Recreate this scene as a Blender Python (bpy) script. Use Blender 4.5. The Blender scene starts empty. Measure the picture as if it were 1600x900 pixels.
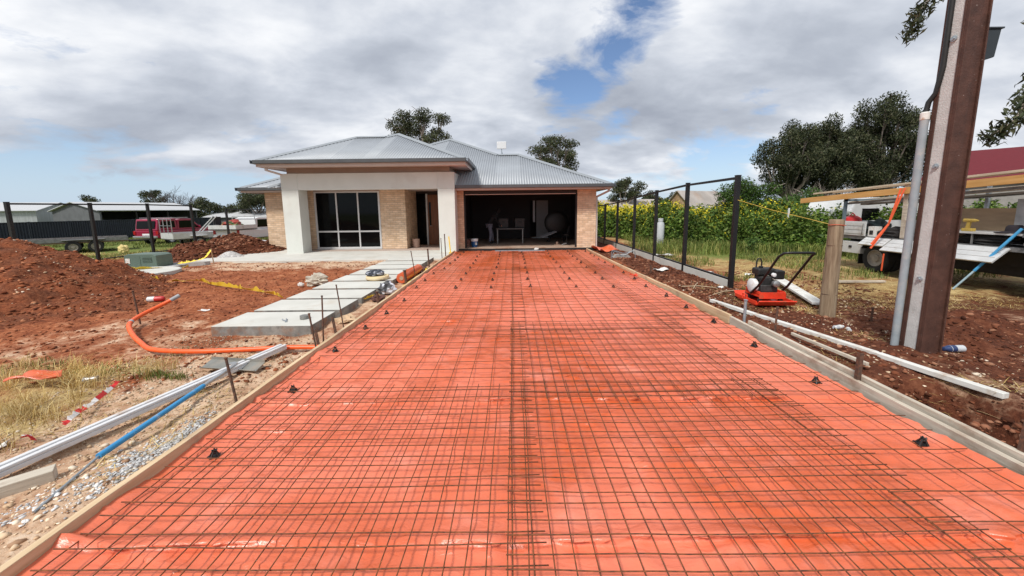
import bpy, bmesh, math, random
import numpy as np
from mathutils import Vector, Matrix, Euler

scene = bpy.context.scene
COL = scene.collection
PI = math.pi
rad = math.radians
random.seed(7)
RNG = np.random.default_rng(11)

# ------------------------------------------------------------------ camera
PITCH, YAW, ROLL = rad(7.9), rad(0.2), rad(0.65)
cam_data = bpy.data.cameras.new('camera')
cam = bpy.data.objects.new('camera', cam_data)
COL.objects.link(cam)
_c, _s = math.cos(YAW), math.sin(YAW)
_R0 = Vector((_c, _s, 0)); _F0 = Vector((-_s, _c, 0))
_F = _F0 * math.cos(PITCH) - Vector((0, 0, 1)) * math.sin(PITCH)
_U0 = _F0 * math.sin(PITCH) + Vector((0, 0, 1)) * math.cos(PITCH)
_R = _R0 * math.cos(ROLL) - _U0 * math.sin(ROLL)
_U = _U0 * math.cos(ROLL) + _R0 * math.sin(ROLL)
_m = Matrix((_R, _U, -_F)).transposed().to_4x4()
_m.translation = Vector((0, 0, 1.70))
cam.matrix_world = _m
cam_data.sensor_width = 36.0
cam_data.lens = 585.0 / 1600 * 36
cam_data.shift_y = -41.0 / 1600
cam_data.clip_start = 0.05
cam_data.clip_end = 6000
scene.camera = cam

# ------------------------------------------------------------------ sky and sun
SUN_EL, SUN_AZ = rad(52), rad(212)      # azimuth clockwise from +Y: behind the camera, to the left
world = bpy.data.worlds.new('World')
scene.world = world
world.use_nodes = True
wn = world.node_tree.nodes; wl = world.node_tree.links
wn.clear()
def wnode(t, **kw):
    n = wn.new(t)
    for k, v in kw.items(): setattr(n, k, v)
    return n
def wmath(op, a, b=None, c=None, clamp=False):
    n = wnode('ShaderNodeMath', operation=op, use_clamp=clamp)
    for i, v in enumerate((a, b, c)):
        if v is None: continue
        if isinstance(v, (int, float)): n.inputs[i].default_value = v
        else: wl.new(v, n.inputs[i])
    return n.outputs[0]
def wramp(fac, stops):
    n = wnode('ShaderNodeValToRGB')
    e = n.color_ramp.elements
    e[0].position, e[0].color = stops[0][0], (*stops[0][1], 1)
    e[1].position, e[1].color = stops[-1][0], (*stops[-1][1], 1)
    for p, c in stops[1:-1]:
        x = e.new(p); x.color = (*c, 1)
    wl.new(fac, n.inputs[0])
    return n.outputs[0]
sky = wnode('ShaderNodeTexSky', sky_type='NISHITA', sun_disc=False, sun_elevation=SUN_EL, sun_rotation=SUN_AZ,
            air_density=1.0, dust_density=0.3, ozone_density=1.2)
tc = wnode('ShaderNodeTexCoord')
sep = wnode('ShaderNodeSeparateXYZ'); wl.new(tc.outputs['Generated'], sep.inputs[0])
dz = wmath('MAXIMUM', sep.outputs[2], 0.0)
den = wmath('ADD', dz, 0.30)
comb = wnode('ShaderNodeCombineXYZ')
wl.new(wmath('DIVIDE', sep.outputs[0], den), comb.inputs[0])
wl.new(wmath('DIVIDE', sep.outputs[1], den), comb.inputs[1])
comb.inputs[2].default_value = 3.7
def wnoise(scale, detail, rough, off=(0, 0, 0), dist=0.0, stretch=(1, 1, 1)):
    mp = wnode('ShaderNodeMapping'); mp.inputs['Location'].default_value = off; mp.inputs['Scale'].default_value = stretch
    mp.inputs['Rotation'].default_value = (0, 0, rad(-28))
    wl.new(comb.outputs[0], mp.inputs[0])
    n = wnode('ShaderNodeTexNoise'); n.inputs['Scale'].default_value = scale; n.inputs['Detail'].default_value = detail
    n.inputs['Roughness'].default_value = rough; n.inputs['Distortion'].default_value = dist
    wl.new(mp.outputs[0], n.inputs['Vector'])
    return n.outputs['Fac']
big = wnoise(0.85, 4, 0.5, (1.3, 4.1, 0), 0.4, (1.0, 1.5, 1))
fine = wnoise(2.6, 9, 0.55, (7.3, 2.2, 1), 0.15, (1.0, 1.35, 1))
shade = wmath('ADD', wmath('MULTIPLY', big, 0.57), wmath('MULTIPLY', fine, 0.43))
cloud = wramp(shade, [(0.34, (0.36, 0.395, 0.47)), (0.43, (0.47, 0.51, 0.585)), (0.50, (0.60, 0.64, 0.715)), (0.56, (0.76, 0.79, 0.845)), (0.65, (0.97, 0.98, 1.0))])
# openings where the blue shows: a ragged break in the cloud, and the thin clear strip low down
def gap(cx, cy, cz, r, w):
    v = wnode('ShaderNodeVectorMath', operation='DISTANCE')
    wl.new(tc.outputs['Generated'], v.inputs[0]); v.inputs[1].default_value = (cx, cy, cz)
    return wmath('MULTIPLY', wmath('SUBTRACT', 1.0, wmath('DIVIDE', v.outputs['Value'], r), clamp=True), w)
GAPS = [((0.259, 0.876, 0.406), 0.121, 0.66), ((0.213, 0.91, 0.355), 0.149, 0.836), ((0.162, 0.943, 0.29), 0.14, 0.836), ((0.127, 0.965, 0.23), 0.093, 0.616), ((0.256, 0.943, 0.213), 0.093, 0.748), ((0.466, 0.878, 0.107), 0.149, 0.704), ((0.53, 0.841, 0.109), 0.093, 0.528), ((-0.27, 0.955, 0.125), 0.093, 0.44), ((-0.62, 0.783, 0.056), 0.186, 0.44), ((-0.78, 0.624, 0.038), 0.233, 0.528)]
acc = None
for (p, r, w) in GAPS:
    g_ = gap(*p, r, w)
    acc = g_ if acc is None else wmath('MAXIMUM', acc, g_)
low = wmath('MULTIPLY', wmath('SUBTRACT', 1.0, wmath('DIVIDE', dz, 0.13), clamp=True), 0.66)
acc = wmath('ADD', acc, low)
cov_n = wnoise(2.6, 9, 0.60, (2.2, 9.4, 2), 0.3, (1, 1.3, 1))
cov = wmath('SUBTRACT', wmath('ADD', wmath('MULTIPLY', cov_n, 2.2), 0.0), acc)
covr = wramp(cov, [(0.42, (0, 0, 0)), (0.80, (1, 1, 1))])
skys = wnode('ShaderNodeMixRGB', blend_type='MULTIPLY'); skys.inputs[0].default_value = 1
wl.new(sky.outputs[0], skys.inputs[1]); skys.inputs[2].default_value = (0.105, 0.110, 0.122, 1)
hz = wmath('MULTIPLY', wmath('SUBTRACT', 1.0, wmath('DIVIDE', dz, 0.20), clamp=True), 0.85)
hzm = wnode('ShaderNodeMixRGB'); wl.new(hz, hzm.inputs[0]); wl.new(skys.outputs[0], hzm.inputs[1]); hzm.inputs[2].default_value = (0.50, 0.64, 0.82, 1); skys = hzm
mixc = wnode('ShaderNodeMixRGB'); wl.new(covr, mixc.inputs[0]); wl.new(skys.outputs[0], mixc.inputs[1]); wl.new(cloud, mixc.inputs[2])
bg = wnode('ShaderNodeBackground'); wl.new(mixc.outputs[0], bg.inputs[0]); bg.inputs[1].default_value = 0.86
wo = wnode('ShaderNodeOutputWorld'); wl.new(bg.outputs[0], wo.inputs[0])

sd = bpy.data.lights.new('sun', 'SUN'); sd.energy = 3.2; sd.angle = rad(10); sd.color = (1.0, 0.955, 0.89)
sun = bpy.data.objects.new('sun', sd); COL.objects.link(sun)
sdir = Vector((math.sin(SUN_AZ) * math.cos(SUN_EL), math.cos(SUN_AZ) * math.cos(SUN_EL), math.sin(SUN_EL)))
sun.rotation_euler = sdir.to_track_quat('Z', 'Y').to_euler()
sun.location = (-10, -10, 30)
scene.view_settings.view_transform = 'Standard'
scene.view_settings.look = 'None'
scene.view_settings.gamma = 1.0
scene.view_settings.use_curve_mapping = False
scene.view_settings.exposure = 0.30
scene.render.film_transparent = False

# ------------------------------------------------------------------ helpers: tagging
def tag(o, label=None, cat=None, group=None, kind=None):
    if label: o['label'] = label
    if cat: o['category'] = cat
    if group: o['group'] = group
    if kind: o['kind'] = kind
    return o
def thing(name, label, cat, loc=(0, 0, 0), rz=0.0, group=None, rot=None):
    o = bpy.data.objects.new(name, None); COL.objects.link(o)
    o.empty_display_size = 0.1
    o.location = loc; o.rotation_euler = rot if rot else (0, 0, rz)
    return tag(o, label, cat, group)
def copy_tree(o, parent=None):
    c = o.copy(); COL.objects.link(c); c.parent = parent
    for ch in list(o.children): copy_tree(ch, c)
    return c

# ------------------------------------------------------------------ helpers: materials
MATS = {}
def mat(name, col, rough=0.7, metal=0.0, var=0.12, scale=6.0, bump=0.0, bscale=40.0, col2=None, spec=0.5, stretch=(1, 1, 1),
        lo=0.35, hi=0.65, coat=0.0, alpha=1.0, trans=0.0, bdist=0.01, dirt=None, dscale=2.0, dlo=0.5, dhi=0.7, translucent=0.0, rvar=0.0):
    if name in MATS: return MATS[name]
    m = bpy.data.materials.new(name); m.use_nodes = True
    nt = m.node_tree; b = nt.nodes['Principled BSDF']
    b.inputs['Roughness'].default_value = rough; b.inputs['Metallic'].default_value = metal
    b.inputs['Specular IOR Level'].default_value = spec
    if coat: b.inputs['Coat Weight'].default_value = coat
    if trans: b.inputs['Transmission Weight'].default_value = trans
    tcn = nt.nodes.new('ShaderNodeTexCoord')
    mp = nt.nodes.new('ShaderNodeMapping'); mp.inputs['Scale'].default_value = stretch
    nt.links.new(tcn.outputs['Object'], mp.inputs[0])
    n = nt.nodes.new('ShaderNodeTexNoise'); n.inputs['Scale'].default_value = scale; n.inputs['Detail'].default_value = 6
    n.inputs['Roughness'].default_value = 0.6
    nt.links.new(mp.outputs[0], n.inputs['Vector'])
    r = nt.nodes.new('ShaderNodeValToRGB')
    c2 = col2 if col2 else tuple(min(1, c * (1 + var)) for c in col)
    c1 = col if col2 else tuple(c * (1 - var) for c in col)
    r.color_ramp.elements[0].position = lo; r.color_ramp.elements[0].color = (*c1, 1)
    r.color_ramp.elements[1].position = hi; r.color_ramp.elements[1].color = (*c2, 1)
    nt.links.new(n.outputs['Fac'], r.inputs[0])
    out = r.outputs[0]
    if dirt:
        n3 = nt.nodes.new('ShaderNodeTexNoise'); n3.inputs['Scale'].default_value = dscale; n3.inputs['Detail'].default_value = 8
        n3.inputs['Roughness'].default_value = 0.65
        nt.links.new(tcn.outputs['Object'], n3.inputs['Vector'])
        r3 = nt.nodes.new('ShaderNodeValToRGB'); r3.color_ramp.elements[0].position = dlo; r3.color_ramp.elements[1].position = dhi
        nt.links.new(n3.outputs['Fac'], r3.inputs[0])
        mx = nt.nodes.new('ShaderNodeMixRGB'); nt.links.new(r3.outputs[0], mx.inputs[0]); nt.links.new(out, mx.inputs[1]); mx.inputs[2].default_value = (*dirt, 1)
        out = mx.outputs[0]
    nt.links.new(out, b.inputs['Base Color'])
    if rvar:
        mr = nt.nodes.new('ShaderNodeMapRange'); mr.inputs['To Min'].default_value = rough - rvar; mr.inputs['To Max'].default_value = rough + rvar
        nt.links.new(n.outputs['Fac'], mr.inputs[0]); nt.links.new(mr.outputs[0], b.inputs['Roughness'])
    if bump:
        n2 = nt.nodes.new('ShaderNodeTexNoise'); n2.inputs['Scale'].default_value = bscale; n2.inputs['Detail'].default_value = 5
        nt.links.new(mp.outputs[0], n2.inputs['Vector'])
        bp = nt.nodes.new('ShaderNodeBump'); bp.inputs['Strength'].default_value = bump; bp.inputs['Distance'].default_value = bdist
        nt.links.new(n2.outputs['Fac'], bp.inputs['Height']); nt.links.new(bp.outputs[0], b.inputs['Normal'])
    if translucent:
        tr = nt.nodes.new('ShaderNodeBsdfTranslucent'); nt.links.new(out, tr.inputs[0])
        ms = nt.nodes.new('ShaderNodeMixShader'); ms.inputs[0].default_value = translucent
        nt.links.new(b.outputs[0], ms.inputs[1]); nt.links.new(tr.outputs[0], ms.inputs[2])
        nt.links.new(ms.outputs[0], nt.nodes['Material Output'].inputs[0])
    MATS[name] = m
    return m

# ------------------------------------------------------------------ helpers: meshes
class MB:
    """collects shapes, then becomes one mesh object"""
    def __init__(s): s.v = []; s.f = []; s.mi = []
    def add(s, vs, fs, mi=0):
        b = len(s.v); s.v += [tuple(v) for v in vs]; s.f += [tuple(b + i for i in f) for f in fs]; s.mi += [mi] * len(fs); return s
    def box(s, x0, x1, y0, y1, z0, z1, M=None, mi=0):
        vs = [Vector(p) for p in ((x0,y0,z0),(x1,y0,z0),(x1,y1,z0),(x0,y1,z0),(x0,y0,z1),(x1,y0,z1),(x1,y1,z1),(x0,y1,z1))]
        if M is not None: vs = [M @ v for v in vs]
        return s.add(vs, [(0,3,2,1),(4,5,6,7),(0,1,5,4),(1,2,6,5),(2,3,7,6),(3,0,4,7)], mi)
    def beam(s, a, b, w, h, up=(0, 0, 1), mi=0):
        """a rectangular bar from a to b, w across, h along up"""
        a, b = Vector(a), Vector(b); d = (b - a).normalized(); u = Vector(up)
        r = d.cross(u)
        if r.length < 1e-4: r = d.cross(Vector((0, 1, 0)))
        r.normalize(); u = r.cross(d)
        vs = []
        for q in (a, b):
            for (i, j) in ((-1,-1),(1,-1),(1,1),(-1,1)): vs.append(q + r * (i * w / 2) + u * (j * h / 2))
        return s.add(vs, [(0,1,2,3),(7,6,5,4),(0,4,5,1),(1,5,6,2),(2,6,7,3),(3,7,4,0)], mi)
    def tube(s, pts, r, n=8, caps=True, mi=0):
        pts = [Vector(p) for p in pts]; rs = r if isinstance(r, (list, tuple)) else [r] * len(pts)
        base = len(s.v); prev = None
        for i, p in enumerate(pts):
            d = (pts[min(i+1, len(pts)-1)] - pts[max(i-1, 0)])
            d = d.normalized() if d.length > 1e-9 else Vector((0,0,1))
            if prev is None:
                ref = Vector((0,0,1)) if abs(d.z) < 0.9 else Vector((0,1,0))
                x = d.cross(ref).normalized()
            else:
                x = (prev - d * prev.dot(d))
                x = x.normalized() if x.length > 1e-6 else d.orthogonal().normalized()
            y = d.cross(x); prev = x
            for k in range(n):
                a = 2 * PI * k / n
                s.v.append(tuple(p + (x * math.cos(a) + y * math.sin(a)) * rs[i]))
        for i in range(len(pts) - 1):
            for k in range(n):
                a = base + i*n + k; b = base + i*n + (k+1) % n
                s.f.append((a, b, b + n, a + n)); s.mi.append(mi)
        if caps:
            s.f.append(tuple(base + k for k in range(n))[::-1]); s.mi.append(mi)
            e = base + (len(pts)-1)*n
            s.f.append(tuple(e + k for k in range(n))); s.mi.append(mi)
        return s
    def lathe(s, prof, c=(0,0,0), n=16, M=None, mi=0, caps=True):
        """profile [(r,z)] turned about z"""
        base = len(s.v)
        for (r, z) in prof:
            for k in range(n):
                a = 2*PI*k/n; p = Vector((r*math.cos(a), r*math.sin(a), z))
                if M is not None: p = M @ p
                s.v.append(tuple(p + Vector(c)))
        for i in range(len(prof)-1):
            for k in range(n):
                a = base+i*n+k; b = base+i*n+(k+1)%n
                s.f.append((a,b,b+n,a+n)); s.mi.append(mi)
        if not caps: return s
        s.f.append(tuple(base+k for k in range(n))[::-1]); s.mi.append(mi)
        e = base+(len(prof)-1)*n; s.f.append(tuple(e+k for k in range(n))); s.mi.append(mi)
        return s
    def prism(s, poly, a, b, axis='y', mi=0, M=None):
        """poly of 2-D points extruded from a to b along an axis; poly runs (x,z) for y, (y,z) for x, (x,y) for z"""
        n = len(poly)
        def P(p, t):
            v = Vector((p[0], t, p[1]) if axis == 'y' else ((t, p[0], p[1]) if axis == 'x' else (p[0], p[1], t)))
            return M @ v if M is not None else v
        vs = [P(p, a) for p in poly] + [P(p, b) for p in poly]
        fs = [tuple(range(n)), tuple(range(2*n-1, n-1, -1))] + [(i, n+i, n+(i+1)%n, (i+1)%n) for i in range(n)]
        return s.add(vs, fs, mi)
    def build(s, name, material, parent=None, bev=0.0, smooth=False, loc=None, rot=None, seg=2):
        me = bpy.data.meshes.new(name); me.from_pydata(s.v, [], s.f); me.update()
        mats = material if isinstance(material, (list, tuple)) else [material]
        for m in mats: me.materials.append(m)
        if len(mats) > 1: me.polygons.foreach_set('material_index', s.mi)
        bm = bmesh.new(); bm.from_mesh(me); bmesh.ops.recalc_face_normals(bm, faces=bm.faces); bm.to_mesh(me); bm.free()
        if smooth:
            me.polygons.foreach_set('use_smooth', [True] * len(me.polygons))
            me.set_sharp_from_angle(angle=rad(40))
        o = bpy.data.objects.new(name, me); COL.objects.link(o)
        if parent: o.parent = parent
        if loc: o.location = loc
        if rot: o.rotation_euler = rot
        if bev:
            md = o.modifiers.new('bevel', 'BEVEL'); md.width = bev; md.segments = seg; md.limit_method = 'ANGLE'; md.angle_limit = rad(35)
        return o
def np_mesh(name, V, F, material, parent=None, smooth=False):
    """fast mesh from numpy arrays; F is (n,k)"""
    V = np.asarray(V, np.float32); F = np.asarray(F, np.int32); k = F.shape[1]
    me = bpy.data.meshes.new(name)
    me.vertices.add(len(V)); me.vertices.foreach_set('co', V.ravel())
    me.loops.add(F.size); me.loops.foreach_set('vertex_index', F.ravel())
    me.polygons.add(len(F)); me.polygons.foreach_set('loop_start', np.arange(0, F.size, k, dtype=np.int32))
    try: me.polygons.foreach_set('loop_total', np.full(len(F), k, np.int32))
    except Exception: pass
    if smooth: me.polygons.foreach_set('use_smooth', np.ones(len(F), bool))
    me.update(calc_edges=True); me.validate()
    for m in (material if isinstance(material, (list, tuple)) else [material]): me.materials.append(m)
    o = bpy.data.objects.new(name, me); COL.objects.link(o)
    if parent: o.parent = parent
    return o
def _hash(ix, iy, seed):
    h = (ix.astype(np.int64) * 374761393 + iy.astype(np.int64) * 668265263 + seed * 974711) & 0x7fffffff
    h = ((h ^ (h >> 13)) * 1274126177) & 0x7fffffff
    return ((h ^ (h >> 16)) & 0xffff) / 65535.0
def vnoise(x, y, seed=0):
    ix = np.floor(x); iy = np.floor(y); fx = x - ix; fy = y - iy
    fx = fx*fx*(3-2*fx); fy = fy*fy*(3-2*fy)
    a = _hash(ix, iy, seed); b = _hash(ix+1, iy, seed); c = _hash(ix, iy+1, seed); d = _hash(ix+1, iy+1, seed)
    return (a*(1-fx)+b*fx)*(1-fy) + (c*(1-fx)+d*fx)*fy - 0.5
def fbm(x, y, seed=0, oct=4, lac=2.1, gain=0.5):
    r = np.zeros_like(x, dtype=float); amp = 1.0
    for o in range(oct):
        r += amp * vnoise(x, y, seed + o*17); x = x*lac + 3.1; y = y*lac + 1.7; amp *= gain
    return r
def sst(a, b, x):
    t = np.clip((x-a)/(b-a), 0, 1); return t*t*(3-2*t)
# ------------------------------------------------------------------ common materials
RUST = mat('rusty_bar', (0.060, 0.027, 0.015), 0.75, 0.1, col2=(0.26, 0.088, 0.028), scale=22, bump=0.3, bscale=200)
RUST2 = mat('dark_rusty_steel', (0.05, 0.035, 0.028), 0.8, 0.2, col2=(0.16, 0.075, 0.045), scale=30, bump=0.3, bscale=160)
PINE = mat('form_timber', (0.50, 0.35, 0.20), 0.75, col2=(0.66, 0.50, 0.32), scale=3, stretch=(9, 0.5, 9), bump=0.25, bscale=12, dirt=(0.36, 0.25, 0.17), dscale=3, dlo=0.55, dhi=0.75)
OLDWOOD = mat('grey_timber', (0.42, 0.37, 0.30), 0.85, col2=(0.60, 0.54, 0.45), scale=3, stretch=(9, 0.5, 9), bump=0.3, bscale=14, dirt=(0.30, 0.20, 0.14), dscale=4, dlo=0.5, dhi=0.75)
CONC = mat('pale_concrete', (0.50, 0.495, 0.455), 0.85, col2=(0.58, 0.575, 0.535), scale=1.6, bump=0.15, bscale=90, dirt=(0.42, 0.36, 0.29), dscale=1.3, dlo=0.56, dhi=0.8)
CONC_G = mat('grey_concrete', (0.36, 0.365, 0.36), 0.9, col2=(0.46, 0.465, 0.46), scale=2.5, bump=0.2, bscale=70, dirt=(0.33, 0.2, 0.13), dscale=2.5, dlo=0.6, dhi=0.8)
BLACK = mat('black_paint', (0.008, 0.0085, 0.010), 0.45, var=0.25, scale=8)
BLACKPL = mat('black_plastic', (0.012, 0.012, 0.012), 0.5, var=0.3, scale=20)
WHITEPL = mat('white_plastic', (0.70, 0.71, 0.72), 0.5, var=0.06, scale=8, dirt=(0.45, 0.3, 0.2), dscale=9, dlo=0.6, dhi=0.75)
ALU = mat('dull_aluminium', (0.52, 0.53, 0.54), 0.42, 0.85, var=0.1, scale=8, dirt=(0.36, 0.33, 0.3), dscale=5, dlo=0.5, dhi=0.8)
GALV = mat('galvanised_steel', (0.38, 0.42, 0.45), 0.5, 0.75, var=0.18, scale=18)
TYRE = mat('tyre_rubber', (0.014, 0.014, 0.014), 0.85, var=0.3, scale=14)
GLASSD = mat('dark_glass', (0.004, 0.0045, 0.005), 0.05, var=0.1, spec=0.14)
YTAPE = mat('yellow_tape', (0.85, 0.60, 0.02), 0.5, col2=(0.80, 0.62, 0.10), scale=14)
ORANGEP = mat('orange_conduit', (0.83, 0.115, 0.02), 0.42, var=0.10, scale=10)
PAPER = mat('white_scrap', (0.66, 0.65, 0.62), 0.7, var=0.08, scale=18, dirt=(0.42, 0.28, 0.2), dscale=14, dlo=0.55, dhi=0.7)

# ------------------------------------------------------------------ ground
def gz_base(X, Y):
    z = -0.42 * sst(15.0, 21.0, -X)
    z = z - 0.02
    rough = 0.055 * fbm(X*0.9, Y*0.9, 3, 3) + 0.045 * fbm(X*4.2, Y*4.2, 5, 4)
    amp = 1.0 - 0.5*sst(9, 30, np.hypot(X, Y))
    left = sst(2.40, 2.75, -X); right = sst(3.22, 3.55, X)
    z = z + rough * amp * np.maximum(left, right)
    # the soil beside the right form stands a little proud, then a hole by the near corner
    z = z + 0.055 * right * (1 - sst(4.2, 4.9, X)) * (1 - sst(14, 17, Y))
    tr = np.exp(-(((X-3.76-0.10*vnoise(Y*2.5, X*2.5, 7))/0.34)**6)) * np.exp(-(((Y-2.75-0.1*vnoise(X*3, Y*3, 8))/0.62)**6))
    z = z - 0.42 * tr
    z = z + 0.06*np.exp(-((X-4.5)/0.4)**2 - ((Y-4.0)/0.4)**2) + 0.05*np.exp(-((X-4.8)/0.3)**2 - ((Y-5.55)/0.3)**2)
    tr2 = np.exp(-(((X-5.35)/0.38)**2) - (((Y-5.35)/0.28)**2))
    z = z - 0.13 * tr2
    flat = (1-sst(2.42, 2.6, -X)) * (1-sst(3.2, 3.32, X)) * (1-sst(15.9, 16.2, Y))
    z = z*(1-flat) + (-0.05)*flat
    house = sst(-12.2, -11.8, X) * (1-sst(3.9, 4.2, X)) * sst(13.2, 14.2, Y) * (1-sst(30, 31, Y))
    return z*(1-house) + (-0.05)*house
def gz(x, y): return float(gz_base(np.array([float(x)]), np.array([float(y)]))[0])
def axis(lo, hi, a, b, step, grow, cap):
    mid = list(np.arange(a, b, step)); out = []; s = step; x = b
    while x < hi: out.append(x); s = min(s*grow, cap); x += s
    pre = []; s = step; x = a - step
    while x > lo: pre.append(x); s = min(s*grow, cap); x -= s
    return np.array([lo] + pre[::-1] + mid + out + [hi])
gxs = axis(-2500, 2500, -7.5, 7.0, 0.065, 1.07, 220)
gys = axis(-300, 3500, 0.6, 8.5, 0.065, 1.045, 220)
GX, GY = np.meshgrid(gxs, gys)
GZ = gz_base(GX, GY)
nx, ny = len(gxs), len(gys)
idx = np.arange(nx*ny).reshape(ny, nx)
GF = np.stack([idx[:-1,:-1], idx[:-1,1:], idx[1:,1:], idx[1:,:-1]], -1).reshape(-1, 4)

def ground_material():
    m = bpy.data.materials.new('bare_earth'); m.use_nodes = True
    nt = m.node_tree; N = nt.nodes; L = nt.links; b = N['Principled BSDF']
    b.inputs['Roughness'].default_value = 0.95; b.inputs['Specular IOR Level'].default_value = 0.2
    tcn = N.new('ShaderNodeTexCoord')
    def noise(scale, detail=8, rough=0.6, w=0):
        mp = N.new('ShaderNodeMapping'); mp.inputs['Location'].default_value = (w*3.3, w*1.7, w)
        L.new(tcn.outputs['Object'], mp.inputs[0])
        n = N.new('ShaderNodeTexNoise'); n.inputs['Scale'].default_value = scale; n.inputs['Detail'].default_value = detail; n.inputs['Roughness'].default_value = rough
        L.new(mp.outputs[0], n.inputs['Vector']); return n.outputs['Fac']
    def ramp(f, stops):
        r = N.new('ShaderNodeValToRGB'); e = r.color_ramp.elements
        e[0].position, e[0].color = stops[0][0], (*stops[0][1], 1); e[1].position, e[1].color = stops[-1][0], (*stops[-1][1], 1)
        for p, c in stops[1:-1]: q = e.new(p); q.color = (*c, 1)
        L.new(f, r.inputs[0]); return r.outputs[0]
    n_mid = noise(2.6, 10, 0.68, 1); n_fine = noise(19, 8, 0.7, 2); n_big = noise(0.5, 6, 0.6, 3)
    mixn = N.new('ShaderNodeMath'); mixn.operation = 'MULTIPLY_ADD'; L.new(n_fine, mixn.inputs[0]); mixn.inputs[1].default_value = 0.55
    h = N.new('ShaderNodeMath'); h.operation = 'MULTIPLY'; L.new(n_mid, h.inputs[0]); h.inputs[1].default_value = 0.45
    L.new(h.outputs[0], mixn.inputs[2]); f = mixn.outputs[0]
    red = ramp(f, [(0.34, (0.085, 0.022, 0.010)), (0.46, (0.22, 0.064, 0.026)), (0.55, (0.35, 0.118, 0.050)), (0.66, (0.50, 0.25, 0.135))])
    tan = ramp(f, [(0.33, (0.25, 0.115, 0.062)), (0.44, (0.42, 0.25, 0.155)), (0.54, (0.55, 0.38, 0.255)), (0.67, (0.70, 0.57, 0.44))])
    straw = ramp(f, [(0.33, (0.16, 0.09, 0.035)), (0.46, (0.34, 0.235, 0.10)), (0.66, (0.58, 0.45, 0.22))])
    green = ramp(f, [(0.33, (0.045, 0.07, 0.014)), (0.48, (0.115, 0.155, 0.032)), (0.66, (0.27, 0.27, 0.085))])
    dark = ramp(f, [(0.33, (0.034, 0.011, 0.006)), (0.50, (0.095, 0.029, 0.014)), (0.68, (0.21, 0.082, 0.042))])
    at = N.new('ShaderNodeVertexColor'); at.layer_name = 'zone'
    sp = N.new('ShaderNodeSeparateColor'); L.new(at.outputs[0], sp.inputs[0])
    jit = N.new('ShaderNodeMath'); jit.operation = 'MULTIPLY_ADD'; L.new(n_mid, jit.inputs[0]); jit.inputs[1].default_value = 1.7; jit.inputs[2].default_value = -0.85
    def mixin(cur, colr, w):
        a = N.new('ShaderNodeMath'); a.operation = 'ADD'; L.new(w, a.inputs[0]); L.new(jit.outputs[0], a.inputs[1])
        mr = N.new('ShaderNodeMapRange'); mr.interpolation_type = 'SMOOTHSTEP'; mr.inputs['From Min'].default_value = 0.25; mr.inputs['From Max'].default_value = 0.75
        L.new(a.outputs[0], mr.inputs[0])
        g2 = N.new('ShaderNodeMath'); g2.operation = 'GREATER_THAN'; L.new(w, g2.inputs[0]); g2.inputs[1].default_value = 0.02
        g3 = N.new('ShaderNodeMath'); g3.operation = 'MULTIPLY'; L.new(mr.outputs[0], g3.inputs[0]); L.new(g2.outputs[0], g3.inputs[1])
        mx = N.new('ShaderNodeMixRGB'); L.new(g3.outputs[0], mx.inputs[0]); L.new(cur, mx.inputs[1]); L.new(colr, mx.inputs[2]); return mx.outputs[0]
    c = mixin(red, dark, at.outputs['Alpha'])
    c = mixin(c, tan, sp.outputs[0]); c = mixin(c, straw, sp.outputs[2]); c = mixin(c, green, sp.outputs[1])
    L.new(c, b.inputs['Base Color'])
    bp = N.new('ShaderNodeBump'); bp.inputs['Strength'].default_value = 0.9; bp.inputs['Distance'].default_value = 0.035
    L.new(f, bp.inputs['Height']); L.new(bp.outputs[0], b.inputs['Normal'])
    return m
EARTH = ground_material()
def set_zone(o, tan, green, straw, dark):
    me = o.data
    ca = me.color_attributes.new('zone', 'FLOAT_COLOR', 'POINT')
    a = np.stack([tan, green, straw, dark], -1).astype(np.float32)
    ca.data.foreach_set('color', a.ravel())
ground = np_mesh('ground', np.stack([GX, GY, GZ], -1).reshape(-1, 3), GF, EARTH, smooth=True)
tag(ground, kind='structure')
x, y = GX.ravel(), GY.ravel()
dist = np.hypot(x, y)
inl = sst(2.3, 2.5, -x)
strip = inl * (1 - sst(3.3, 4.6, -x)) * (1 - sst(4.2, 6.0, y))
strip2 = inl * (1 - sst(3.0, 3.6, -x)) * (1 - sst(12, 14.5, y)) * 0.62
front = sst(10.2, 12.0, y) * (1 - sst(13.5, 15.5, y)) * sst(2.4, 2.7, -x) * (1 - sst(9.5, 11.5, -x)) * 0.66
near_l = inl * 0.55 * (1 - sst(2.0, 3.2, y))
mid_l = 0.40 * inl * (1 - sst(6.0, 8.0, -x)) * (1 - sst(5.5, 7.0, y))
rgt = sst(3.2, 3.6, x)
tan_w = np.maximum.reduce([strip, strip2, front, near_l, mid_l, 0.20*rgt*sst(4.6, 5.2, x)*(1-sst(7.5, 9, y)), 0.40*rgt*sst(3.9,4.2,x)*(1-sst(4.7,5.3,x))*(1-sst(3.4,4.2,y))])
straw_l = sst(3.5, 4.2, -x) * (1 - sst(3.9, 4.6, y)) * sst(1.6, 2.4, y) * 0.62
straw_fl = sst(14.9, 15.6, -x) * (1 - sst(22, 27, np.hypot(x+10, y))) * 0.85
straw_r = sst(4.9, 6.0, x) * sst(5.9, 7.6, y) * 0.66
straw_r2 = sst(4.9, 5.6, x) * (1-sst(5.4,6.0,x)) * np.exp(-((y-5.0)/0.4)**2) * 0.6
straw_w = np.maximum.reduce([straw_l, straw_fl, straw_r, straw_r2])
green_fl = sst(16.5, 21, -x) * (0.5 + 0.45*sst(14, 20, y))
green_r = sst(5.5, 7.5, x) * sst(10, 14, y) * 0.85
far = sst(32, 60, dist) * 0.95
green_w = np.maximum.reduce([green_fl, green_r, far])
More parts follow.
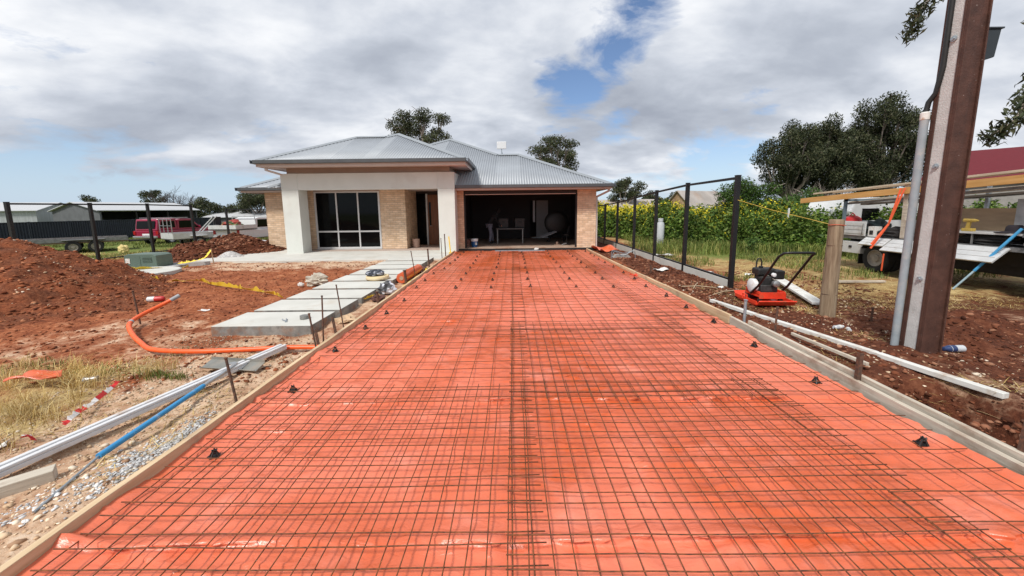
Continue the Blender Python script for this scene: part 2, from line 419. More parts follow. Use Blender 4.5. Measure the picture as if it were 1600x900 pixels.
dark_w = np.maximum.reduce([rgt * 0.85 * (1 - sst(6.5, 8.5, y)), sst(4.9, 5.6, x) * (1 - sst(5.5, 6.6, y)) * 0.95, 0.8*rgt*(1-sst(4.4,4.8,x))])
set_zone(ground, tan_w, green_w, straw_w, dark_w)

# ------------------------------------------------------------------ soil heaps
def heap(name, label, x0, x1, y0, y1, fn, step=0.07, dark=0.0, tanf=None):
    xs = np.arange(x0, x1, step); ys = np.arange(y0, y1, step); X, Y = np.meshgrid(xs, ys)
    Z = fn(X, Y)
    g0 = gz_base(X, Y)
    n1, n2 = len(xs), len(ys); ii = np.arange(n1*n2).reshape(n2, n1)
    F = np.stack([ii[:-1,:-1], ii[:-1,1:], ii[1:,1:], ii[1:,:-1]], -1).reshape(-1, 4)
    keep = (Z > g0 - 0.12).ravel()
    F = F[keep[F].all(1)]
    used = np.unique(F); remap = -np.ones(n1*n2, int); remap[used] = np.arange(len(used))
    V = np.stack([X, Y, Z], -1).reshape(-1, 3)[used]
    o = np_mesh(name, V, remap[F], EARTH, smooth=True)
    z0 = np.zeros(len(used))
    set_zone(o, tanf(V[:,0], V[:,1]) if tanf else z0, z0, z0, z0 + dark)
    return tag(o, label, 'soil heap')
def mound_a(X, Y):
    # ridge running away to the left, highest by the left edge of the picture
    u = (X + 11.9)/3.2; v = (Y - 8.0)/2.6
    r = np.sqrt(np.abs(u)**2.2 + np.abs(v)**2.2) * (1 + 0.10*fbm(X*0.8, Y*0.8, 29, 3))
    h = 1.18 * (1 - sst(0.0, 1.32, r)) + 0.35*(1-sst(0.2, 1.5, np.hypot((X+9.3)/2.0, (Y-6.9)/1.7)))
    b = 0.11*fbm(X*1.1, Y*1.1, 21, 4)*2 + 0.17*fbm(X*3.2, Y*3.2, 23, 4)
    return h*(1 + 0.25*fbm(X*0.7, Y*0.7, 25, 3)) + b*np.clip(h*2.2, 0.0, 1) - 0.11
heap('soil_heap', 'large heap of red soil at the left edge in front of the fence', -17.5, -4.6, 4.4, 12.6, mound_a, dark=0.52)
def mound_d(X, Y):
    h = 0.24*np.exp(-(((X-6.35)/0.85)**2) - (((Y-5.15)/0.55)**2)) + 0.16*np.exp(-(((X-5.6)/0.5)**2) - (((Y-4.6)/0.5)**2))
    return h*(1+0.6*fbm(X*2.2, Y*2.2, 45, 3)) + 0.09*fbm(X*5, Y*5, 47, 4)*np.clip(h*6, 0, 1) - 0.075
heap('soil_heap', 'low heap of loose dark red soil right of the utility pole', 4.95, 8.2, 3.6, 6.6, mound_d, step=0.045, dark=0.95)
def mound_b(X, Y):
    h = 0.62*np.exp(-(((X+11.9)/1.5)**2) - (((Y-16.6)/1.7)**2)) + 0.50*np.exp(-(((X+13.4)/1.0)**2) - (((Y-17.6)/1.3)**2)) + 0.42*np.exp(-(((X+12.2)/0.9)**2) - (((Y-14.3)/0.8)**2)) + 0.25*np.exp(-(((X+13.4)/0.9)**2) - (((Y-14.6)/0.6)**2))
    return h*(1+0.5*fbm(X*1.4, Y*1.4, 31, 3)) + 0.13*fbm(X*3, Y*3, 33, 4)*np.clip(h*4, 0, 1) - 0.10
heap('soil_heap', 'lower dark red soil heap beside the left corner of the house', -15.6, -9.6, 12.8, 20.5, mound_b, step=0.08, dark=0.85)
def mound_c(X, Y):
    h = 0.33*np.exp(-(((X+10.75)/0.5)**2) - (((Y-14.15)/0.42)**2))
    return h*(1+0.3*fbm(X*3, Y*3, 41, 3)) + 0.22
o = heap('gravel_heap', 'small pale grey gravel pile on the soil beside the house path', -12.2, -9.6, 12.9, 15.4, lambda X, Y: mound_c(X, Y) - 0.30, step=0.05, tanf=lambda a, b: a*0+1)
o.data.materials.clear(); o.data.materials.append(mat('grey_gravel', (0.30, 0.295, 0.29), 0.95, col2=(0.60, 0.59, 0.57), scale=16, bump=0.8, bscale=30, bdist=0.04))
o['category'] = 'gravel pile'

# ------------------------------------------------------------------ orange membrane over the driveway
DX0, DX1, DY0, DY1 = -2.33, 3.12, 0.25, 15.62
def sheet_z(X, Y):
    z = 0.012*fbm(X*1.3, Y*1.1, 51, 4) + 0.016*fbm(X*1.6 + Y*0.6, Y*6.0, 53, 3) + 0.009*fbm(X*7, Y*9 - X*4, 55, 2)
    for sd_, ax, ay, am in ((201, 5.0, 1.2, 0.012), (203, 1.3, 4.2, 0.014), (205, 3.1, -2.6, 0.012)):
        r_ = np.abs(fbm(X*ax*0.5 + Y*ay*0.5, Y*1.1 - X*0.8*np.sign(ay), sd_, 2)); z = z + am*np.exp(-(r_/0.035)**2)
    def fold(Y0, a, w, slope, seed, x0=-9, x1=9):
        yy = Y - Y0 - slope*X - 0.04*vnoise(X*1.6, X*0+seed, seed) - 0.02*vnoise(X*6, X*0+seed, seed+1)
        m = sst(x0, x0+0.3, X) * (1 - sst(x1-0.3, x1, X)) * (0.65 + 0.7*vnoise(X*1.1, X*0+2.2, seed+5))
        return a * np.clip(m, 0, 2) * np.where(yy > 0, np.exp(-(yy/w)**2), np.exp(-(yy/(w*0.35))**2))
    z = z + fold(1.72, 0.040, 0.04, 0.012, 61) + fold(3.16, 0.046, 0.05, 0.006, 63) + fold(4.25, 0.020, 0.05, 0.01, 64, 0.0) + fold(1.30, 0.024, 0.05, -0.01, 65)
    z = z + fold(5.6, 0.028, 0.05, 0.02, 66, -2.2, -0.7) + fold(8.6, 0.02, 0.06, -0.02, 67) + fold(10.3, 0.026, 0.05, 0.02, 68, -2.3, -0.8) + fold(2.5, 0.012, 0.04, -0.03, 69) + fold(12.1, 0.02, 0.07, 0.01, 70)
    # it runs a little up both forms
    z = z + 0.055*sst(-2.16, -2.33, X)*(0.8 + 0.8*vnoise(Y*2.2, Y*0+1, 71)) + 0.04*sst(2.98, 3.12, X)*(0.7+0.9*vnoise(Y*2.5, Y*0+4, 72))
    return z
ys_ = np.concatenate([np.arange(DY0, 5.0, 0.022), np.arange(5.0, 9.0, 0.04), np.arange(9.0, DY1 + 0.03, 0.07)])
xs_ = np.arange(DX0, DX1 + 0.001, 0.0323)
X_, Y_ = np.meshgrid(xs_, ys_); Z_ = sheet_z(X_, Y_)
Y_ = Y_ - 2.0*np.clip(Z_ - 0.016, 0, 0.06)*(1-sst(2.0, 2.2, -X_))*(1-sst(2.85, 2.95, X_))
ii = np.arange(X_.size).reshape(X_.shape)
F_ = np.stack([ii[:-1,:-1], ii[:-1,1:], ii[1:,1:], ii[1:,:-1]], -1).reshape(-1, 4)
def membrane_material():
    m = bpy.data.materials.new('orange_membrane'); m.use_nodes = True
    nt = m.node_tree; N = nt.nodes; L = nt.links; b = N['Principled BSDF']
    tcn = N.new('ShaderNodeTexCoord')
    def noise(sc, st, det, loc=(0,0,0), rough=0.6, dist=0):
        mp = N.new('ShaderNodeMapping'); mp.inputs['Scale'].default_value = st; mp.inputs['Location'].default_value = loc
        L.new(tcn.outputs['Object'], mp.inputs[0])
        n = N.new('ShaderNodeTexNoise'); n.inputs['Scale'].default_value = sc; n.inputs['Detail'].default_value = det; n.inputs['Roughness'].default_value = rough; n.inputs['Distortion'].default_value = dist
        L.new(mp.outputs[0], n.inputs['Vector']); return n.outputs['Fac']
    patch = noise(0.42, (1, 0.8, 1), 9, (2.1, 0.4, 0), 0.62, 0.6)
    streak = noise(2.2, (1, 1, 1), 6, (5, 1, 0), 0.6)
    r = N.new('ShaderNodeValToRGB'); r.color_ramp.elements[0].position = 0.37; r.color_ramp.elements[1].position = 0.57
    L.new(patch, r.inputs[0])
    base = N.new('ShaderNodeMixRGB'); L.new(r.outputs[0], base.inputs[0])
    base.inputs[1].default_value = (0.55, 0.092, 0.020, 1); base.inputs[2].default_value = (0.76, 0.190, 0.105, 1)  # the paler tone holds pinkish sky sheen painted into the colour
    r2 = N.new('ShaderNodeValToRGB'); r2.color_ramp.elements[0].position = 0.56; r2.color_ramp.elements[1].position = 0.78
    L.new(streak, r2.inputs[0])
    b2 = N.new('ShaderNodeMixRGB'); L.new(r2.outputs[0], b2.inputs[0]); L.new(base.outputs[0], b2.inputs[1]); b2.inputs[2].default_value = (0.80, 0.25, 0.165, 1)  # pale blotches: painted sky sheen together with milky dust
    L.new(b2.outputs[0], b.inputs['Base Color'])
    mr = N.new('ShaderNodeMapRange'); mr.inputs['From Min'].default_value = 0.35; mr.inputs['From Max'].default_value = 0.65
    mr.inputs['To Min'].default_value = 0.27; mr.inputs['To Max'].default_value = 0.40
    L.new(patch, mr.inputs[0]); L.new(mr.outputs[0], b.inputs['Roughness'])
    b.inputs['Specular IOR Level'].default_value = 0.62
    fine = noise(7, (1, 2.2, 1), 5, (1, 2, 3), 0.55, 0.8)
    bp = N.new('ShaderNodeBump'); bp.inputs['Strength'].default_value = 0.6; bp.inputs['Distance'].default_value = 0.020
    mp2 = N.new('ShaderNodeMapping'); mp2.inputs['Scale'].default_value = (1, 1.7, 1); mp2.inputs['Rotation'].default_value = (0, 0, 0.35); L.new(tcn.outputs['Object'], mp2.inputs[0])
    rg = N.new('ShaderNodeTexNoise'); rg.noise_type = 'RIDGED_MULTIFRACTAL'; rg.inputs['Scale'].default_value = 1.5; rg.inputs['Detail'].default_value = 4; rg.inputs['Roughness'].default_value = 0.45; rg.inputs['Distortion'].default_value = 0.4
    L.new(mp2.outputs[0], rg.inputs['Vector'])
    bp2 = N.new('ShaderNodeBump'); bp2.inputs['Strength'].default_value = 0.45; bp2.inputs['Distance'].default_value = 0.012
    L.new(rg.outputs['Fac'], bp2.inputs['Height']); L.new(bp2.outputs[0], bp.inputs['Normal'])
    L.new(fine, bp.inputs['Height']); L.new(bp.outputs[0], b.inputs['Normal'])
    return m
MEMB = membrane_material()
tag(np_mesh('plastic_membrane', np.stack([X_, Y_, Z_], -1).reshape(-1, 3), F_, MEMB, smooth=True),
    'wrinkled orange plastic membrane laid under the steel mesh of the driveway', 'plastic sheet')

# ------------------------------------------------------------------ reinforcing mesh: every bar its own piece
_bars = {}
def bar_mesh(length, variant):
    k = (round(length, 2), variant)
    if k in _bars: return _bars[k]
    n = max(4, int(length / 0.22)); rnd = random.Random(variant*101 + int(length*100))
    pts = []; ph = rnd.random()*6
    for i in range(n + 1):
        t = i/n*length
        pts.append((t, 0.006*math.sin(t*1.9 + ph) + rnd.uniform(-0.0022, 0.0022), 0.006*math.sin(t*2.6 + ph*2) + rnd.uniform(-0.0028, 0.0028)))
    mb = MB().tube(pts, 0.0034, 6)
    me = bpy.data.meshes.new('bar'); me.from_pydata(mb.v, [], mb.f); me.update()
    me.polygons.foreach_set('use_smooth', [True]*len(me.polygons)); me.materials.append(RUST)
    _bars[k] = me; return me
def mesh_sheet(label, x0, x1, y0, y1, z, dx=0.2, dy=0.2, skew=0.0, over=0.03, oy=None):
    t = thing('reinforcing_mesh', label, 'steel mesh', (x0, y0, z), skew, 'steel reinforcing mesh sheets')
    w, l = x1 - x0, y1 - y0
    i = 0; x = over
    while x <= w + 1e-6:
        o = bpy.data.objects.new('bar', bar_mesh(l, i % 3)); COL.objects.link(o); o.parent = t
        o.location = (x + random.uniform(-0.004, 0.004), 0, 0); o.rotation_euler = (0, 0, PI/2 + random.uniform(-0.0007, 0.0007)); x += dx; i += 1
    y = over if oy is None else oy
    while y <= l + 1e-6:
        o = bpy.data.objects.new('bar', bar_mesh(w, 3 + i % 3)); COL.objects.link(o); o.parent = t
        o.location = (0, y + random.uniform(-0.004, 0.004), 0.0085); o.rotation_euler = (0, 0, random.uniform(-0.0015, 0.0015)); y += dy; i += 1
    return t
mesh_sheet('rusty mesh sheet at the near left of the driveway, lower layer', -2.27, 0.15, 0.70, 5.15, 0.046)
mesh_sheet('rusty mesh sheet at the near right of the driveway, lower layer', -0.05, 2.37, 0.76, 5.05, 0.050)
mesh_sheet('upper overlapping mesh sheet at the near left, ending part way up', -2.27, 0.15, 0.72, 3.36, 0.066, skew=0.001, over=0.13, oy=0.10)
mesh_sheet('upper overlapping mesh sheet at the near right, ending part way up', -0.05, 2.37, 0.76, 3.42, 0.070, skew=-0.001, over=0.13, oy=0.12)
mesh_sheet('upper overlapping mesh sheet in the middle of the driveway, right half', -0.05, 2.37, 3.08, 5.35, 0.066, skew=0.001, over=0.13, oy=0.10)
mesh_sheet('mesh sheet half way along the left side of the driveway', -2.25, 0.17, 4.75, 10.55, 0.050, skew=-0.002)
mesh_sheet('mesh sheet half way along the right side of the driveway', -0.06, 2.36, 4.95, 10.75, 0.046)
mesh_sheet('far left mesh sheet in front of the garage', -2.24, 0.18, 10.15, 15.35, 0.058)
mesh_sheet('far right mesh sheet in front of the garage', -0.04, 2.38, 10.35, 15.30, 0.060)
mesh_sheet('narrow near mesh strip along the right form', 2.14, 3.06, 0.72, 5.75, 0.058)
mesh_sheet('narrow middle mesh strip along the right form', 2.16, 3.04, 5.35, 10.9, 0.060)
mesh_sheet('narrow far mesh strip along the right form near the garage', 2.14, 3.02, 10.6, 15.2, 0.062)

# ------------------------------------------------------------------ black bar chairs
def chair_mesh():
    mb = MB()
    for k in range(4):
        a = PI/4 + k*PI/2; c, s = math.cos(a), math.sin(a); q = a + PI/2
        pts = [(0.046*c, 0.046*s, 0.0), (0.040*c, 0.040*s, 0.012), (0.020*c, 0.020*s, 0.048), (0.012*c, 0.012*s, 0.062), (0.013*c + 0.016*math.cos(q), 0.013*s + 0.016*math.sin(q), 0.080)]
        mb.tube(pts, [0.011, 0.010, 0.0085, 0.010, 0.006], 6)
        mb.box(-0.017, 0.017, -0.012, 0.012, 0.0, 0.006, Matrix.Translation((0.046*c, 0.046*s, 0)) @ Matrix.Rotation(a, 4, 'Z'))
    mb.lathe([(0.017, 0.040), (0.021, 0.048), (0.021, 0.056), (0.013, 0.062)], n=10)
    mb.lathe([(0.040, 0.008), (0.045, 0.008), (0.045, 0.015), (0.040, 0.015)], n=14)
    return mb
first_chair = None
def place_chair(x, y, label):
    global first_chair
    if first_chair is None:
        first_chair = chair_mesh().build('bar_chair', BLACKPL); o = first_chair
    else:
        o = first_chair.copy(); COL.objects.link(o)
    o.location = (x, y, float(sheet_z(np.array([x]), np.array([y]))[0]) + 0.002)
    o.rotation_euler = (random.uniform(-0.06, 0.06), random.uniform(-0.06, 0.06), random.uniform(0, 6))
    s = random.uniform(0.70, 0.80); o.scale = (s, s, s)
    tag(o, label, 'bar chair', 'black bar chairs under the driveway mesh')
ORD = ['first', 'second', 'third', 'fourth', 'fifth', 'sixth', 'seventh', 'eighth', 'ninth', 'tenth', 'eleventh', 'twelfth', 'thirteenth', 'fourteenth', 'fifteenth', 'sixteenth']
for i, (cx, cy) in enumerate([(-2.12, 2.42), (-2.13, 3.39), (-2.18, 4.36), (-2.17, 5.28), (-2.13, 6.09), (-2.09, 6.98)]):
    place_chair(cx, cy, f'black bar chair along the left form, {ORD[i]} from the bottom of the picture')
for i, (cx, cy) in enumerate([(2.90, 2.47), (2.93, 3.45), (2.96, 4.44), (2.96, 5.38), (2.94, 6.22), (2.97, 7.12)]):
    place_chair(cx, cy, f'black bar chair along the right form, {ORD[i]} from the bottom of the picture')
CX = [-2.15, -1.29, -0.50, 0.35, 1.36, 2.16, 2.91]
for r, cy in enumerate([8.08, 8.98, 9.9, 10.87, 11.74, 12.59, 13.40, 14.2, 14.95]):
    for k, cx in enumerate(CX):
        xx = cx + (0.14 if (k == 0 and r > 2) else 0.0) + random.uniform(-0.03, 0.03)
        place_chair(xx, cy + 0.05*(3 - k)*0.33 + random.uniform(-0.03, 0.03),
                    f'black bar chair in the {ORD[r]} full row towards the garage, {ORD[k]} from the left')

# ------------------------------------------------------------------ formwork boards and pegs
def board(label, a, b, w, h, m, name='formwork_board', cat='board', bev=0.004, group=None):
    """plank from a to b (its bottom centre line), w across, h high"""
    a, b = Vector(a), Vector(b); d = b - a; L_ = d.length
    mb = MB(); n = max(2, int(L_/0.5)); rnd = random.Random(sum(map(ord, label)))
    prevv = None
    for i in range(n + 1):
        t = i/n*L_; jx = rnd.uniform(-0.004, 0.004) if 0 < i < n else 0; jz = rnd.uniform(-0.003, 0.003) if 0 < i < n else 0
        vs = [(-w/2+jx, t, jz), (w/2+jx, t, jz), (w/2+jx, t, h+jz), (-w/2+jx, t, h+jz)]
        base = len(mb.v); mb.v += vs
        if i: 
            for k in range(4):
                mb.f.append((base-4+k, base-4+(k+1)%4, base+(k+1)%4, base+k)); mb.mi.append(0)
    mb.f += [(0,1,2,3), tuple(len(mb.v)-4+k for k in (3,2,1,0))]; mb.mi += [0, 0]
    o = mb.build(name, m, bev=bev)
    yaw = math.atan2(-d.x, d.y); pit = math.asin(max(-1, min(1, d.z/L_)))
    o.location = a; o.rotation_euler = Euler((pit, 0, yaw), 'XYZ')
    return tag(o, label, cat, group)
board('pale timber form board along the near left edge of the driveway', (-2.355, 0.9, -0.045), (-2.355, 6.02, -0.045), 0.045, 0.150, PINE)
board('pale timber form board along the middle of the left driveway edge', (-2.357, 6.03, -0.045), (-2.375, 11.4, -0.045), 0.045, 0.146, PINE)
board('short pale form board on the left, ending by the house column', (-2.375, 11.41, -0.045), (-2.37, 15.0, -0.045), 0.045, 0.148, PINE)
board('pale timber form board along the far right edge, ending by the garage', (3.09, 10.3, -0.045), (3.02, 15.3, -0.045), 0.045, 0.148, PINE)
board('pale timber form board along the middle of the right driveway edge', (3.25, 5.46, -0.045), (3.091, 10.29, -0.045), 0.045, 0.150, PINE)
board('weathered grey form board along the near right edge of the driveway', (3.142, 0.9, -0.045), (3.255, 5.45, -0.045), 0.045, 0.130, OLDWOOD)
board('second taller grey plank standing behind the near right form board', (3.205, 0.9, -0.045), (3.305, 5.1, -0.045), 0.04, 0.172, OLDWOOD)

def peg(label, x, y, h, lean=(0, 0), r=0.009, z0=-0.06, name='steel_peg', flat=False, m=None):
    mb = MB(); top = (lean[0], lean[1], h - z0)
    if flat:
        mb.beam((0, 0, 0), top, 0.036, 0.010, up=(0, 1, 0)); mb.beam((-0.014, 0.016, 0), (top[0]-0.014, top[1]+0.016, top[2]), 0.010, 0.028, up=(0, 1, 0))
    else:
        mb.tube([(0, 0, 0), (top[0]*0.5, top[1]*0.5, top[2]*0.5), top], r, 8)
        mb.lathe([(r*1.0, -0.006), (r*1.5, -0.002), (r*1.5, 0.004), (r*0.9, 0.008)], top, 8)
    o = mb.build('peg' if False else name, m or RUST2, smooth=not flat)
    o.location = (x, y, z0)
    return tag(o, label, 'peg', 'steel form pegs')
peg('thin steel peg leaning beside the float blade at lower left', -2.47, 3.13, 0.42, (-0.10, 0.05), 0.011)
peg('front thin steel peg of the cluster at the stepping path start', -2.43, 4.42, 0.46, (-0.09, 0.05), 0.011)
peg('tallest thin steel peg of the cluster at the stepping path start', -2.455, 4.62, 0.62, (-0.03, 0.12), 0.010)
peg('angle iron peg low in the cluster by the left form', -2.47, 4.55, 0.22, (-0.05, 0.03), flat=True)
peg('short angle iron peg behind the cluster by the left form', -2.45, 4.98, 0.26, (-0.05, 0.02), flat=True)
peg('thin steel peg standing by the edge of the second slab', -2.42, 5.16, 0.66, (-0.12, 0.10), 0.009)
peg('stout dark peg beside the yellow strap on the left', -2.44, 6.62, 0.26, (-0.03, 0.0), 0.024)
peg('stout dark peg in front of the rolled orange plastic', -2.45, 8.42, 0.36, (-0.03, 0.0), 0.032)
peg('thin peg rising behind the rolled orange plastic', -2.47, 9.35, 0.70, (-0.10, 0.0), 0.011)
peg('dark peg between the orange roll and the house column', -2.45, 10.8, 0.60, (-0.03, 0.0), 0.022)
peg('thin peg in front of the right house column', -2.47, 12.9, 0.75, (-0.02, 0.0), 0.012)
peg('dark peg by the yellow stake at the house corner', -2.47, 13.6, 0.85, (-0.02, 0.0), 0.018)
peg('light grey peg leaning on the right form before the plate compactor', 3.36, 5.30, 0.36, (0.02, 0.03), 0.020, m=GALV)
peg('dark peg on the right form just in front of the plate compactor', 3.31, 4.60, 0.44, (0.03, 0.02), 0.012)
peg('short rusty peg half way down the near right form', 3.215, 3.32, 0.34, (0.02, 0.02), flat=True)
peg('rusty peg at the right edge of the picture', 3.24, 2.20, 0.34, (0.05, 0.02), flat=True)
peg('angle iron peg standing in the soil by the concrete plinth', 3.55, 9.55, 0.25, (0.0, 0.0), flat=True)
peg('dark pipe peg beside the round timber post', 5.32, 5.42, 0.20, (0.01, 0.0), 0.013, z0=-0.2)
# ------------------------------------------------------------------ house materials
def brick_material():
    m = bpy.data.materials.new('cream_brick'); m.use_nodes = True
    nt = m.node_tree; N = nt.nodes; L = nt.links; b = N['Principled BSDF']; b.inputs['Roughness'].default_value = 0.9
    tcn = N.new('ShaderNodeTexCoord'); sp = N.new('ShaderNodeSeparateXYZ'); L.new(tcn.outputs['Object'], sp.inputs[0])
    ad = N.new('ShaderNodeMath'); ad.operation = 'ADD'; L.new(sp.outputs[0], ad.inputs[0]); L.new(sp.outputs[1], ad.inputs[1])
    cb = N.new('ShaderNodeCombineXYZ'); L.new(ad.outputs[0], cb.inputs[0]); L.new(sp.outputs[2], cb.inputs[1])
    br = N.new('ShaderNodeTexBrick'); br.inputs['Scale'].default_value = 1.0
    br.inputs['Brick Width'].default_value = 0.24; br.inputs['Row Height'].default_value = 0.086; br.inputs['Mortar Size'].default_value = 0.007
    br.inputs['Mortar Smooth'].default_value = 0.2; br.inputs['Bias'].default_value = 0.0
    br.inputs['Color1'].default_value = (0.60, 0.42, 0.27, 1); br.inputs['Color2'].default_value = (0.76, 0.57, 0.40, 1); br.inputs['Mortar'].default_value = (0.52, 0.40, 0.30, 1)
    L.new(cb.outputs[0], br.inputs['Vector'])
    n = N.new('ShaderNodeTexNoise'); n.inputs['Scale'].default_value = 5; n.inputs['Detail'].default_value = 8; L.new(tcn.outputs['Object'], n.inputs['Vector'])
    rr = N.new('ShaderNodeMapRange'); rr.inputs['From Min'].default_value = 0.3; rr.inputs['From Max'].default_value = 0.7; rr.inputs['To Min'].default_value = 0.86; rr.inputs['To Max'].default_value = 1.12
    L.new(n.outputs['Fac'], rr.inputs[0])
    mx = N.new('ShaderNodeMixRGB'); mx.blend_type = 'MULTIPLY'; mx.inputs[0].default_value = 1; L.new(br.outputs['Color'], mx.inputs[1]); L.new(rr.outputs[0], mx.inputs[2])
    L.new(mx.outputs[0], b.inputs['Base Color'])
    bp = N.new('ShaderNodeBump'); bp.inputs['Strength'].default_value = 0.8; bp.inputs['Distance'].default_value = 0.012; bp.invert = True
    L.new(br.outputs['Fac'], bp.inputs['Height']); L.new(bp.outputs[0], b.inputs['Normal'])
    return m
BRICK = brick_material()
RENDER_W = mat('pale_render', (0.60, 0.62, 0.58), 0.85, col2=(0.65, 0.67, 0.63), scale=1.2, bump=0.12, bscale=120, dirt=(0.52, 0.50, 0.46), dscale=0.8, dlo=0.55, dhi=0.8)
TAUPE = mat('taupe_render', (0.34, 0.25, 0.20), 0.85, var=0.06, scale=2)
FASCIA = mat('pinkish_cream_paint', (0.60, 0.50, 0.45), 0.55, var=0.04, scale=3)
SOFFIT = mat('soffit_board', (0.62, 0.50, 0.45), 0.8, var=0.04, scale=3)
GUTTER = mat('dark_grey_gutter', (0.10, 0.11, 0.12), 0.4, 0.2, var=0.1, scale=3)
ROOFM = mat('grey_corrugated_steel', (0.300, 0.325, 0.355), 0.5, 0.1, var=0.05, scale=1.2)
CAPM = mat('ridge_cap_steel', (0.26, 0.285, 0.31), 0.5, 0.1, var=0.05, scale=2)
FRAME = mat('pale_window_frame', (0.62, 0.62, 0.62), 0.4, 0.1, var=0.03)
DOORW = mat('timber_door', (0.16, 0.052, 0.016), 0.5, col2=(0.27, 0.095, 0.032), scale=2, stretch=(14, 14, 0.7), bump=0.1, bscale=10)
PLASTER_SHADE = mat('garage_plaster_shade', (0.055, 0.05, 0.05), 0.9, var=0.08, scale=1.5)  # garage gloom put into the colour; the plaster itself would be white
CEIL_SHADE = mat('ceiling_board_shade', (0.05, 0.045, 0.045), 0.9, var=0.08)  # ceiling darkened likewise, interior shade painted into its colour
SLABC = mat('garage_slab', (0.40, 0.29, 0.22), 0.85, var=0.14, scale=3, dirt=(0.30, 0.16, 0.10), dscale=2)
MEMBD = mat('black_damp_course', (0.012, 0.012, 0.013), 0.6, var=0.2)

house = thing('house', 'new cream brick house with pale portico, grey metal roof and open garage', 'house', (0, 15.8, 0))
HY = 15.8
def hb(mb, name, m, **kw):
    """house part given in world coordinates"""
    o = mb.build(name, m, None, **kw); o.parent = house; o.location = Vector(o.location) - Vector((0, HY, 0)); return o
def wbox(*a): return MB().box(*a)
# footing slab and damp course
hb(wbox(-11.02, -9.2, 16.93, 26, -0.3, 0.03), 'footing', MEMBD)
hb(wbox(-9.12, -2.62, 15.66, 18.3, -0.3, 0.075), 'porch_floor', mat('porch_slab', (0.42, 0.33, 0.28), 0.85, var=0.1, scale=4))
hb(wbox(-2.38, 3.46, 15.83, 26, -0.3, 0.102), 'garage_floor', SLABC)
hb(wbox(-2.42, 3.50, 15.775, 15.828, -0.3, 0.075), 'slab_edge', MEMBD)
hb(wbox(3.462, 3.50, 15.83, 26, -0.3, 0.09), 'slab_edge', MEMBD)
# walls
hb(wbox(-11.05, -9.125, 16.9, 17.02, 0.035, 2.62), 'brick_wall', BRICK)
hb(wbox(-11.05, -10.93, 17.02, 26, 0.035, 2.62), 'brick_wall', BRICK)
hb(wbox(-9.12, -8.50, 16.2, 16.32, 0.08, 2.62), 'brick_wall', BRICK)
hb(wbox(-5.68, -4.60, 16.2, 16.32, 0.08, 2.62), 'brick_pier', BRICK)
hb(wbox(-4.72, -4.60, 16.32, 18.1, 0.08, 2.62), 'brick_wall', BRICK)
hb(wbox(-8.50, -5.68, 16.2, 16.32, 2.56, 2.62), 'lintel', TAUPE)
hb(wbox(-8.50, -5.68, 16.14, 16.34, 0.02, 0.115), 'window_sill', CONC_G)
hb(wbox(-9.12, -9.0, 15.66, 16.2, 0.08, 2.62), 'brick_wall', BRICK)
hb(wbox(-2.40, -2.045, HY, HY+0.24, 0.078, 2.50), 'garage_pier', BRICK)
hb(wbox(2.70, 3.48, HY, HY+0.24, 0.078, 2.53), 'garage_pier', BRICK)
hb(wbox(3.36, 3.48, HY+0.24, 26, 0.095, 2.53), 'brick_wall', BRICK)
hb(wbox(-9.12, 3.3, 26, 26.12, 0.05, 2.5), 'brick_wall', BRICK)
# porch inside
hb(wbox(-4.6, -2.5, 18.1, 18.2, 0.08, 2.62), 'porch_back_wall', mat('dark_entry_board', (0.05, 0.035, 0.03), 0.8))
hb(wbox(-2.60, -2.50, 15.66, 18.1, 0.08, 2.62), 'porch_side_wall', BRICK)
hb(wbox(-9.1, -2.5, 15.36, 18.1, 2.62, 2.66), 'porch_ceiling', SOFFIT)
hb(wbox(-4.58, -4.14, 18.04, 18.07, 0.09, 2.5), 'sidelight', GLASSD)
door = hb(wbox(-4.05, -3.08, 18.03, 18.08, 0.09, 2.45), 'front_door', DOORW)
d2 = MB(); 
for k in range(5): d2.box(-3.98+k*0.18, -3.83+k*0.18, 18.018, 18.029, 0.15, 2.38)
o = d2.build('door_boards', DOORW); o.parent = door
o = MB().box(-3.99, -3.90, 18.005, 18.017, 1.0, 2.1).build('door_glass', GLASSD); o.parent = door
o = MB().tube([(-3.95, 18.0, 0.98), (-3.95, 17.95, 0.98), (-3.84, 17.95, 0.98)], 0.012, 8).build('door_handle', ALU); o.parent = door
hb(wbox(-4.13, -4.06, 18.0, 18.09, 0.08, 2.5), 'door_jamb', FRAME)
# portico frame
for x0 in (-9.12, -2.95):
    hb(wbox(x0, x0+0.66, 15.0, 15.655, 0.03, 2.56), 'column', RENDER_W, bev=0.006)
    hb(wbox(x0, x0+0.66, 15.0, 15.655, 2.563, 3.20), 'column_head', RENDER_W, bev=0.006)
hb(wbox(-8.457, -2.953, 15.003, 15.35, 2.56, 3.197), 'portico_beam', RENDER_W, bev=0.006)
hb(wbox(-2.60, -2.292, 15.656, 17.3, 2.66, 3.2), 'portico_side_beam', RENDER_W)
hb(wbox(-9.118, -8.8, 15.656, 17.3, 2.66, 3.2), 'portico_side_beam', RENDER_W)
hb(wbox(-8.92, -2.48, 15.12, 15.2, 3.2, 3.425), 'upper_wall', TAUPE)
hb(wbox(-8.92, -8.84, 15.2, 18.5, 3.2, 3.425), 'upper_wall', TAUPE)
hb(wbox(-2.56, -2.48, 15.2, 18.5, 3.2, 3.425), 'upper_wall', TAUPE)
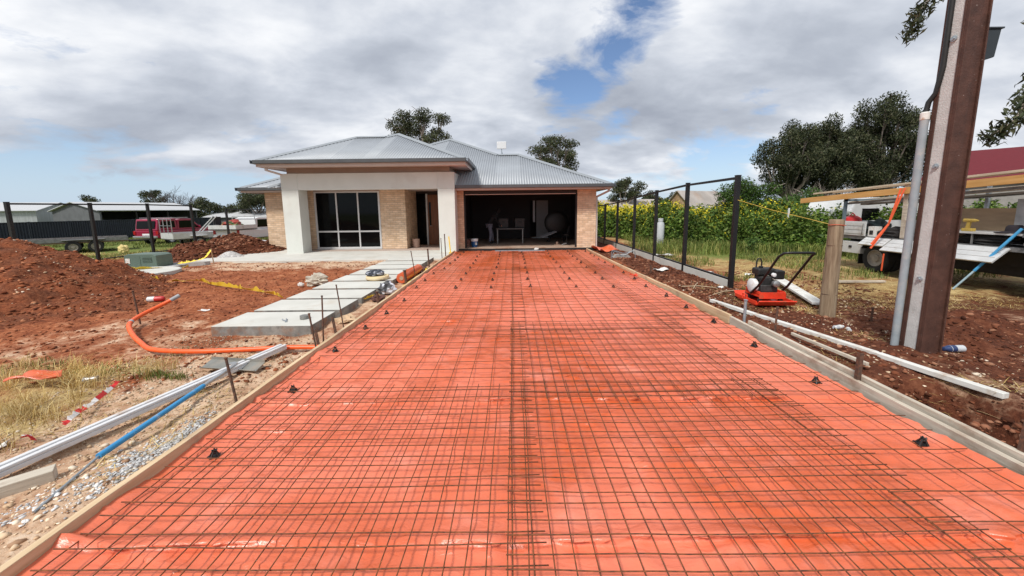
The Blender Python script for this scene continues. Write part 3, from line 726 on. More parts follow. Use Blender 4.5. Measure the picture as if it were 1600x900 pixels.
# window: frame, mullions, six panes
win = hb(MB().box(-8.49,-8.42,16.19,16.25,0.115,2.56).box(-5.76,-5.69,16.19,16.25,0.115,2.56).box(-8.42,-5.76,16.19,16.25,0.115,0.18).box(-8.42,-5.76,16.19,16.25,2.50,2.56), 'window', FRAME)
cols = [(-8.42, -7.58), (-7.525, -6.655), (-6.60, -5.76)]
for a in (-7.58, -6.655):
    o = MB().box(a, a+0.055, 16.192, 16.248, 0.18, 2.50).build('mullion', FRAME); o.parent = win
for (a, b) in cols:
    o = MB().box(a, b, 16.192, 16.248, 0.82, 0.885).build('transom', FRAME); o.parent = win
    for (z0, z1) in ((0.18, 0.82), (0.885, 2.50)):
        o = MB().box(a, b, 16.226, 16.236, z0, z1).build('pane', GLASSD); o.parent = win
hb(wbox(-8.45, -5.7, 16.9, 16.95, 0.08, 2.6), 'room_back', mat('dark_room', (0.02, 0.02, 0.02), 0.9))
# garage opening
hb(wbox(-2.04, 2.695, HY+0.10, HY+0.28, 2.36, 2.50), 'roller_door_hood', mat('dark_roller_door', (0.03, 0.022, 0.02), 0.6))
hb(wbox(-2.04, 2.695, HY+0.06, HY+0.098, 2.335, 2.36), 'door_rail', FASCIA)
hb(wbox(-2.043, -1.98, HY+0.05, HY+0.16, 0.105, 2.36), 'door_track', MEMBD)
hb(wbox(2.635, 2.697, HY+0.05, HY+0.16, 0.105, 2.36), 'door_track', MEMBD)
hb(wbox(-2.395, -2.30, HY+0.245, 21.2, 0.105, 2.50), 'garage_wall', PLASTER_SHADE)
hb(wbox(3.26, 3.355, HY+0.245, 21.2, 0.105, 2.50), 'garage_wall', PLASTER_SHADE)
hb(wbox(-2.395, 0.98, 21.2, 21.3, 0.105, 2.50), 'garage_wall', PLASTER_SHADE)
hb(wbox(1.98, 3.355, 21.2, 21.3, 0.105, 2.50), 'garage_wall', PLASTER_SHADE)
hb(wbox(0.98, 1.98, 21.2, 21.3, 2.22, 2.50), 'garage_wall', PLASTER_SHADE)
hb(wbox(0.9, 2.1, 22.6, 22.7, 0.1, 2.5), 'passage_wall', PLASTER_SHADE)
hb(wbox(-2.395, 3.355, HY+0.245, 23, 2.50, 2.54), 'garage_ceiling', CEIL_SHADE)
idoor = hb(wbox(1.32, 1.97, 21.13, 21.17, 0.12, 2.2), 'inner_door', mat('white_door', (0.40, 0.40, 0.41), 0.6, var=0.03))
o = MB().tube([(1.90, 21.13, 1.05), (1.90, 21.08, 1.05), (1.80, 21.08, 1.05)], 0.014, 8).build('door_handle', ALU); o.parent = idoor; o.location = (0, 0, 0)
hb(wbox(1.13, 1.24, 21.14, 21.18, 1.0, 2.2), 'light_strip_window', mat('pale_pane', (0.75, 0.75, 0.77), 0.3, var=0.03))
hb(wbox(1.05, 1.98, 21.08, 21.2, 0.105, 0.145), 'door_step', FRAME)
for c in house.children:
    for g_ in c.children: 
        if g_.parent is not None and g_.location.length == 0: g_.location = (0, 0, 0)

# ------------------------------------------------------------------ roof: corrugated sheets clipped to each slope
def slope_sheet(poly, name='roof_slope', pitch=0.105, amp=0.0085, m=None):
    """poly: 3-D points on one plane, first two along the eave; ribs run up the slope"""
    P = [Vector(p) for p in poly]; u = (P[1]-P[0]).normalized()
    nrm = None
    for q in P[2:]:
        c = u.cross(q - P[0])
        if c.length > 1e-4: nrm = c.normalized(); break
    if nrm.z < 0: nrm = -nrm
    v = nrm.cross(u)
    Q = [((p-P[0]).dot(u), (p-P[0]).dot(v)) for p in P]
    us = [q[0] for q in Q]; umin, umax = min(us), max(us)
    n = int((umax-umin)/pitch*6); V = []; F = []; prev = False
    for i in range(n+1):
        t = umin + 1e-4 + (umax-umin-2e-4)*i/n
        hits = []
        for a in range(len(Q)):
            (u0, v0), (u1, v1) = Q[a], Q[(a+1) % len(Q)]
            if (u0-t)*(u1-t) <= 0 and abs(u1-u0) > 1e-9: hits.append(v0+(v1-v0)*(t-u0)/(u1-u0))
        if len(hits) < 2: prev = False; continue
        h = amp*math.cos(2*PI*i/6)
        b = len(V)
        for hv in (min(hits), max(hits)): V.append(tuple(P[0] + u*t + v*hv + nrm*h - Vector((0, HY, 0))))
        if prev: F.append((b-2, b, b+1, b-1))
        prev = True
    me = bpy.data.meshes.new(name); me.from_pydata(V, [], F); me.update(); me.materials.append(m or ROOFM)
    me.polygons.foreach_set('use_smooth', [True]*len(me.polygons))
    o = bpy.data.objects.new(name, me); COL.objects.link(o); o.parent = house
    md = o.modifiers.new('thick', 'SOLIDIFY'); md.thickness = 0.004
    return o
def cap(a, b, up=0.028):
    a, b = Vector(a), Vector(b); z = Vector((0, 0, up)); d = (b-a).normalized(); s = d.cross(Vector((0,0,1))).normalized()
    mb = MB(); off = Vector((0, -HY, 0))
    prof = [(-0.15, -0.060), (-0.145, -0.052), (-0.03, 0.004), (0, 0.022), (0.03, 0.004), (0.145, -0.052), (0.15, -0.060), (0, -0.005)]
    vs = [a + s*p[0] + z + Vector((0,0,p[1])) + off for p in prof] + [b + s*p[0] + z + Vector((0,0,p[1])) + off for p in prof]
    n = len(prof); mb.add(vs, [tuple(range(n)), tuple(range(2*n-1, n-1, -1))] + [(i, n+i, n+(i+1)%n, (i+1)%n) for i in range(n)])
    mb.build('ridge_cap', CAPM, house)
T = 0.46
def rp(x, y, y0, z0): return (x, y, z0 + T*(y-y0))
GZ0, GY0 = 2.69, 15.25
PA = (-3.43, 21.66, GZ0 + T*6.41)
C0 = (3.98, GY0, GZ0); R1 = (0.32, 18.91, GZ0+T*3.66); R2 = (-0.68, 18.91, GZ0+T*3.66); CB = (3.98, 22.57, GZ0)
slope_sheet([(-9.84, GY0, GZ0), C0, R1, R2, PA])
slope_sheet([C0, CB, R1])
slope_sheet([CB, (-3, 22.57, GZ0), R2, R1])
slope_sheet([(2.98, 15.25, GZ0), (2.98, 28.07, GZ0), PA])
slope_sheet([(2.98, 28.07, GZ0), (-9.84, 28.07, GZ0), PA])
slope_sheet([(-9.84, 28.07, GZ0), (-9.84, 15.25, GZ0), PA])
cap(C0, R1); cap(R1, R2); cap(R2, PA); cap(PA, (-9.84, 15.25, GZ0)); cap(R1, CB); cap(PA, (2.98, 28.07, GZ0)); cap(PA, (-9.84, 28.07, GZ0))
QZ0, QY0 = 3.63, 14.40
A0 = (-9.63, QY0, QZ0); B0 = (-1.76, QY0, QZ0); P2 = (-5.18, 17.80, QZ0+T*3.40); Q2 = (-5.64, 17.36, QZ0+T*2.96); L2 = (-6.95, 17.36, QZ0+T*2.96)
slope_sheet([A0, B0, P2, Q2, L2])
slope_sheet([B0, (-1.76, 21.2, QZ0), P2])
slope_sheet([A0, (-9.63, 20.32, QZ0), L2])
slope_sheet([(-9.63, 20.32, QZ0), (-5.6, 20.32, QZ0), Q2, L2])
slope_sheet([(-8.58, 21.2, QZ0), (-1.76, 21.2, QZ0), P2])
cap(A0, L2); cap(L2, Q2); cap(Q2, P2); cap(P2, B0); cap(P2, (-1.76, 21.2, QZ0)); cap(P2, (-8.58, 21.2, QZ0)); cap(L2, (-9.63, 20.32, QZ0))
WZ0 = 2.76
slope_sheet([(-11.75, 16.4, WZ0), (-8.9, 16.4, WZ0), (-8.2, 19.95, WZ0+T*3.55)])
slope_sheet([(-11.75, 16.4, WZ0), (-11.75, 23.5, WZ0), (-8.2, 19.95, WZ0+T*3.55)])
cap((-11.75, 16.4, WZ0), (-8.2, 19.95, WZ0+T*3.55))
# eaves: gutter, fascia, soffit
def gutter(a, b, out):
    """square dark gutter from a to b, out = outward direction"""
    a, b, w = Vector(a), Vector(b), Vector(out); off = Vector((0, -HY, 0)); z = Vector((0, 0, 1)); mb = MB()
    prof = [(0, -0.115), (0.10, -0.115), (0.115, -0.10), (0.125, 0.012), (0.115, 0.022), (0.105, 0.012), (0.10, -0.10), (0.01, -0.105), (0.0, 0.0)]
    vs = [a + w*p[0] + z*p[1] + off for p in prof] + [b + w*p[0] + z*p[1] + off for p in prof]; n = len(prof)
    mb.add(vs, [tuple(range(n)), tuple(range(2*n-1, n-1, -1))] + [(i, n+i, n+(i+1)%n, (i+1)%n) for i in range(n)])
    mb.build('gutter', GUTTER, house)
gz1 = QZ0 - 0.01
gutter((-9.66, 14.385, gz1), (-1.73, 14.385, gz1), (0, -1, 0)); gutter((-1.745, 14.27, gz1), (-1.745, 17.35, gz1), (1, 0, 0)); gutter((-9.645, 14.27, gz1), (-9.645, 20.2, gz1), (-1, 0, 0))
hb(wbox(-9.60, -1.79, 14.40, 14.43, 3.40, 3.525), 'fascia', FASCIA); hb(wbox(-1.79, -1.76, 14.40, 17.4, 3.40, 3.525), 'fascia', FASCIA); hb(wbox(-9.63, -9.60, 14.40, 20.0, 3.40, 3.525), 'fascia', FASCIA)
hb(wbox(-9.60, -1.79, 14.43, 18.5, 3.428, 3.44), 'soffit', SOFFIT)
gz2 = GZ0 - 0.01
gutter((-2.28, 15.235, gz2), (4.02, 15.235, gz2), (0, -1, 0)); gutter((3.99, 15.12, gz2), (3.99, 22.5, gz2), (1, 0, 0))
hb(wbox(-2.29, 3.96, 15.25, 15.28, 2.50, 2.595), 'fascia', FASCIA); hb(wbox(3.96, 3.985, 15.25, 26, 2.50, 2.595), 'fascia', FASCIA)
hb(wbox(-2.28, 3.955, 15.283, HY+0.02, 2.505, 2.517), 'soffit', SOFFIT); hb(wbox(3.482, 3.955, HY+0.02, 26, 2.534, 2.545), 'soffit', SOFFIT)
gz3 = WZ0 - 0.01
gutter((-11.78, 16.385, gz3), (-9.12, 16.385, gz3), (0, -1, 0)); gutter((-11.765, 16.27, gz3), (-11.765, 23, gz3), (-1, 0, 0))
hb(wbox(-11.72, -9.12, 16.40, 16.43, 2.56, 2.66), 'fascia', FASCIA); hb(wbox(-11.75, -11.72, 16.40, 23, 2.56, 2.66), 'fascia', FASCIA)
hb(wbox(-11.71, -9.12, 16.43, 17.0, 2.622, 2.634), 'soffit', SOFFIT)
# downpipes
PIPEP = mat('cream_downpipe', (0.60, 0.55, 0.52), 0.5, var=0.04)
hb(MB().beam((3.90, 15.40, 2.52), (3.90, 15.40, 2.42), 0.09, 0.09, (0,1,0)).beam((3.92, 15.40, 2.43), (3.52, 15.93, 2.20), 0.09, 0.06).beam((3.525, 15.92, 2.23), (3.525, 15.92, 0.02), 0.075, 0.09, (0,1,0)), 'downpipe', PIPEP)
hb(MB().beam((-9.35, 14.55, 3.43), (-9.35, 14.55, 3.28), 0.08, 0.08, (0,1,0)).beam((-9.35, 14.52, 3.30), (-9.02, 15.10, 3.14), 0.09, 0.06), 'downpipe', PIPEP)

# things about the house
t = thing('antenna_panel', 'flat white panel antenna on a short mast above the garage roof', 'antenna', (-0.53, 19.6, 4.34))
MB().box(-0.24, 0.24, -0.05, 0.05, 0.42, 0.78).build('panel', mat('white_panel', (0.66, 0.67, 0.68), 0.5, var=0.03), t, bev=0.02)
MB().tube([(0, 0, -0.25), (0, 0, 0.45)], 0.022, 8).tube([(0.18, 0.25, -0.15), (0.0, 0.02, 0.3)], 0.015, 6).build('mast', GALV, t)

# concrete path along the house and the stepping slabs
path = MB(); poly = [(-11.3, 13.05), (-8.0, 12.78), (-2.42, 12.98), (-2.42, 15.66), (-9.3, 15.66), (-9.3, 16.9), (-11.6, 16.9)]
path.prism(poly, -0.12, 0.052, 'z'); o = path.build('concrete_path', CONC, bev=0.01); tag(o, kind='structure')
SIDE_SHADE = mat('rough_slab_side_shade', (0.15, 0.145, 0.135), 0.95, col2=(0.27, 0.26, 0.24), scale=9, bump=0.6, bscale=40, dirt=(0.24, 0.13, 0.08), dscale=5, dlo=0.5, dhi=0.7)  # shade of the upright faces and gaps put into a darker concrete colour
STEP_L = ['nearest stepping slab, with the pliers and tape roll on it', 'second stepping slab from the near end of the path', 'third stepping slab from the near end of the path',
          'fourth stepping slab, the one just in front of the float and bag', 'fifth stepping slab, carrying the pale float and dark bag', 'sixth stepping slab, just behind the pale float',
          'seventh stepping slab towards the house', 'eighth stepping slab, second before the house path', 'last stepping slab, next to the path along the house']
for k in range(9):
    y0 = 5.08 + k*0.865 + random.uniform(-0.01, 0.01); sx = 0.016*k
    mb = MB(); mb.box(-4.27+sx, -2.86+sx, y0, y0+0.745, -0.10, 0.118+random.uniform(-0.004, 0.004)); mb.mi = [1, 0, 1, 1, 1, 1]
    o = mb.build('stepping_slab', [CONC, SIDE_SHADE], bev=0.008)
    tag(o, STEP_L[k], 'slab', 'concrete stepping slabs')

# ------------------------------------------------------------------ in the garage
t = thing('trestle_table', 'dark topped table with thin pale legs inside the garage', 'table', (-0.14, 18.0, 0.102))
MB().box(-0.66, 0.66, -0.36, 0.36, 0.69, 0.73).build('tabletop', mat('dark_board', (0.04, 0.04, 0.04), 0.5), t)
MB().box(-0.66, 0.66, -0.385, -0.362, 0.69, 0.735).build('edge_trim', mat('dark_edge', (0.10, 0.10, 0.10), 0.5), t)
for sx in (-0.6, 0.6):
    for sy in (-0.33, 0.33): MB().tube([(sx, sy, 0), (sx, sy, 0.69)], 0.014, 8).build('leg', mat('white_legs', (0.42, 0.43, 0.42), 0.4, var=0.02), t)
for k, x0 in enumerate((-0.45, 0.32)):
    t = thing('black_crate', ['left black tool case on the garage table', 'right black tool case on the garage table'][k], 'tool case', (x0, 18.1, 0.835), 0.05*k)
    MB().box(-0.24, 0.24, -0.2, 0.2, 0, 0.48).build('body', BLACKPL, t, bev=0.03); MB().box(-0.25, 0.25, -0.21, 0.21, 0.38, 0.40).build('lid_rim', BLACKPL, t)
    MB().tube([(-0.08, -0.21, 0.3), (-0.08, -0.25, 0.3), (0.08, -0.25, 0.3), (0.08, -0.21, 0.3)], 0.012, 6).build('handle', BLACKPL, t)
t = thing('paint_bucket', 'blue bucket with a white lid just inside the garage', 'bucket', (-1.70, 16.45, 0.102))
MB().lathe([(0.125, 0), (0.14, 0.10), (0.150, 0.22), (0.152, 0.25)], n=18).build('pail', mat('blue_plastic', (0.015, 0.10, 0.28), 0.4, var=0.06), t, smooth=True)
MB().lathe([(0.158, 0.25), (0.162, 0.27), (0.162, 0.35), (0.15, 0.36)], n=18).build('lid', mat('white_lid', (0.75, 0.75, 0.75), 0.5, var=0.02), t, smooth=True)
MB().box(0.04, 0.12, -0.158, -0.150, 0.10, 0.20).build('paper_label', PAPER, t)
t = thing('paint_tin', 'dark red patterned tin beside the blue bucket in the garage', 'tin', (-2.0, 16.55, 0.102))
MB().lathe([(0.13, 0), (0.135, 0.01), (0.135, 0.30), (0.12, 0.31)], n=16).build('can', mat('dark_red_tin', (0.10, 0.025, 0.02), 0.5, col2=(0.3, 0.16, 0.12), scale=14), t, smooth=True)
MB().tube([(-0.135, 0, 0.26), (-0.1, -0.12, 0.36), (0.1, -0.12, 0.36), (0.135, 0, 0.26)], 0.006, 6).build('handle', ALU, t)
t = thing('clay_pot', 'small pinkish pot standing in the porch corner', 'pot', (-4.35, 16.75, 0.077))
MB().lathe([(0.12, 0), (0.155, 0.05), (0.165, 0.36), (0.17, 0.38), (0.15, 0.38), (0.14, 0.30)], n=16).build('pot_body', mat('pink_clay', (0.50, 0.34, 0.27), 0.8), t, smooth=True)
t = thing('wrapped_fan', 'big round black shape on a frame at the right of the garage', 'fan', (2.15, 18.6, 0.102))
MB().lathe([(0.02, -0.14), (0.40, -0.13), (0.56, -0.07), (0.60, 0.0), (0.56, 0.07), (0.40, 0.13), (0.02, 0.14)], (0, 0, 0.95), 24, Matrix.Rotation(PI/2, 3, 'X')).build('drum', BLACKPL, t, smooth=True)
MB().tube([(-0.35, 0, 0), (-0.25, 0, 0.6)], 0.03, 8).tube([(0.35, 0, 0), (0.25, 0, 0.6)], 0.03, 8).tube([(-0.42, -0.25, 0.03), (-0.35, 0, 0.03), (-0.42, 0.25, 0.03)], 0.03, 8).tube([(0.42, -0.25, 0.03), (0.35, 0, 0.03), (0.42, 0.25, 0.03)], 0.03, 8).build('stand', BLACKPL, t)
t = thing('pale_board', 'pale sheet of board leaning out from under the black drum', 'board', (1.72, 18.3, 0.50), 0.0, rot=(0.05, rad(-20), 0.1))
MB().box(-0.38, 0.38, -0.3, 0.3, 0, 0.02).build('sheet', mat('pale_board', (0.5, 0.5, 0.52), 0.6), t)
t = thing('swivel_chair', 'thin dark stool with a pale splayed foot by the garage pier', 'stool', (2.42, 16.9, 0.102))
MB().tube([(0, 0, 0.05), (0, 0, 0.45), (0.06, 0, 0.62), (0.12, 0, 0.85)], 0.018, 8).build('stem', BLACKPL, t)
for k in range(4):
    a = k*PI/2 + 0.5; MB().beam((0, 0, 0.08), (0.26*math.cos(a), 0.26*math.sin(a), 0.02), 0.035, 0.025).build('foot', mat('pale_foot', (0.7, 0.7, 0.7), 0.4) if k == 2 else BLACKPL, t)
MB().lathe([(0.10, 0.43), (0.15, 0.45), (0.15, 0.48), (0.11, 0.50)], n=16).build('seat', BLACKPL, t)
t = thing('wooden_foot', 'small pale stand on the garage floor in front of the drum', 'stand', (1.98, 16.8, 0.102))
MB().box(-0.14, 0.14, -0.09, 0.09, 0, 0.035).lathe([(0.05, 0.035), (0.055, 0.12), (0.03, 0.16)], n=10).build('stand_body', mat('brown_wood', (0.33, 0.22, 0.16), 0.7), t)
# the person bending over beside the table
def skin_body(name, joints, edges, m, parent=None, sub=2):
    me = bpy.data.meshes.new(name); me.from_pydata([j[0] for j in joints], edges, []); me.update()
    o = bpy.data.objects.new(name, me); COL.objects.link(o)
    if parent: o.parent = parent
    sk = o.modifiers.new('skin', 'SKIN'); sk.use_smooth_shade = True
    if not me.skin_vertices: 
        bm = bmesh.new(); bm.from_mesh(me); bm.verts.layers.skin.verify(); bm.to_mesh(me); bm.free()
    for i, j in enumerate(joints):
        me.skin_vertices[0].data[i].radius = (j[1], j[1] if len(j) < 3 else j[2])
    me.skin_vertices[0].data[0].use_root = True
    s = o.modifiers.new('sub', 'SUBSURF'); s.levels = sub; s.render_levels = sub
    me.materials.append(m)
    return o
CLOTH_D = mat('dark_shirt', (0.016, 0.016, 0.018), 0.9); JEANS = mat('grey_blue_trousers', (0.16, 0.165, 0.21), 0.9, var=0.15); SKIN = mat('skin', (0.42, 0.24, 0.16), 0.6)
person = thing('person', 'person in a dark shirt and grey trousers bending over beside the garage table', 'person', (-1.12, 18.0, 0.102), 0.15)
J = [((0, 0, 0.93), 0.15, 0.12), ((0.05, -0.02, 1.06), 0.145, 0.115), ((0.16, -0.04, 1.22), 0.16, 0.12), ((0.27, -0.05, 1.34), 0.15, 0.10), ((0.35, -0.06, 1.42), 0.06), ((0.40, -0.06, 1.48), 0.075), ((0.45, -0.06, 1.54), 0.092), ((0.46, -0.06, 1.60), 0.075),
     ((0.26, -0.20, 1.32), 0.062), ((0.32, -0.30, 1.10), 0.048), ((0.46, -0.24, 0.92), 0.036), ((0.52, -0.22, 0.87), 0.028),
     ((0.26, 0.12, 1.32), 0.062), ((0.36, 0.20, 1.10), 0.048), ((0.52, 0.12, 0.94), 0.036), ((0.58, 0.10, 0.89), 0.028),
     ((-0.01, -0.10, 0.86), 0.10), ((0.05, -0.12, 0.48), 0.068), ((-0.02, -0.13, 0.10), 0.045), ((0.03, -0.14, 0.035), 0.038), ((0.16, -0.15, 0.03), 0.032),
     ((-0.01, 0.10, 0.86), 0.10), ((0.12, 0.12, 0.48), 0.068), ((0.15, 0.14, 0.10), 0.045), ((0.20, 0.14, 0.035), 0.038), ((0.33, 0.14, 0.03), 0.032)]
E_ = [(0,1),(1,2),(2,3),(3,4),(4,5),(5,6),(6,7),(3,8),(8,9),(9,10),(10,11),(3,12),(12,13),(13,14),(14,15),(0,16),(16,17),(17,18),(18,19),(19,20),(0,21),(21,22),(22,23),(23,24),(24,25)]
body = skin_body('body', J, E_, CLOTH_D, person)
tr = skin_body('trousers', [((0, 0, 0.96), 0.165, 0.135), ((-0.01, -0.10, 0.86), 0.115), ((0.05, -0.12, 0.48), 0.085), ((-0.02, -0.13, 0.08), 0.066), ((-0.01, 0.10, 0.86), 0.115), ((0.12, 0.12, 0.48), 0.085), ((0.15, 0.14, 0.08), 0.066)], [(0,1),(1,2),(2,3),(0,4),(4,5),(5,6)], JEANS, person)
MB().lathe([(0.03, -0.10), (0.075, -0.07), (0.092, 0.0), (0.085, 0.06), (0.05, 0.10), (0.01, 0.11)], (0.46, -0.06, 1.57), 14).build('hair', mat('dark_hair', (0.012, 0.01, 0.009), 0.8), person, smooth=True)
for (hx, hy, hz) in ((0.53, -0.22, 0.86), (0.59, 0.10, 0.88)):
    mb = MB()
    for k, dy in enumerate((-0.028, -0.010, 0.009, 0.026)): mb.tube([(0, dy*0.8, 0), (0.035, dy, -0.02), (0.055+0.006*(k in (1, 2)), dy, -0.05)], [0.011, 0.009, 0.007], 6)
    mb.tube([(0, -0.03, 0.0), (0.02, -0.05, -0.02), (0.03, -0.05, -0.045)], [0.012, 0.010, 0.008], 6); mb.lathe([(0.02, -0.012), (0.034, 0.0), (0.02, 0.014)], n=10)
    mb.build('hand', SKIN, person, loc=(hx, hy, hz), smooth=True)
# ------------------------------------------------------------------ fences
def open_fence(name, label, posts, rail_top=True, plinth=False, size=0.075, bottom=True):
    """posts: (x, y, z_bottom, z_top)"""
    x0, y0 = posts[0][0], posts[0][1]
    t = thing(name, label, 'fence', (x0, y0, 0))
    for i, (x, y, zb, zt) in enumerate(posts):
        p = MB().box(-size/2, size/2, -size/2, size/2, zb - 0.3, zt).build('post', BLACK, t, bev=0.004, loc=(x-x0, y-y0, 0))
        MB().box(-size/2-0.004, size/2+0.004, -size/2-0.004, size/2+0.004, zt, zt+0.012).build('post_cap', BLACK, p)
    for a, b in zip(posts[:-1], posts[1:]):
        A = Vector((a[0]-x0, a[1]-y0, 0)); B = Vector((b[0]-x0, b[1]-y0, 0)); d = (B-A).normalized()*size*0.52
        if rail_top: MB().beam(A + d + Vector((0,0,a[3]-0.045)), B - d + Vector((0,0,b[3]-0.045)), 0.045, 0.05).build('top_rail', BLACK, t)
        if bottom: MB().beam(A + d + Vector((0,0,a[2]+(0.205 if plinth else 0.125))), B - d + Vector((0,0,b[2]+(0.205 if plinth else 0.125))), 0.05, 0.035).build('bottom_rail', BLACK, t)
        if plinth: MB().beam(A + d + Vector((0,0,a[2]+0.02)), B - d + Vector((0,0,b[2]+0.02)), 0.06, 0.33).build('plinth', CONC, t, bev=0.006)
    return t
fy = [7.72, 9.9, 12.0, 14.1, 16.4, 18.6, 20.8, 23.0]
ft = [2.33, 2.33, 2.25, 2.13, 2.0, 1.93, 1.88, 1.85]
open_fence('fence_frame', 'black post and rail fence frame with concrete plinths on the right', [(4.55, yy, 0.0, zz) for yy, zz in zip(fy, ft)], plinth=True, size=0.085)
open_fence('fence_frame', 'black post and rail fence frame along the left boundary', [(-14.6, 10.9, -0.02, 2.08), (-14.83, 13.25, -0.02, 2.10), (-15.08, 15.59, -0.02, 2.12), (-15.3, 17.95, -0.02, 2.10)], size=0.085)
open_fence('fence_frame', 'smaller black fence frame in front of the white tray truck', [(-15.5, 20.4, -0.1, 1.93), (-13.6, 20.9, -0.1, 1.93), (-11.9, 21.4, -0.1, 1.93)], size=0.085, bottom=False)
# dark sheet fence of the neighbour: ribbed panels between posts
NAVY = mat('dark_blue_sheet_steel', (0.020, 0.026, 0.040), 0.5, 0.1, var=0.12, scale=2)
t = thing('sheet_fence', 'dark blue ribbed steel fence behind the trailers on the left', 'fence', (-33.4, 14, -0.42))
yy = 0.0
while yy < 27:
    mb = MB(); n = 14; pts = []
    for i in range(n*4+1):
        q = i/(n*4); pts.append((0.03*(1 if (i//2) % 2 else -1), 0.05 + q*2.28))
    vs = [(a, b, 0.03) for a, b in pts] + [(a, b, 1.62) for a, b in pts]; m_ = len(pts)
    mb.add(vs, [(i, i+1, m_+i+1, m_+i) for i in range(m_-1)])
    mb.build('panel', NAVY, t, loc=(0, yy, 0))
    MB().box(-0.05, 0.05, -0.035, 0.035, 0, 1.68).build('post', NAVY, t, loc=(0, yy, 0))
    MB().box(-0.035, 0.045, 0.04, 2.34, 1.62, 1.66).build('top_rail', NAVY, t, loc=(0, yy, 0))
    yy += 2.38

# ------------------------------------------------------------------ utility pole of two steel channels with a concrete core
POLEB = mat('brown_steel', (0.050, 0.020, 0.013), 0.65, 0.1, col2=(0.095, 0.040, 0.027), scale=7, bump=0.4, bscale=60, dirt=(0.42, 0.36, 0.33), dscale=34, dlo=0.67, dhi=0.72)
POLEC = mat('pole_concrete', (0.44, 0.44, 0.43), 0.9, col2=(0.56, 0.56, 0.55), scale=5, bump=0.5, bscale=60, dirt=(0.33, 0.30, 0.28), dscale=9, dlo=0.58, dhi=0.75)
t = thing('utility_pole', 'tall utility pole of brown steel channels with a pale concrete core', 'utility pole', (4.545, 4.035, 0))
def taper(mb, x0, x1, y0, y1, z1=9.0, k=0.80):
    vs = [(x0,y0,-0.4),(x1,y0,-0.4),(x1,y1,-0.4),(x0,y1,-0.4)] + [(x0*k,y0*k,z1),(x1*k,y0*k,z1),(x1*k,y1*k,z1),(x0*k,y1*k,z1)]
    return mb.add(vs, [(0,3,2,1),(4,5,6,7),(0,1,5,4),(1,2,6,5),(2,3,7,6),(3,0,4,7)])
taper(MB(), -0.106, 0.106, -0.085, 0.085).build('core', POLEC, t)
mb = MB(); taper(mb, -0.115, 0.012, -0.120, -0.086); taper(mb, 0.013, 0.098, -0.100, -0.086); taper(mb, 0.099, 0.115, -0.122, -0.086); taper(mb, -0.117, -0.107, -0.086, -0.062)
mb.build('front_channel', POLEB, t, bev=0.004)
mb = MB(); taper(mb, -0.115, 0.115, 0.086, 0.120); taper(mb, -0.118, -0.107, 0.066, 0.086); mb.build('back_channel', POLEB, t, bev=0.004)
for z in (0.9, 2.1, 3.35, 4.7, 6.0):
    k = 1 - 0.2*(z+0.4)/9.4
    MB().lathe([(0.028, 0), (0.028, 0.010), (0.015, 0.012), (0.014, 0.026)], (0, 0, 0), 12, Matrix.Rotation(-PI/2, 3, 'Y')).build('bolt', GALV, t, loc=(-0.107*k, 0.0, z))
t = thing('cable_conduit', 'grey conduit pipe strapped to the left side of the utility pole', 'conduit', (4.405, 4.175, 0))
MB().tube([(0, 0, -0.2), (0.0, 0, 1.3), (0.0, 0.0, 2.62)], 0.036, 14).build('pipe', mat('grey_pvc', (0.27, 0.31, 0.34), 0.45, var=0.1, scale=6, dirt=(0.38, 0.37, 0.36), dscale=7), t, smooth=True)
MB().lathe([(0.039, 2.60), (0.039, 2.67), (0.03, 2.68)], n=14).build('collar', PAPER, t)
MB().tube([(0, 0, 2.66), (0.02, 0, 2.78), (0.03, -0.05, 2.86), (0.035, -0.08, 3.1), (0.045, -0.08, 6.0)], 0.024, 10).build('cable', BLACKPL, t, smooth=True)
t = thing('junction_box', 'dark box mounted high on the right side of the utility pole', 'box', (4.70, 4.07, 3.05))
mb = MB(); mb.prism([(-0.03, 0.06), (0.10, 0.10), (0.13, 0.36), (-0.03, 0.36)], -0.10, 0.10, 'y'); mb.build('housing', mat('dark_box', (0.02, 0.028, 0.034), 0.5), t, bev=0.008)
MB().box(-0.035, 0.145, -0.11, 0.11, 0.361, 0.375).build('lid', mat('dark_box', (0.02, 0.028, 0.034), 0.5), t)

# ------------------------------------------------------------------ round timber post with string
WOODP = mat('weathered_post', (0.17, 0.115, 0.07), 0.9, col2=(0.33, 0.25, 0.165), scale=4, stretch=(7, 7, 0.6), bump=0.6, bscale=10, bdist=0.02)
t = thing('timber_post', 'round weathered timber post with a red string round its top', 'post', (4.80, 5.58, 0))
pr = []
mb = MB(); rnd = random.Random(4); n = 18
for z in [-0.4, -0.05, 0.2, 0.45, 0.7, 0.95, 1.2, 1.4, 1.49, 1.505]:
    r = 0.102 - 0.007*z
    pr.append((r if z < 1.5 else r*0.93, z))
mb.lathe(pr, n=n); mb.v = [(x_*(1+0.05*math.sin(3*math.atan2(y_, x_)+1)+rnd.uniform(-0.02, 0.02)), y_*(1+0.05*math.sin(3*math.atan2(y_, x_)+1)), z_) for (x_, y_, z_) in mb.v]
mb.build('shaft', WOODP, t, smooth=True)
for z in (0.38, 1.12): MB().lathe([(0.1015-0.007*z, z-0.004), (0.1045-0.007*z, z), (0.1015-0.007*z, z+0.004)], n=n).build('wire_band', RUST2, t)
MB().tube([(0.100*math.cos(a), 0.100*math.sin(a), 1.425+0.006*math.sin(a*2)) for a in np.linspace(0, 2*PI, 20)], 0.005, 6).build('string_wrap', mat('red_string', (0.62, 0.09, 0.03), 0.6), t)
t = thing('string_line', 'yellow string line stretched from the timber post to the black fence', 'string', (4.80, 5.68, 1.425))
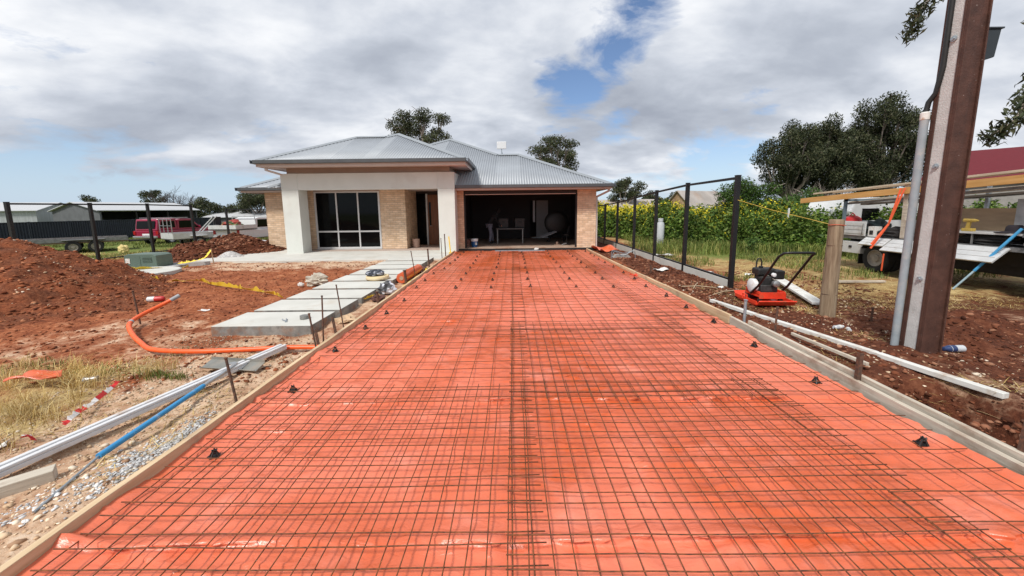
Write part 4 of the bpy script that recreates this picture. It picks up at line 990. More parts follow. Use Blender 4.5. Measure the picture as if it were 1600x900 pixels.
MB().tube([(0, 0, 0), (-0.06, 0.5, 0.10), (-0.14, 1.1, 0.215), (-0.25, 2.0, 0.42)], 0.0042, 5).build('cord', mat('yellow_string', (0.6, 0.42, 0.08), 0.7), t)

# ------------------------------------------------------------------ plate compactor
REDP = mat('red_paint', (0.70, 0.050, 0.018), 0.42, var=0.12, scale=9, dirt=(0.30, 0.10, 0.05), dscale=8, dlo=0.58, dhi=0.75)
ENG = mat('engine_grey', (0.06, 0.06, 0.06), 0.5, 0.4, var=0.3, scale=18)
t = thing('plate_compactor', 'red plate compactor with black handle and small engine in the right soil', 'compactor', (4.34, 6.36, gz(4.34, 6.3)+0.03), -0.06); t.scale = (1.1, 1.1, 1.1)
mb = MB(); mb.prism([(-0.36, 0.09), (-0.30, 0.02), (-0.22, 0.0), (0.22, 0.0), (0.31, 0.035), (0.37, 0.10), (0.36, 0.115), (0.30, 0.055), (0.22, 0.025), (-0.22, 0.025), (-0.29, 0.05), (-0.35, 0.105)], -0.27, 0.27, 'x')
mb.box(-0.285, -0.271, -0.30, 0.30, 0.03, 0.085); mb.box(0.271, 0.285, -0.30, 0.30, 0.03, 0.085)
mb.build('base_plate', REDP, t, bev=0.004)
mb = MB(); mb.box(-0.19, 0.19, -0.20, 0.17, 0.15, 0.175); mb.box(-0.19, 0.19, -0.215, -0.20, 0.10, 0.20); mb.box(-0.19, -0.175, -0.2, 0.17, 0.12, 0.21); mb.box(0.175, 0.19, -0.2, 0.17, 0.12, 0.21); mb.build('deck', REDP, t, bev=0.004)
for sx in (-0.15, 0.15):
    for sy in (-0.16, 0.13): MB().lathe([(0.03, 0.026), (0.036, 0.06), (0.03, 0.10), (0.034, 0.149)], (sx, sy, 0), 10).build('rubber_mount', BLACKPL, t)
MB().lathe([(0.075, -0.15), (0.085, -0.14), (0.085, 0.14), (0.075, 0.15)], (0, 0.18, 0.10), 14, Matrix.Rotation(PI/2, 3, 'Y')).build('exciter', ENG, t)
eng = MB().box(-0.13, 0.12, -0.13, 0.10, 0.18, 0.30).box(-0.10, 0.05, -0.09, 0.08, 0.30, 0.42).build('engine_block', ENG, t, bev=0.012)
for k in range(5): MB().box(-0.115, 0.065, -0.105, 0.095, 0.315+k*0.02, 0.322+k*0.02).build('cooling_fin', ENG, eng)
MB().lathe([(0.06, 0.0), (0.105, 0.01), (0.11, 0.07), (0.08, 0.085)], (-0.14, 0, 0.27), 18, Matrix.Rotation(-PI/2, 3, 'Y')).build('recoil_starter', WHITEPL, t, smooth=True)
MB().box(-0.14, 0.14, -0.05, 0.15, 0.43, 0.54).build('fuel_tank', BLACKPL, t, bev=0.03, seg=3)
MB().lathe([(0.03, 0.54), (0.032, 0.565), (0.02, 0.57)], (-0.05, 0.05, 0), 12).build('fuel_cap', BLACKPL, t)
MB().box(0.08, 0.22, -0.12, 0.06, 0.38, 0.52).build('air_filter', BLACKPL, t, bev=0.02)
MB().lathe([(0.045, 0), (0.05, 0.01), (0.05, 0.06), (0.03, 0.07)], (0.05, -0.15, 0.33), 14, Matrix.Rotation(PI/2, 3, 'X')).build('muffler', ALU, t, smooth=True)
MB().lathe([(0.025, 0), (0.03, 0.005), (0.03, 0.04), (0.02, 0.045)], (0.03, -0.13, 0.46), 12, Matrix.Rotation(PI/2, 3, 'X')).build('control_knob', WHITEPL, t, smooth=True)
MB().tube([(-0.06, 0.16, 0.2), (-0.06, 0.16, 0.62), (-0.04, 0.16, 0.67), (0.0, 0.16, 0.67), (0.02, 0.16, 0.62), (0.02, 0.16, 0.2)], 0.011, 8).build('lifting_eye', BLACK, t, smooth=True)
MB().tube([(-0.215, -0.02, 0.15), (-0.215, -0.20, 0.30), (-0.215, -0.62, 0.80), (-0.20, -0.70, 0.855), (-0.16, -0.73, 0.865), (0.16, -0.73, 0.865), (0.20, -0.70, 0.855), (0.215, -0.62, 0.80), (0.215, -0.20, 0.30), (0.215, -0.02, 0.15)], 0.0165, 10).build('handle', BLACK, t, smooth=True)
for sx in (-0.29, 0.29): MB().tube([(sx, -0.06, 0.05), (sx, -0.06, 0.13), (sx, 0.06, 0.13), (sx, 0.06, 0.05)], 0.010, 8).build('carry_handle', REDP, t)

# ------------------------------------------------------------------ loose timber and pipe
WBOARD = mat('whitewashed_board', (0.55, 0.55, 0.52), 0.7, col2=(0.72, 0.72, 0.69), scale=3, stretch=(9, 0.5, 9), dirt=(0.40, 0.30, 0.22), dscale=5, dlo=0.52, dhi=0.72)
board('long whitish straightedge lying on the soil past the pole foot', (3.50, 6.48, 0.045), (4.20, 3.02, 0.050), 0.075, 0.05, WBOARD, name='straightedge_board')
board('thin pale batten lying beside the near right form', (3.52, 4.58, 0.09), (3.56, 3.60, 0.10), 0.03, 0.035, OLDWOOD, name='timber_batten')
board('wide white plank lying behind the plate compactor', (5.16, 6.18, 0.05), (6.5, 9.6, 0.06), 0.20, 0.04, WBOARD, name='white_plank')
board('short pale batten on the straw near the truck wheel', (7.2, 8.2, 0.02), (8.2, 8.15, 0.02), 0.07, 0.04, OLDWOOD, name='timber_batten')
board('weathered squared timber block at the lower left edge', (-3.75, 1.55, -0.03), (-3.02, 2.24, -0.02), 0.10, 0.085, OLDWOOD, name='timber_block')
board('small dark timber offcut at the bottom left corner', (-3.2, 1.35, -0.03), (-2.72, 1.62, -0.03), 0.07, 0.04, mat('dark_offcut', (0.10, 0.06, 0.04), 0.9, var=0.25, scale=8), name='timber_offcut')
PVC = mat('white_pvc', (0.64, 0.64, 0.65), 0.4, var=0.05, scale=4, dirt=(0.45, 0.33, 0.25), dscale=5, dlo=0.55, dhi=0.75)
t = thing('screed_bar', 'long white screed bar lying from the left edge up to the orange conduit', 'screed bar', (-3.42, 1.9, 0.03), -math.atan2(0.56, 2.50))
MB().box(-0.050, 0.050, 0, 2.60, 0, 0.035).box(-0.050, -0.012, 0, 2.60, 0.036, 0.060).box(0.012, 0.050, 0, 2.60, 0.036, 0.060).build('bar', PVC, t, bev=0.006)
MB().box(-0.049, 0.049, -0.004, 0.0, 0.002, 0.058).build('end_cap', GALV, t)
BLUEP = mat('blue_pole', (0.03, 0.24, 0.50), 0.4, var=0.08, scale=8, dirt=(0.40, 0.40, 0.40), dscale=7, dlo=0.56, dhi=0.72)
t = thing('bull_float', 'bull float with a flat metal blade and long blue handle on the left soil', 'bull float', (-3.08, 3.90, 0.045))
bl = MB().prism([(-0.085, 0.03), (-0.07, 0.0), (0.07, 0.0), (0.085, 0.03), (0.08, 0.034), (0.066, 0.008), (-0.066, 0.008), (-0.08, 0.034)], -0.34, 0.34, 'x', M=Matrix.Rotation(-0.16, 4, 'Z') @ Matrix.Rotation(0.35, 4, 'X')).build('blade', mat('dull_blade', (0.24, 0.24, 0.22), 0.5, 0.5, var=0.15, scale=6, dirt=(0.34, 0.30, 0.25), dscale=5), t)
MB().beam((0.0, -0.02, 0.03), (0.10, -0.10, 0.05), 0.06, 0.03).build('bracket', ALU, t)
MB().tube([(0.10, -0.10, 0.05), (0.13, -0.55, 0.035)], 0.019, 10).build('upper_tube', ALU, t, smooth=True)
MB().tube([(0.13, -0.55, 0.035), (0.19, -1.52, -0.005)], 0.021, 12).build('blue_tube', BLUEP, t, smooth=True)
MB().tube([(0.19, -1.52, -0.005), (0.32, -1.98, -0.03)], 0.008, 8).build('rod', GALV, t)

# ------------------------------------------------------------------ orange conduit
pts = []
ctl = [(-5.62, 6.0, 0.30), (-5.72, 5.85, 0.22), (-5.72, 5.55, 0.16), (-5.55, 5.22, 0.13), (-5.22, 4.92, 0.09), (-4.85, 4.66, 0.05), (-4.45, 4.42, 0.04), (-3.9, 4.36, 0.035), (-3.3, 4.42, 0.03), (-2.80, 4.48, 0.03), (-2.40, 4.50, 0.02)]
def crm(P, n=8):
    P = [Vector(p) for p in P]; out = []
    for i in range(len(P)-1):
        p0, p1, p2, p3 = P[max(i-1, 0)], P[i], P[i+1], P[min(i+2, len(P)-1)]
        for k in range(n):
            u = k/n; out.append(0.5*((2*p1) + (p2-p0)*u + (2*p0-5*p1+4*p2-p3)*u*u + (3*p1-p0-3*p2+p3)*u**3))
    return out + [P[-1]]
cp = crm(ctl, 14)
t = thing('orange_conduit', 'curved orange conduit pipe rising from the left soil, grey tape at its end', 'conduit', (-5.6, 5.9, 0))
off = Vector((5.6, -5.9, 0))
rs = [0.029 + (0.0013 if i % 2 else -0.0013) for i in range(len(cp))]
MB().tube([p + off for p in cp], rs, 12).build('pipe', ORANGEP, t, smooth=True)
MB().tube([cp[0] + off + Vector((0.05, 0.09, 0.05)), cp[0] + off, cp[2] + off], 0.032, 12).build('tape_end', mat('grey_tape', (0.34, 0.35, 0.36), 0.5), t, smooth=True)
MB().tube([cp[38] + off, cp[39] + off, cp[40] + off], 0.033, 12).build('tape_band', mat('grey_tape', (0.34, 0.35, 0.36), 0.5), t, smooth=True)
peg('thin dark stake standing in the curve of the orange conduit', -5.80, 5.62, 0.52, (-0.10, 0.05), 0.012)

# ------------------------------------------------------------------ green cabinet on its slab, round lid, kerb
GREENB = mat('grey_green_box', (0.10, 0.145, 0.12), 0.5, var=0.06, scale=5)
t = thing('service_cabinet', 'low grey green cabinet with a white label on a concrete pad', 'cabinet', (-11.55, 11.75, 0.06), 0.06)
mb = MB(); mb.prism([(-0.48, 0), (0.48, 0), (0.47, 0.36), (0.36, 0.41), (-0.36, 0.41), (-0.47, 0.36)], -0.3, 0.3, 'y'); mb.build('shell', GREENB, t, bev=0.012)
MB().box(-0.43, -0.30, -0.312, -0.302, 0.12, 0.28).build('paper_label', PAPER, t)
for k in range(4): MB().box(0.06, 0.34, -0.316, -0.303, 0.16+k*0.045, 0.18+k*0.045).build('louvre', GREENB, t)
MB().box(-0.02, 0.0, -0.308, -0.302, 0.02, 0.34).build('door_seam', GREENB, t)
o = MB().box(-0.85, 0.85, -0.75, 0.55, -0.15, 0.0).build('concrete_pad', CONC_G, bev=0.01, loc=(-11.6, 11.75, 0.055)); tag(o, 'square concrete pad under the grey green cabinet', 'pad')
o = MB().lathe([(0.95, -0.12), (0.95, 0.07), (0.92, 0.085), (0.0, 0.085)], n=40).build('tank_lid', CONC, loc=(-10.75, 10.55, 0.0)); tag(o, 'round pale concrete tank lid in front of the cabinet', 'tank lid')
o = MB().box(-0.5, 0.5, -0.06, 0.06, -0.1, 0.1).build('kerb_block', CONC_G, bev=0.008, loc=(-10.7, 12.3, 0.0), rot=(0, 0, 0.35)); tag(o, 'grey kerb block lying right of the green cabinet', 'kerb block')

# ------------------------------------------------------------------ tapes
def ribbon(name, label, pts, w, m, cat='tape', m2=None, stripe=0.3, seed=1):
    P = crm(pts, 10); rnd = random.Random(seed); mb = MB(); run = 0.0; ang = 0.2
    L_ = []; R_ = []
    for i, p in enumerate(P):
        d = (P[min(i+1, len(P)-1)] - P[max(i-1, 0)]).normalized(); ang += rnd.uniform(-0.5, 0.5); ang = max(-0.9, min(1.3, ang))
        s = d.cross(Vector((0, 0, 1))).normalized(); v = s*math.cos(ang) + Vector((0, 0, 1))*abs(math.sin(ang))
        z = gz(p.x, p.y); q = Vector((p.x, p.y, max(p.z, z + 0.012))); wv = w*rnd.uniform(0.5, 1.1)
        L_.append(q); R_.append(q + v*wv)
    for i in range(len(P)-1):
        run += (P[i+1]-P[i]).length
        mb.add([L_[i], L_[i+1], R_[i+1], R_[i]], [(0, 1, 2, 3)], int(run/stripe) % 2 if m2 else 0)
    o = mb.build(name, [m, m2] if m2 else m); md = o.modifiers.new('thick', 'SOLIDIFY'); md.thickness = 0.002
    return tag(o, label, cat)
ribbon('warning_tape', 'yellow warning tape lying across the red soil towards the stepping slabs', [(-8.7, 9.3, 0), (-7.9, 9.2, 0.03), (-7.2, 8.8, 0), (-6.3, 8.3, 0.02), (-5.6, 8.0, 0), (-5.0, 7.6, 0.02), (-4.6, 7.3, 0)], 0.11, YTAPE, seed=3)
ribbon('warning_tape', 'short piece of yellow tape at the foot of the big soil heap', [(-9.9, 9.55, 0.03), (-9.4, 9.45, 0.02), (-8.95, 9.3, 0.0)], 0.16, YTAPE, seed=4)
ribbon('warning_tape', 'yellow tape strewn over the tank lid beside the green cabinet', [(-12.0, 10.9, 0.03), (-11.4, 10.7, 0.09), (-10.9, 10.9, 0.09), (-10.3, 11.7, 0.02)], 0.14, YTAPE, seed=5)
ribbon('warning_tape', 'yellow tape hanging from the stake by the kerb block', [(-10.15, 12.5, 0.45), (-10.25, 12.3, 0.22), (-10.55, 12.0, 0.12), (-10.8, 11.9, 0.1)], 0.10, YTAPE, seed=6)
peg('short timber stake behind the kerb block by the cabinet', -10.15, 12.55, 0.5, (-0.05, 0.0), 0.016, m=PINE)
REDT = mat('red_tape', (0.55, 0.02, 0.02), 0.5); WHT = mat('white_tape', (0.72, 0.70, 0.68), 0.5)
ribbon('barrier_tape', 'red and white barrier tape in the dry grass at the lower left', [(-3.86, 3.46, 0.08), (-3.80, 3.30, 0.05), (-3.72, 3.05, 0.03), (-3.66, 2.92, 0.04), (-3.62, 2.80, 0.02)], 0.045, REDT, m2=WHT, stripe=0.11, seed=8)
ribbon('barrier_tape', 'crumpled red and white tape scrap near the left edge', [(-3.72, 2.66, 0.02), (-3.66, 2.62, 0.05), (-3.60, 2.60, 0.02)], 0.05, REDT, m2=WHT, stripe=0.05, seed=9)
STRAPY = mat('yellow_strap', (0.80, 0.55, 0.04), 0.6)
ribbon('yellow_strap', 'yellow strap along the slab edge near the front', [(-2.90, 6.85, 0.03), (-2.74, 7.05, 0.06), (-2.62, 7.22, 0.03)], 0.06, STRAPY, cat='strap', seed=10)
ribbon('yellow_strap', 'yellow plastic strip beside the orange roll along the left form', [(-2.50, 8.2, 0.03), (-2.47, 8.9, 0.05), (-2.46, 9.8, 0.04), (-2.48, 10.5, 0.05)], 0.10, STRAPY, cat='strap', seed=11)
t = thing('yellow_stake', 'yellow level stake leaning at the house corner by the left form', 'stake', (-2.40, 14.3, 0.0), 0, rot=(0.0, -0.08, 0))
MB().box(-0.02, 0.02, -0.012, 0.012, 0, 0.72).build('stake_body', STRAPY, t, bev=0.003); MB().box(-0.06, 0.05, -0.02, 0.02, 0.05, 0.12).build('foot_block', STRAPY, t)

# ------------------------------------------------------------------ crumpled things
def crumple(name, label, cat, loc, size, m, seed, rz=0.0, rough=0.35, sub=3):
    bm = bmesh.new(); bmesh.ops.create_icosphere(bm, subdivisions=sub, radius=1.0)
    rnd = random.Random(seed); ph = [rnd.uniform(0, 6) for _ in range(9)]
    for v in bm.verts:
        c = v.co; f_ = 1 + rough*(0.5*math.sin(3*c.x+ph[0])*math.sin(4*c.y+ph[1]) + 0.4*math.sin(7*c.x+ph[2]+2*c.z)*math.sin(6*c.y+ph[3]) + 0.35*math.sin(11*c.z+ph[4]+5*c.x)) + rnd.uniform(-0.05, 0.05)
        v.co = Vector((c.x*size[0], c.y*size[1], max(c.z, -0.55)*size[2]))*f_
    zmin = min(v.co.z for v in bm.verts)
    for v in bm.verts: v.co.z -= zmin
    me = bpy.data.meshes.new(name); bm.to_mesh(me); bm.free(); me.materials.append(m)
    o = bpy.data.objects.new(name, me); COL.objects.link(o); o.location = loc; o.rotation_euler = (0, 0, rz)
    return tag(o, label, cat)
BAGW = mat('clear_plastic_bag', (0.62, 0.56, 0.46), 0.35, var=0.12, scale=6, translucent=0.3)
crumple('plastic_bag', 'crumpled pale plastic bag on the soil left of the slabs', 'plastic bag', (-4.55, 8.55, 0.0), (0.24, 0.15, 0.15), BAGW, 5, rough=0.5)
crumple('plastic_bag', 'small white scrap lying left of the pale plastic bag', 'scrap', (-4.92, 8.5, 0.0), (0.07, 0.05, 0.05), PAPER, 6)
crumple('bag', 'white and dark bag slumped beside the left form', 'bag', (-2.62, 7.6, 0.0), (0.17, 0.14, 0.15), mat('white_dark_bag', (0.05, 0.05, 0.055), 0.6, col2=(0.62, 0.63, 0.68), scale=5, lo=0.47, hi=0.53), 7, 0.3)
crumple('soil_clod', 'brown paper scraps beside the second slab', 'scrap', (-2.66, 5.75, -0.02), (0.13, 0.16, 0.04), mat('brown_paper', (0.52, 0.36, 0.22), 0.8, var=0.15), 8, rough=0.6)
crumple('rag', 'dark reddish rag heap next to the slumped bag', 'rag', (-2.60, 7.0, 0.0), (0.11, 0.12, 0.06), mat('dark_rag', (0.11, 0.05, 0.04), 0.9, var=0.3), 9, rough=0.5)
crumple('rag', 'bundle of brown debris under the orange roll end', 'rag', (-2.58, 10.3, 0.0), (0.13, 0.3, 0.08), mat('dark_rag', (0.11, 0.05, 0.04), 0.9, var=0.3), 10, rough=0.5)
t = thing('plastic_roll', 'roll of leftover orange plastic lying between slabs and form', 'roll', (-2.66, 8.75, 0.12), -0.03)
MB().tube([(0, 0, 0), (0.005, 0.5, 0.01), (-0.01, 1.0, 0.0), (0.0, 1.45, 0.01)], [0.125, 0.13, 0.12, 0.115], 14).build('rolled_sheet', MEMB, t, smooth=True)
MB().tube([(0, -0.01, 0.0), (0, 0.02, 0.0)], 0.05, 12).build('core', mat('card_core', (0.42, 0.28, 0.18), 0.8), t)
t = thing('concrete_float', 'round pale float pad lying on the fifth stepping slab', 'float', (-3.20, 8.68, 0.12))
MB().lathe([(0.24, 0.0), (0.262, 0.015), (0.262, 0.07), (0.25, 0.085)], n=24).build('pad', mat('pale_foam', (0.66, 0.52, 0.30), 0.8, var=0.08), t, smooth=True)
MB().lathe([(0.245, 0.035), (0.266, 0.037), (0.266, 0.045), (0.245, 0.047)], n=24).build('rim', mat('pale_rim', (0.6, 0.55, 0.45), 0.6), t)
crumple('dark_bag', 'dark blue and white bag resting on the pale float', 'bag', (-3.25, 8.68, 0.205), (0.21, 0.17, 0.085), mat('dark_checked_cloth', (0.025, 0.03, 0.045), 0.7, col2=(0.40, 0.42, 0.48), scale=10, lo=0.52, hi=0.62), 12, rough=0.2)
t = thing('pliers', 'pliers lying on the nearest stepping slab', 'pliers', (-3.34, 5.30, 0.122), 0.6)
MB().tube([(0, 0, 0.008), (0.02, 0.05, 0.01), (0.015, 0.12, 0.01)], 0.008, 6).tube([(0, 0, 0.008), (-0.03, 0.05, 0.01), (-0.035, 0.12, 0.01)], 0.008, 6).build('grips', mat('grey_grip', (0.25, 0.27, 0.3), 0.5), t)
MB().beam((0, -0.06, 0.008), (0, 0.01, 0.008), 0.025, 0.014).build('jaws', GALV, t)
t = thing('tape_roll', 'grey roll of tie wire standing on the nearest slab', 'wire roll', (-3.13, 5.42, 0.122))
MB().lathe([(0.032, 0.0), (0.060, 0.0), (0.062, 0.01), (0.062, 0.045), (0.060, 0.055), (0.032, 0.055)], n=18).build('coil', mat('grey_wire', (0.22, 0.22, 0.21), 0.6, 0.3, var=0.3, scale=30, stretch=(1, 1, 8)), t)
t = thing('spray_can', 'red and white spray can lying on the red soil near the stake', 'spray can', (-7.0, 7.15, 0.05), 0, rot=(0, PI/2, 0.25))
MB().lathe([(0.045, -0.14), (0.05, -0.13), (0.05, -0.02)], n=14).build('lower_can', mat('white_can', (0.62, 0.62, 0.62), 0.4, var=0.1, scale=20), t, smooth=True)
MB().lathe([(0.0501, -0.02), (0.0501, 0.10), (0.04, 0.13), (0.025, 0.14)], n=14).build('red_end', mat('red_can', (0.5, 0.03, 0.03), 0.4), t, smooth=True)
t = thing('tin_can', 'crushed silver can in the dry grass on the left', 'can', (-4.36, 3.64, 0.02), 0, rot=(0, PI/2, 0.4))
MB().lathe([(0.026, -0.06), (0.033, -0.05), (0.030, 0.0), (0.034, 0.05), (0.026, 0.06)], n=12).build('can_body', ALU, t, smooth=True)
def bottle(label, x_, y_, rz, big=1.0, blue=True):
    t = thing('plastic_bottle', label, 'bottle', (x_, y_, gz(x_, y_)+0.045*big), 0, rot=(0, PI/2, rz))
    CLEAR = mat('cloudy_plastic', (0.60, 0.63, 0.66), 0.25, var=0.06, translucent=0.25)
    s = big
    MB().lathe([(0.030*s, -0.12*s), (0.040*s, -0.11*s), (0.040*s, -0.04*s), (0.036*s, -0.02*s), (0.040*s, 0.0), (0.040*s, 0.05*s), (0.022*s, 0.09*s)], n=16).build('bottle_body', CLEAR, t, smooth=True)
    MB().lathe([(0.0405*s, 0.052*s), (0.030*s, 0.085*s), (0.024*s, 0.095*s), (0.024*s, 0.12*s), (0.012*s, 0.125*s)], n=14).build('cap', mat('navy_cap', (0.02, 0.04, 0.12), 0.4) if blue else WHITEPL, t, smooth=True)
    MB().lathe([(0.0408*s, -0.01*s), (0.0412*s, 0.0), (0.0412*s, 0.04*s), (0.0408*s, 0.045*s)], n=16).build('wrapper', mat('navy_cap', (0.02, 0.04, 0.12), 0.4) if blue else PAPER, t, smooth=True)
bottle('clear drink bottle with a navy cap lying right of the pole', 5.15, 4.22, PI + 0.02, 1.0)
bottle('white plastic bottle lying on the soil by the timber post', 4.45, 4.97, 0.3, 0.72, False)
bottle('second small white bottle touching the first near the timber post', 4.60, 4.98, 1.0, 0.62, False)
def flat_scrap(label, x_, y_, w, l, rz, m, seed, z=None, name='paper_scrap', cat='scrap'):
    n = 8; rnd = random.Random(seed); mb = MB(); vs = []
    for j in range(n+1):
        for i in range(n+1):
            u, v = i/n-0.5, j/n-0.5
            vs.append((u*w*(1+0.15*math.sin(5*v+seed)), v*l*(1+0.2*math.sin(4*u+seed*2)), 0.10*min(w, l)*(math.sin(6*u+seed)+math.cos(7*v+2*u+seed)) + rnd.uniform(0, 0.05)*min(w, l)))
    zm = min(p[2] for p in vs); vs = [(a, b, c-zm) for a, b, c in vs]
    mb.add(vs, [(j*(n+1)+i, j*(n+1)+i+1, (j+1)*(n+1)+i+1, (j+1)*(n+1)+i) for j in range(n) for i in range(n)])
    o = mb.build(name, m, smooth=True); o.location = (x_, y_, (gz(x_, y_) if z is None else z)+0.008); o.rotation_euler = (0, 0, rz)
    md = o.modifiers.new('thick', 'SOLIDIFY'); md.thickness = 0.003
    return tag(o, label, cat)
flat_scrap('orange plastic scrap lying in the dry grass at the left edge', -4.78, 3.55, 0.36, 0.20, 0.3, MEMB, 3, z=0.06, name='plastic_scrap')
flat_scrap('small white paper scrap on the red soil left of the slabs', -5.46, 6.43, 0.16, 0.09, 0.3, PAPER, 4)
flat_scrap('white paper scrap at the left picture edge', -3.86, 2.58, 0.08, 0.10, 0.8, PAPER, 5)
flat_scrap('white rag beside the peg at the concrete plinth', 3.95, 9.9, 0.36, 0.22, 0.4, PAPER, 6, name='rag', cat='rag')
flat_scrap('white scrap at the foot of the nearest black fence post', 4.28, 7.6, 0.12, 0.10, 0.2, PAPER, 7)
flat_scrap('white scrap behind the fence between the two nearest posts', 5.25, 9.9, 0.22, 0.12, 0.2, PAPER, 8)
flat_scrap('pale scrap on the soil beyond the nearest fence bay', 6.0, 9.4, 0.26, 0.14, 0.5, PAPER, 9)
flat_scrap('pale sheet lying behind the fence further back', 5.3, 13.2, 0.9, 0.3, 0.5, PAPER, 10)
flat_scrap('crumpled orange plastic scrap by the far right form', 2.93, 8.95, 0.16, 0.14, 0.5, mat('bright_orange_scrap', (0.75, 0.06, 0.02), 0.5), 11, z=0.07, name='plastic_scrap')
flat_scrap('orange plastic sheet piece beside the garage corner', 3.75, 15.3, 0.7, 1.2, 0.1, MEMB, 12, name='plastic_scrap')
for k, (x0, y0, x1, y1, lb) in enumerate([(-0.72, 14.75, 0.95, 14.82, 'grey screed bar lying across the mesh before the garage'), (0.2, 14.62, 1.25, 14.70, 'second shorter grey bar lying before the garage')]):
    board(lb, (x0, y0, 0.08), (x1, y1, 0.08), 0.09, 0.035, GALV, name='screed_bar', cat='screed bar')
crumple('rag', 'white rag lying on the bars before the garage', 'rag', (0.92, 14.78, 0.11), (0.09, 0.07, 0.05), PAPER, 15, rough=0.4)
# sticks of scrap along the right form
for k, (x0, y0, x1, y1, lb) in enumerate([(3.62, 7.4, 3.95, 7.9, 'pale stick crossing another on the soil by the far right form'), (3.55, 7.75, 4.15, 7.55, 'pale stick lying under the crossed one by the right form'), (3.75, 6.9, 4.35, 7.2, 'thin brown stick on the soil before the near fence post')]):
    t = thing('stick', lb, 'stick', (x0, y0, gz(x0, y0)+0.02)); MB().tube([(0, 0, 0), ((x1-x0)*0.5, (y1-y0)*0.5, 0.03), (x1-x0, y1-y0, 0.01)], 0.010, 6).build('twig', mat('dry_stick', (0.42, 0.32, 0.21), 0.9, var=0.2), t)
t = thing('gas_bottle', 'grey gas cylinder standing in front of the yellow flowering crop', 'gas bottle', (6.75, 17.2, gz(6.75, 17.2)))
MB().lathe([(0.16, 0), (0.17, 0.03), (0.17, 0.95), (0.14, 1.06), (0.06, 1.10), (0.06, 1.14)], n=18).build('cylinder', mat('pale_grey_paint', (0.48, 0.51, 0.53), 0.5, var=0.08), t, smooth=True)
MB().lathe([(0.10, 1.10), (0.11, 1.11), (0.11, 1.24), (0.10, 1.25)], n=16).build('guard_ring', mat('pale_grey_paint', (0.48, 0.51, 0.53), 0.5, var=0.08), t)
t = thing('wheelbarrow_frame', 'overturned light wire frame on the soil by the far fence post', 'wire frame', (3.72, 12.6, 0.02))
MB().tube(crm([(-0.4, 0, 0.0), (-0.35, 0, 0.28), (0.0, 0.05, 0.10), (0.35, 0, 0.26), (0.42, 0.0, 0.0)], 6), 0.012, 6).tube(crm([(-0.3, 0.3, 0.0), (-0.2, 0.3, 0.22), (0.1, 0.32, 0.14), (0.35, 0.3, 0.2)], 6), 0.012, 6).build('frame_wire', GALV, t)
MB().prism([(-0.3, 0.02), (0.3, 0.02), (0.2, 0.12), (-0.2, 0.12)], 0.05, 0.3, 'y').build('tray', mat('grey_tray', (0.3, 0.28, 0.26), 0.7, var=0.2), t)
# ------------------------------------------------------------------ work truck (its side runs away from the camera on the right)
ALUP = mat('pale_tray_panel', (0.60, 0.61, 0.61), 0.45, 0.25, var=0.07, scale=4, dirt=(0.40, 0.35, 0.30), dscale=3, dlo=0.55, dhi=0.75)
GRIMY = mat('grimy_metal', (0.20, 0.20, 0.20), 0.6, 0.4, var=0.25, scale=6)
UNDER = mat('dark_chassis', (0.018, 0.017, 0.017), 0.8, var=0.3, scale=8)
PLY = mat('ply_board', (0.34, 0.24, 0.15), 0.8, var=0.15, scale=2, stretch=(1, 1, 5))
CHECK = mat('mill_aluminium', (0.34, 0.36, 0.38), 0.42, 0.5, col2=(0.5, 0.52, 0.54), scale=5)
truck = thing('work_truck', 'white tray work truck with side dropped and timber rack behind the pole', 'truck', (9.25, 8.5, 0))
TY = 8.5
def tp(mb, name, m, parent=None, **kw):
    mb.v = [(a-9.25, b-TY, c) for a, b, c in mb.v]
    return mb.build(name, m, parent or truck, **kw)
tp(wbox(9.27, 11.25, 4.6, 10.72, 0.82, 0.90), 'tray_floor', GRIMY)
tp(wbox(9.55, 9.68, 2.2, 10.6, 0.52, 0.80).box(10.8, 10.93, 2.2, 10.6, 0.52, 0.80).box(9.68, 10.8, 9.5, 9.7, 0.38, 0.55), 'chassis_rails', UNDER)
tp(wbox(9.7, 10.9, 6.2, 9.0, 0.30, 0.80), 'fuel_tank', UNDER, bev=0.05)
sp = tp(wbox(9.235, 9.265, 9.86, 10.70, 0.915, 1.29), 'rear_side_panel', ALUP, bev=0.006)
for k in range(3): tp(wbox(9.222, 9.233, 9.90, 10.66, 0.97+k*0.105, 1.045+k*0.105), 'panel_rib', ALUP, sp)
tp(MB().tube([(9.21, 9.90, 1.24), (9.20, 9.90, 1.02), (9.21, 9.93, 0.95)], 0.012, 6), 'latch', GRIMY)
tp(wbox(9.27, 11.22, 10.69, 10.72, 0.915, 1.29), 'tailgate', ALUP)
tp(wbox(11.22, 11.25, 4.7, 10.70, 0.915, 1.29), 'far_side_panel', ALUP)
tbx = tp(wbox(9.28, 9.75, 9.98, 10.62, 0.43, 0.74), 'under_tool_box', ALUP, bev=0.008)
tp(wbox(9.262, 9.279, 10.24, 10.32, 0.57, 0.63), 'box_lock', UNDER, tbx)
ang = rad(62)
def dropped(y0, y1, w, name):
    a = Vector((9.262, 0, 0.865)); b = a + Vector((-math.sin(rad(50))*w, 0, -math.cos(rad(50))*w)); nn = Vector((-math.cos(rad(50)), 0, math.sin(rad(50))))*0.028
    mb = MB(); P = [a, b, b+nn, a+nn]
    mb.add([(p.x, y0, p.z) for p in P] + [(p.x, y1, p.z) for p in P], [(0,1,2,3),(7,6,5,4),(0,4,5,1),(1,5,6,2),(2,6,7,3),(3,7,4,0)])
    o = tp(mb, name, ALUP)
    for k in range(2):
        q = a + (b-a)*(0.35+0.33*k) + nn*1.05; tp(MB().beam((q.x, y0+0.03, q.z), (q.x, y1-0.03, q.z), 0.012, 0.012), 'panel_rib', ALUP, o)
dropped(9.16, 9.82, 0.26, 'dropped_side_panel'); dropped(6.95, 9.12, 0.40, 'dropped_side_panel')
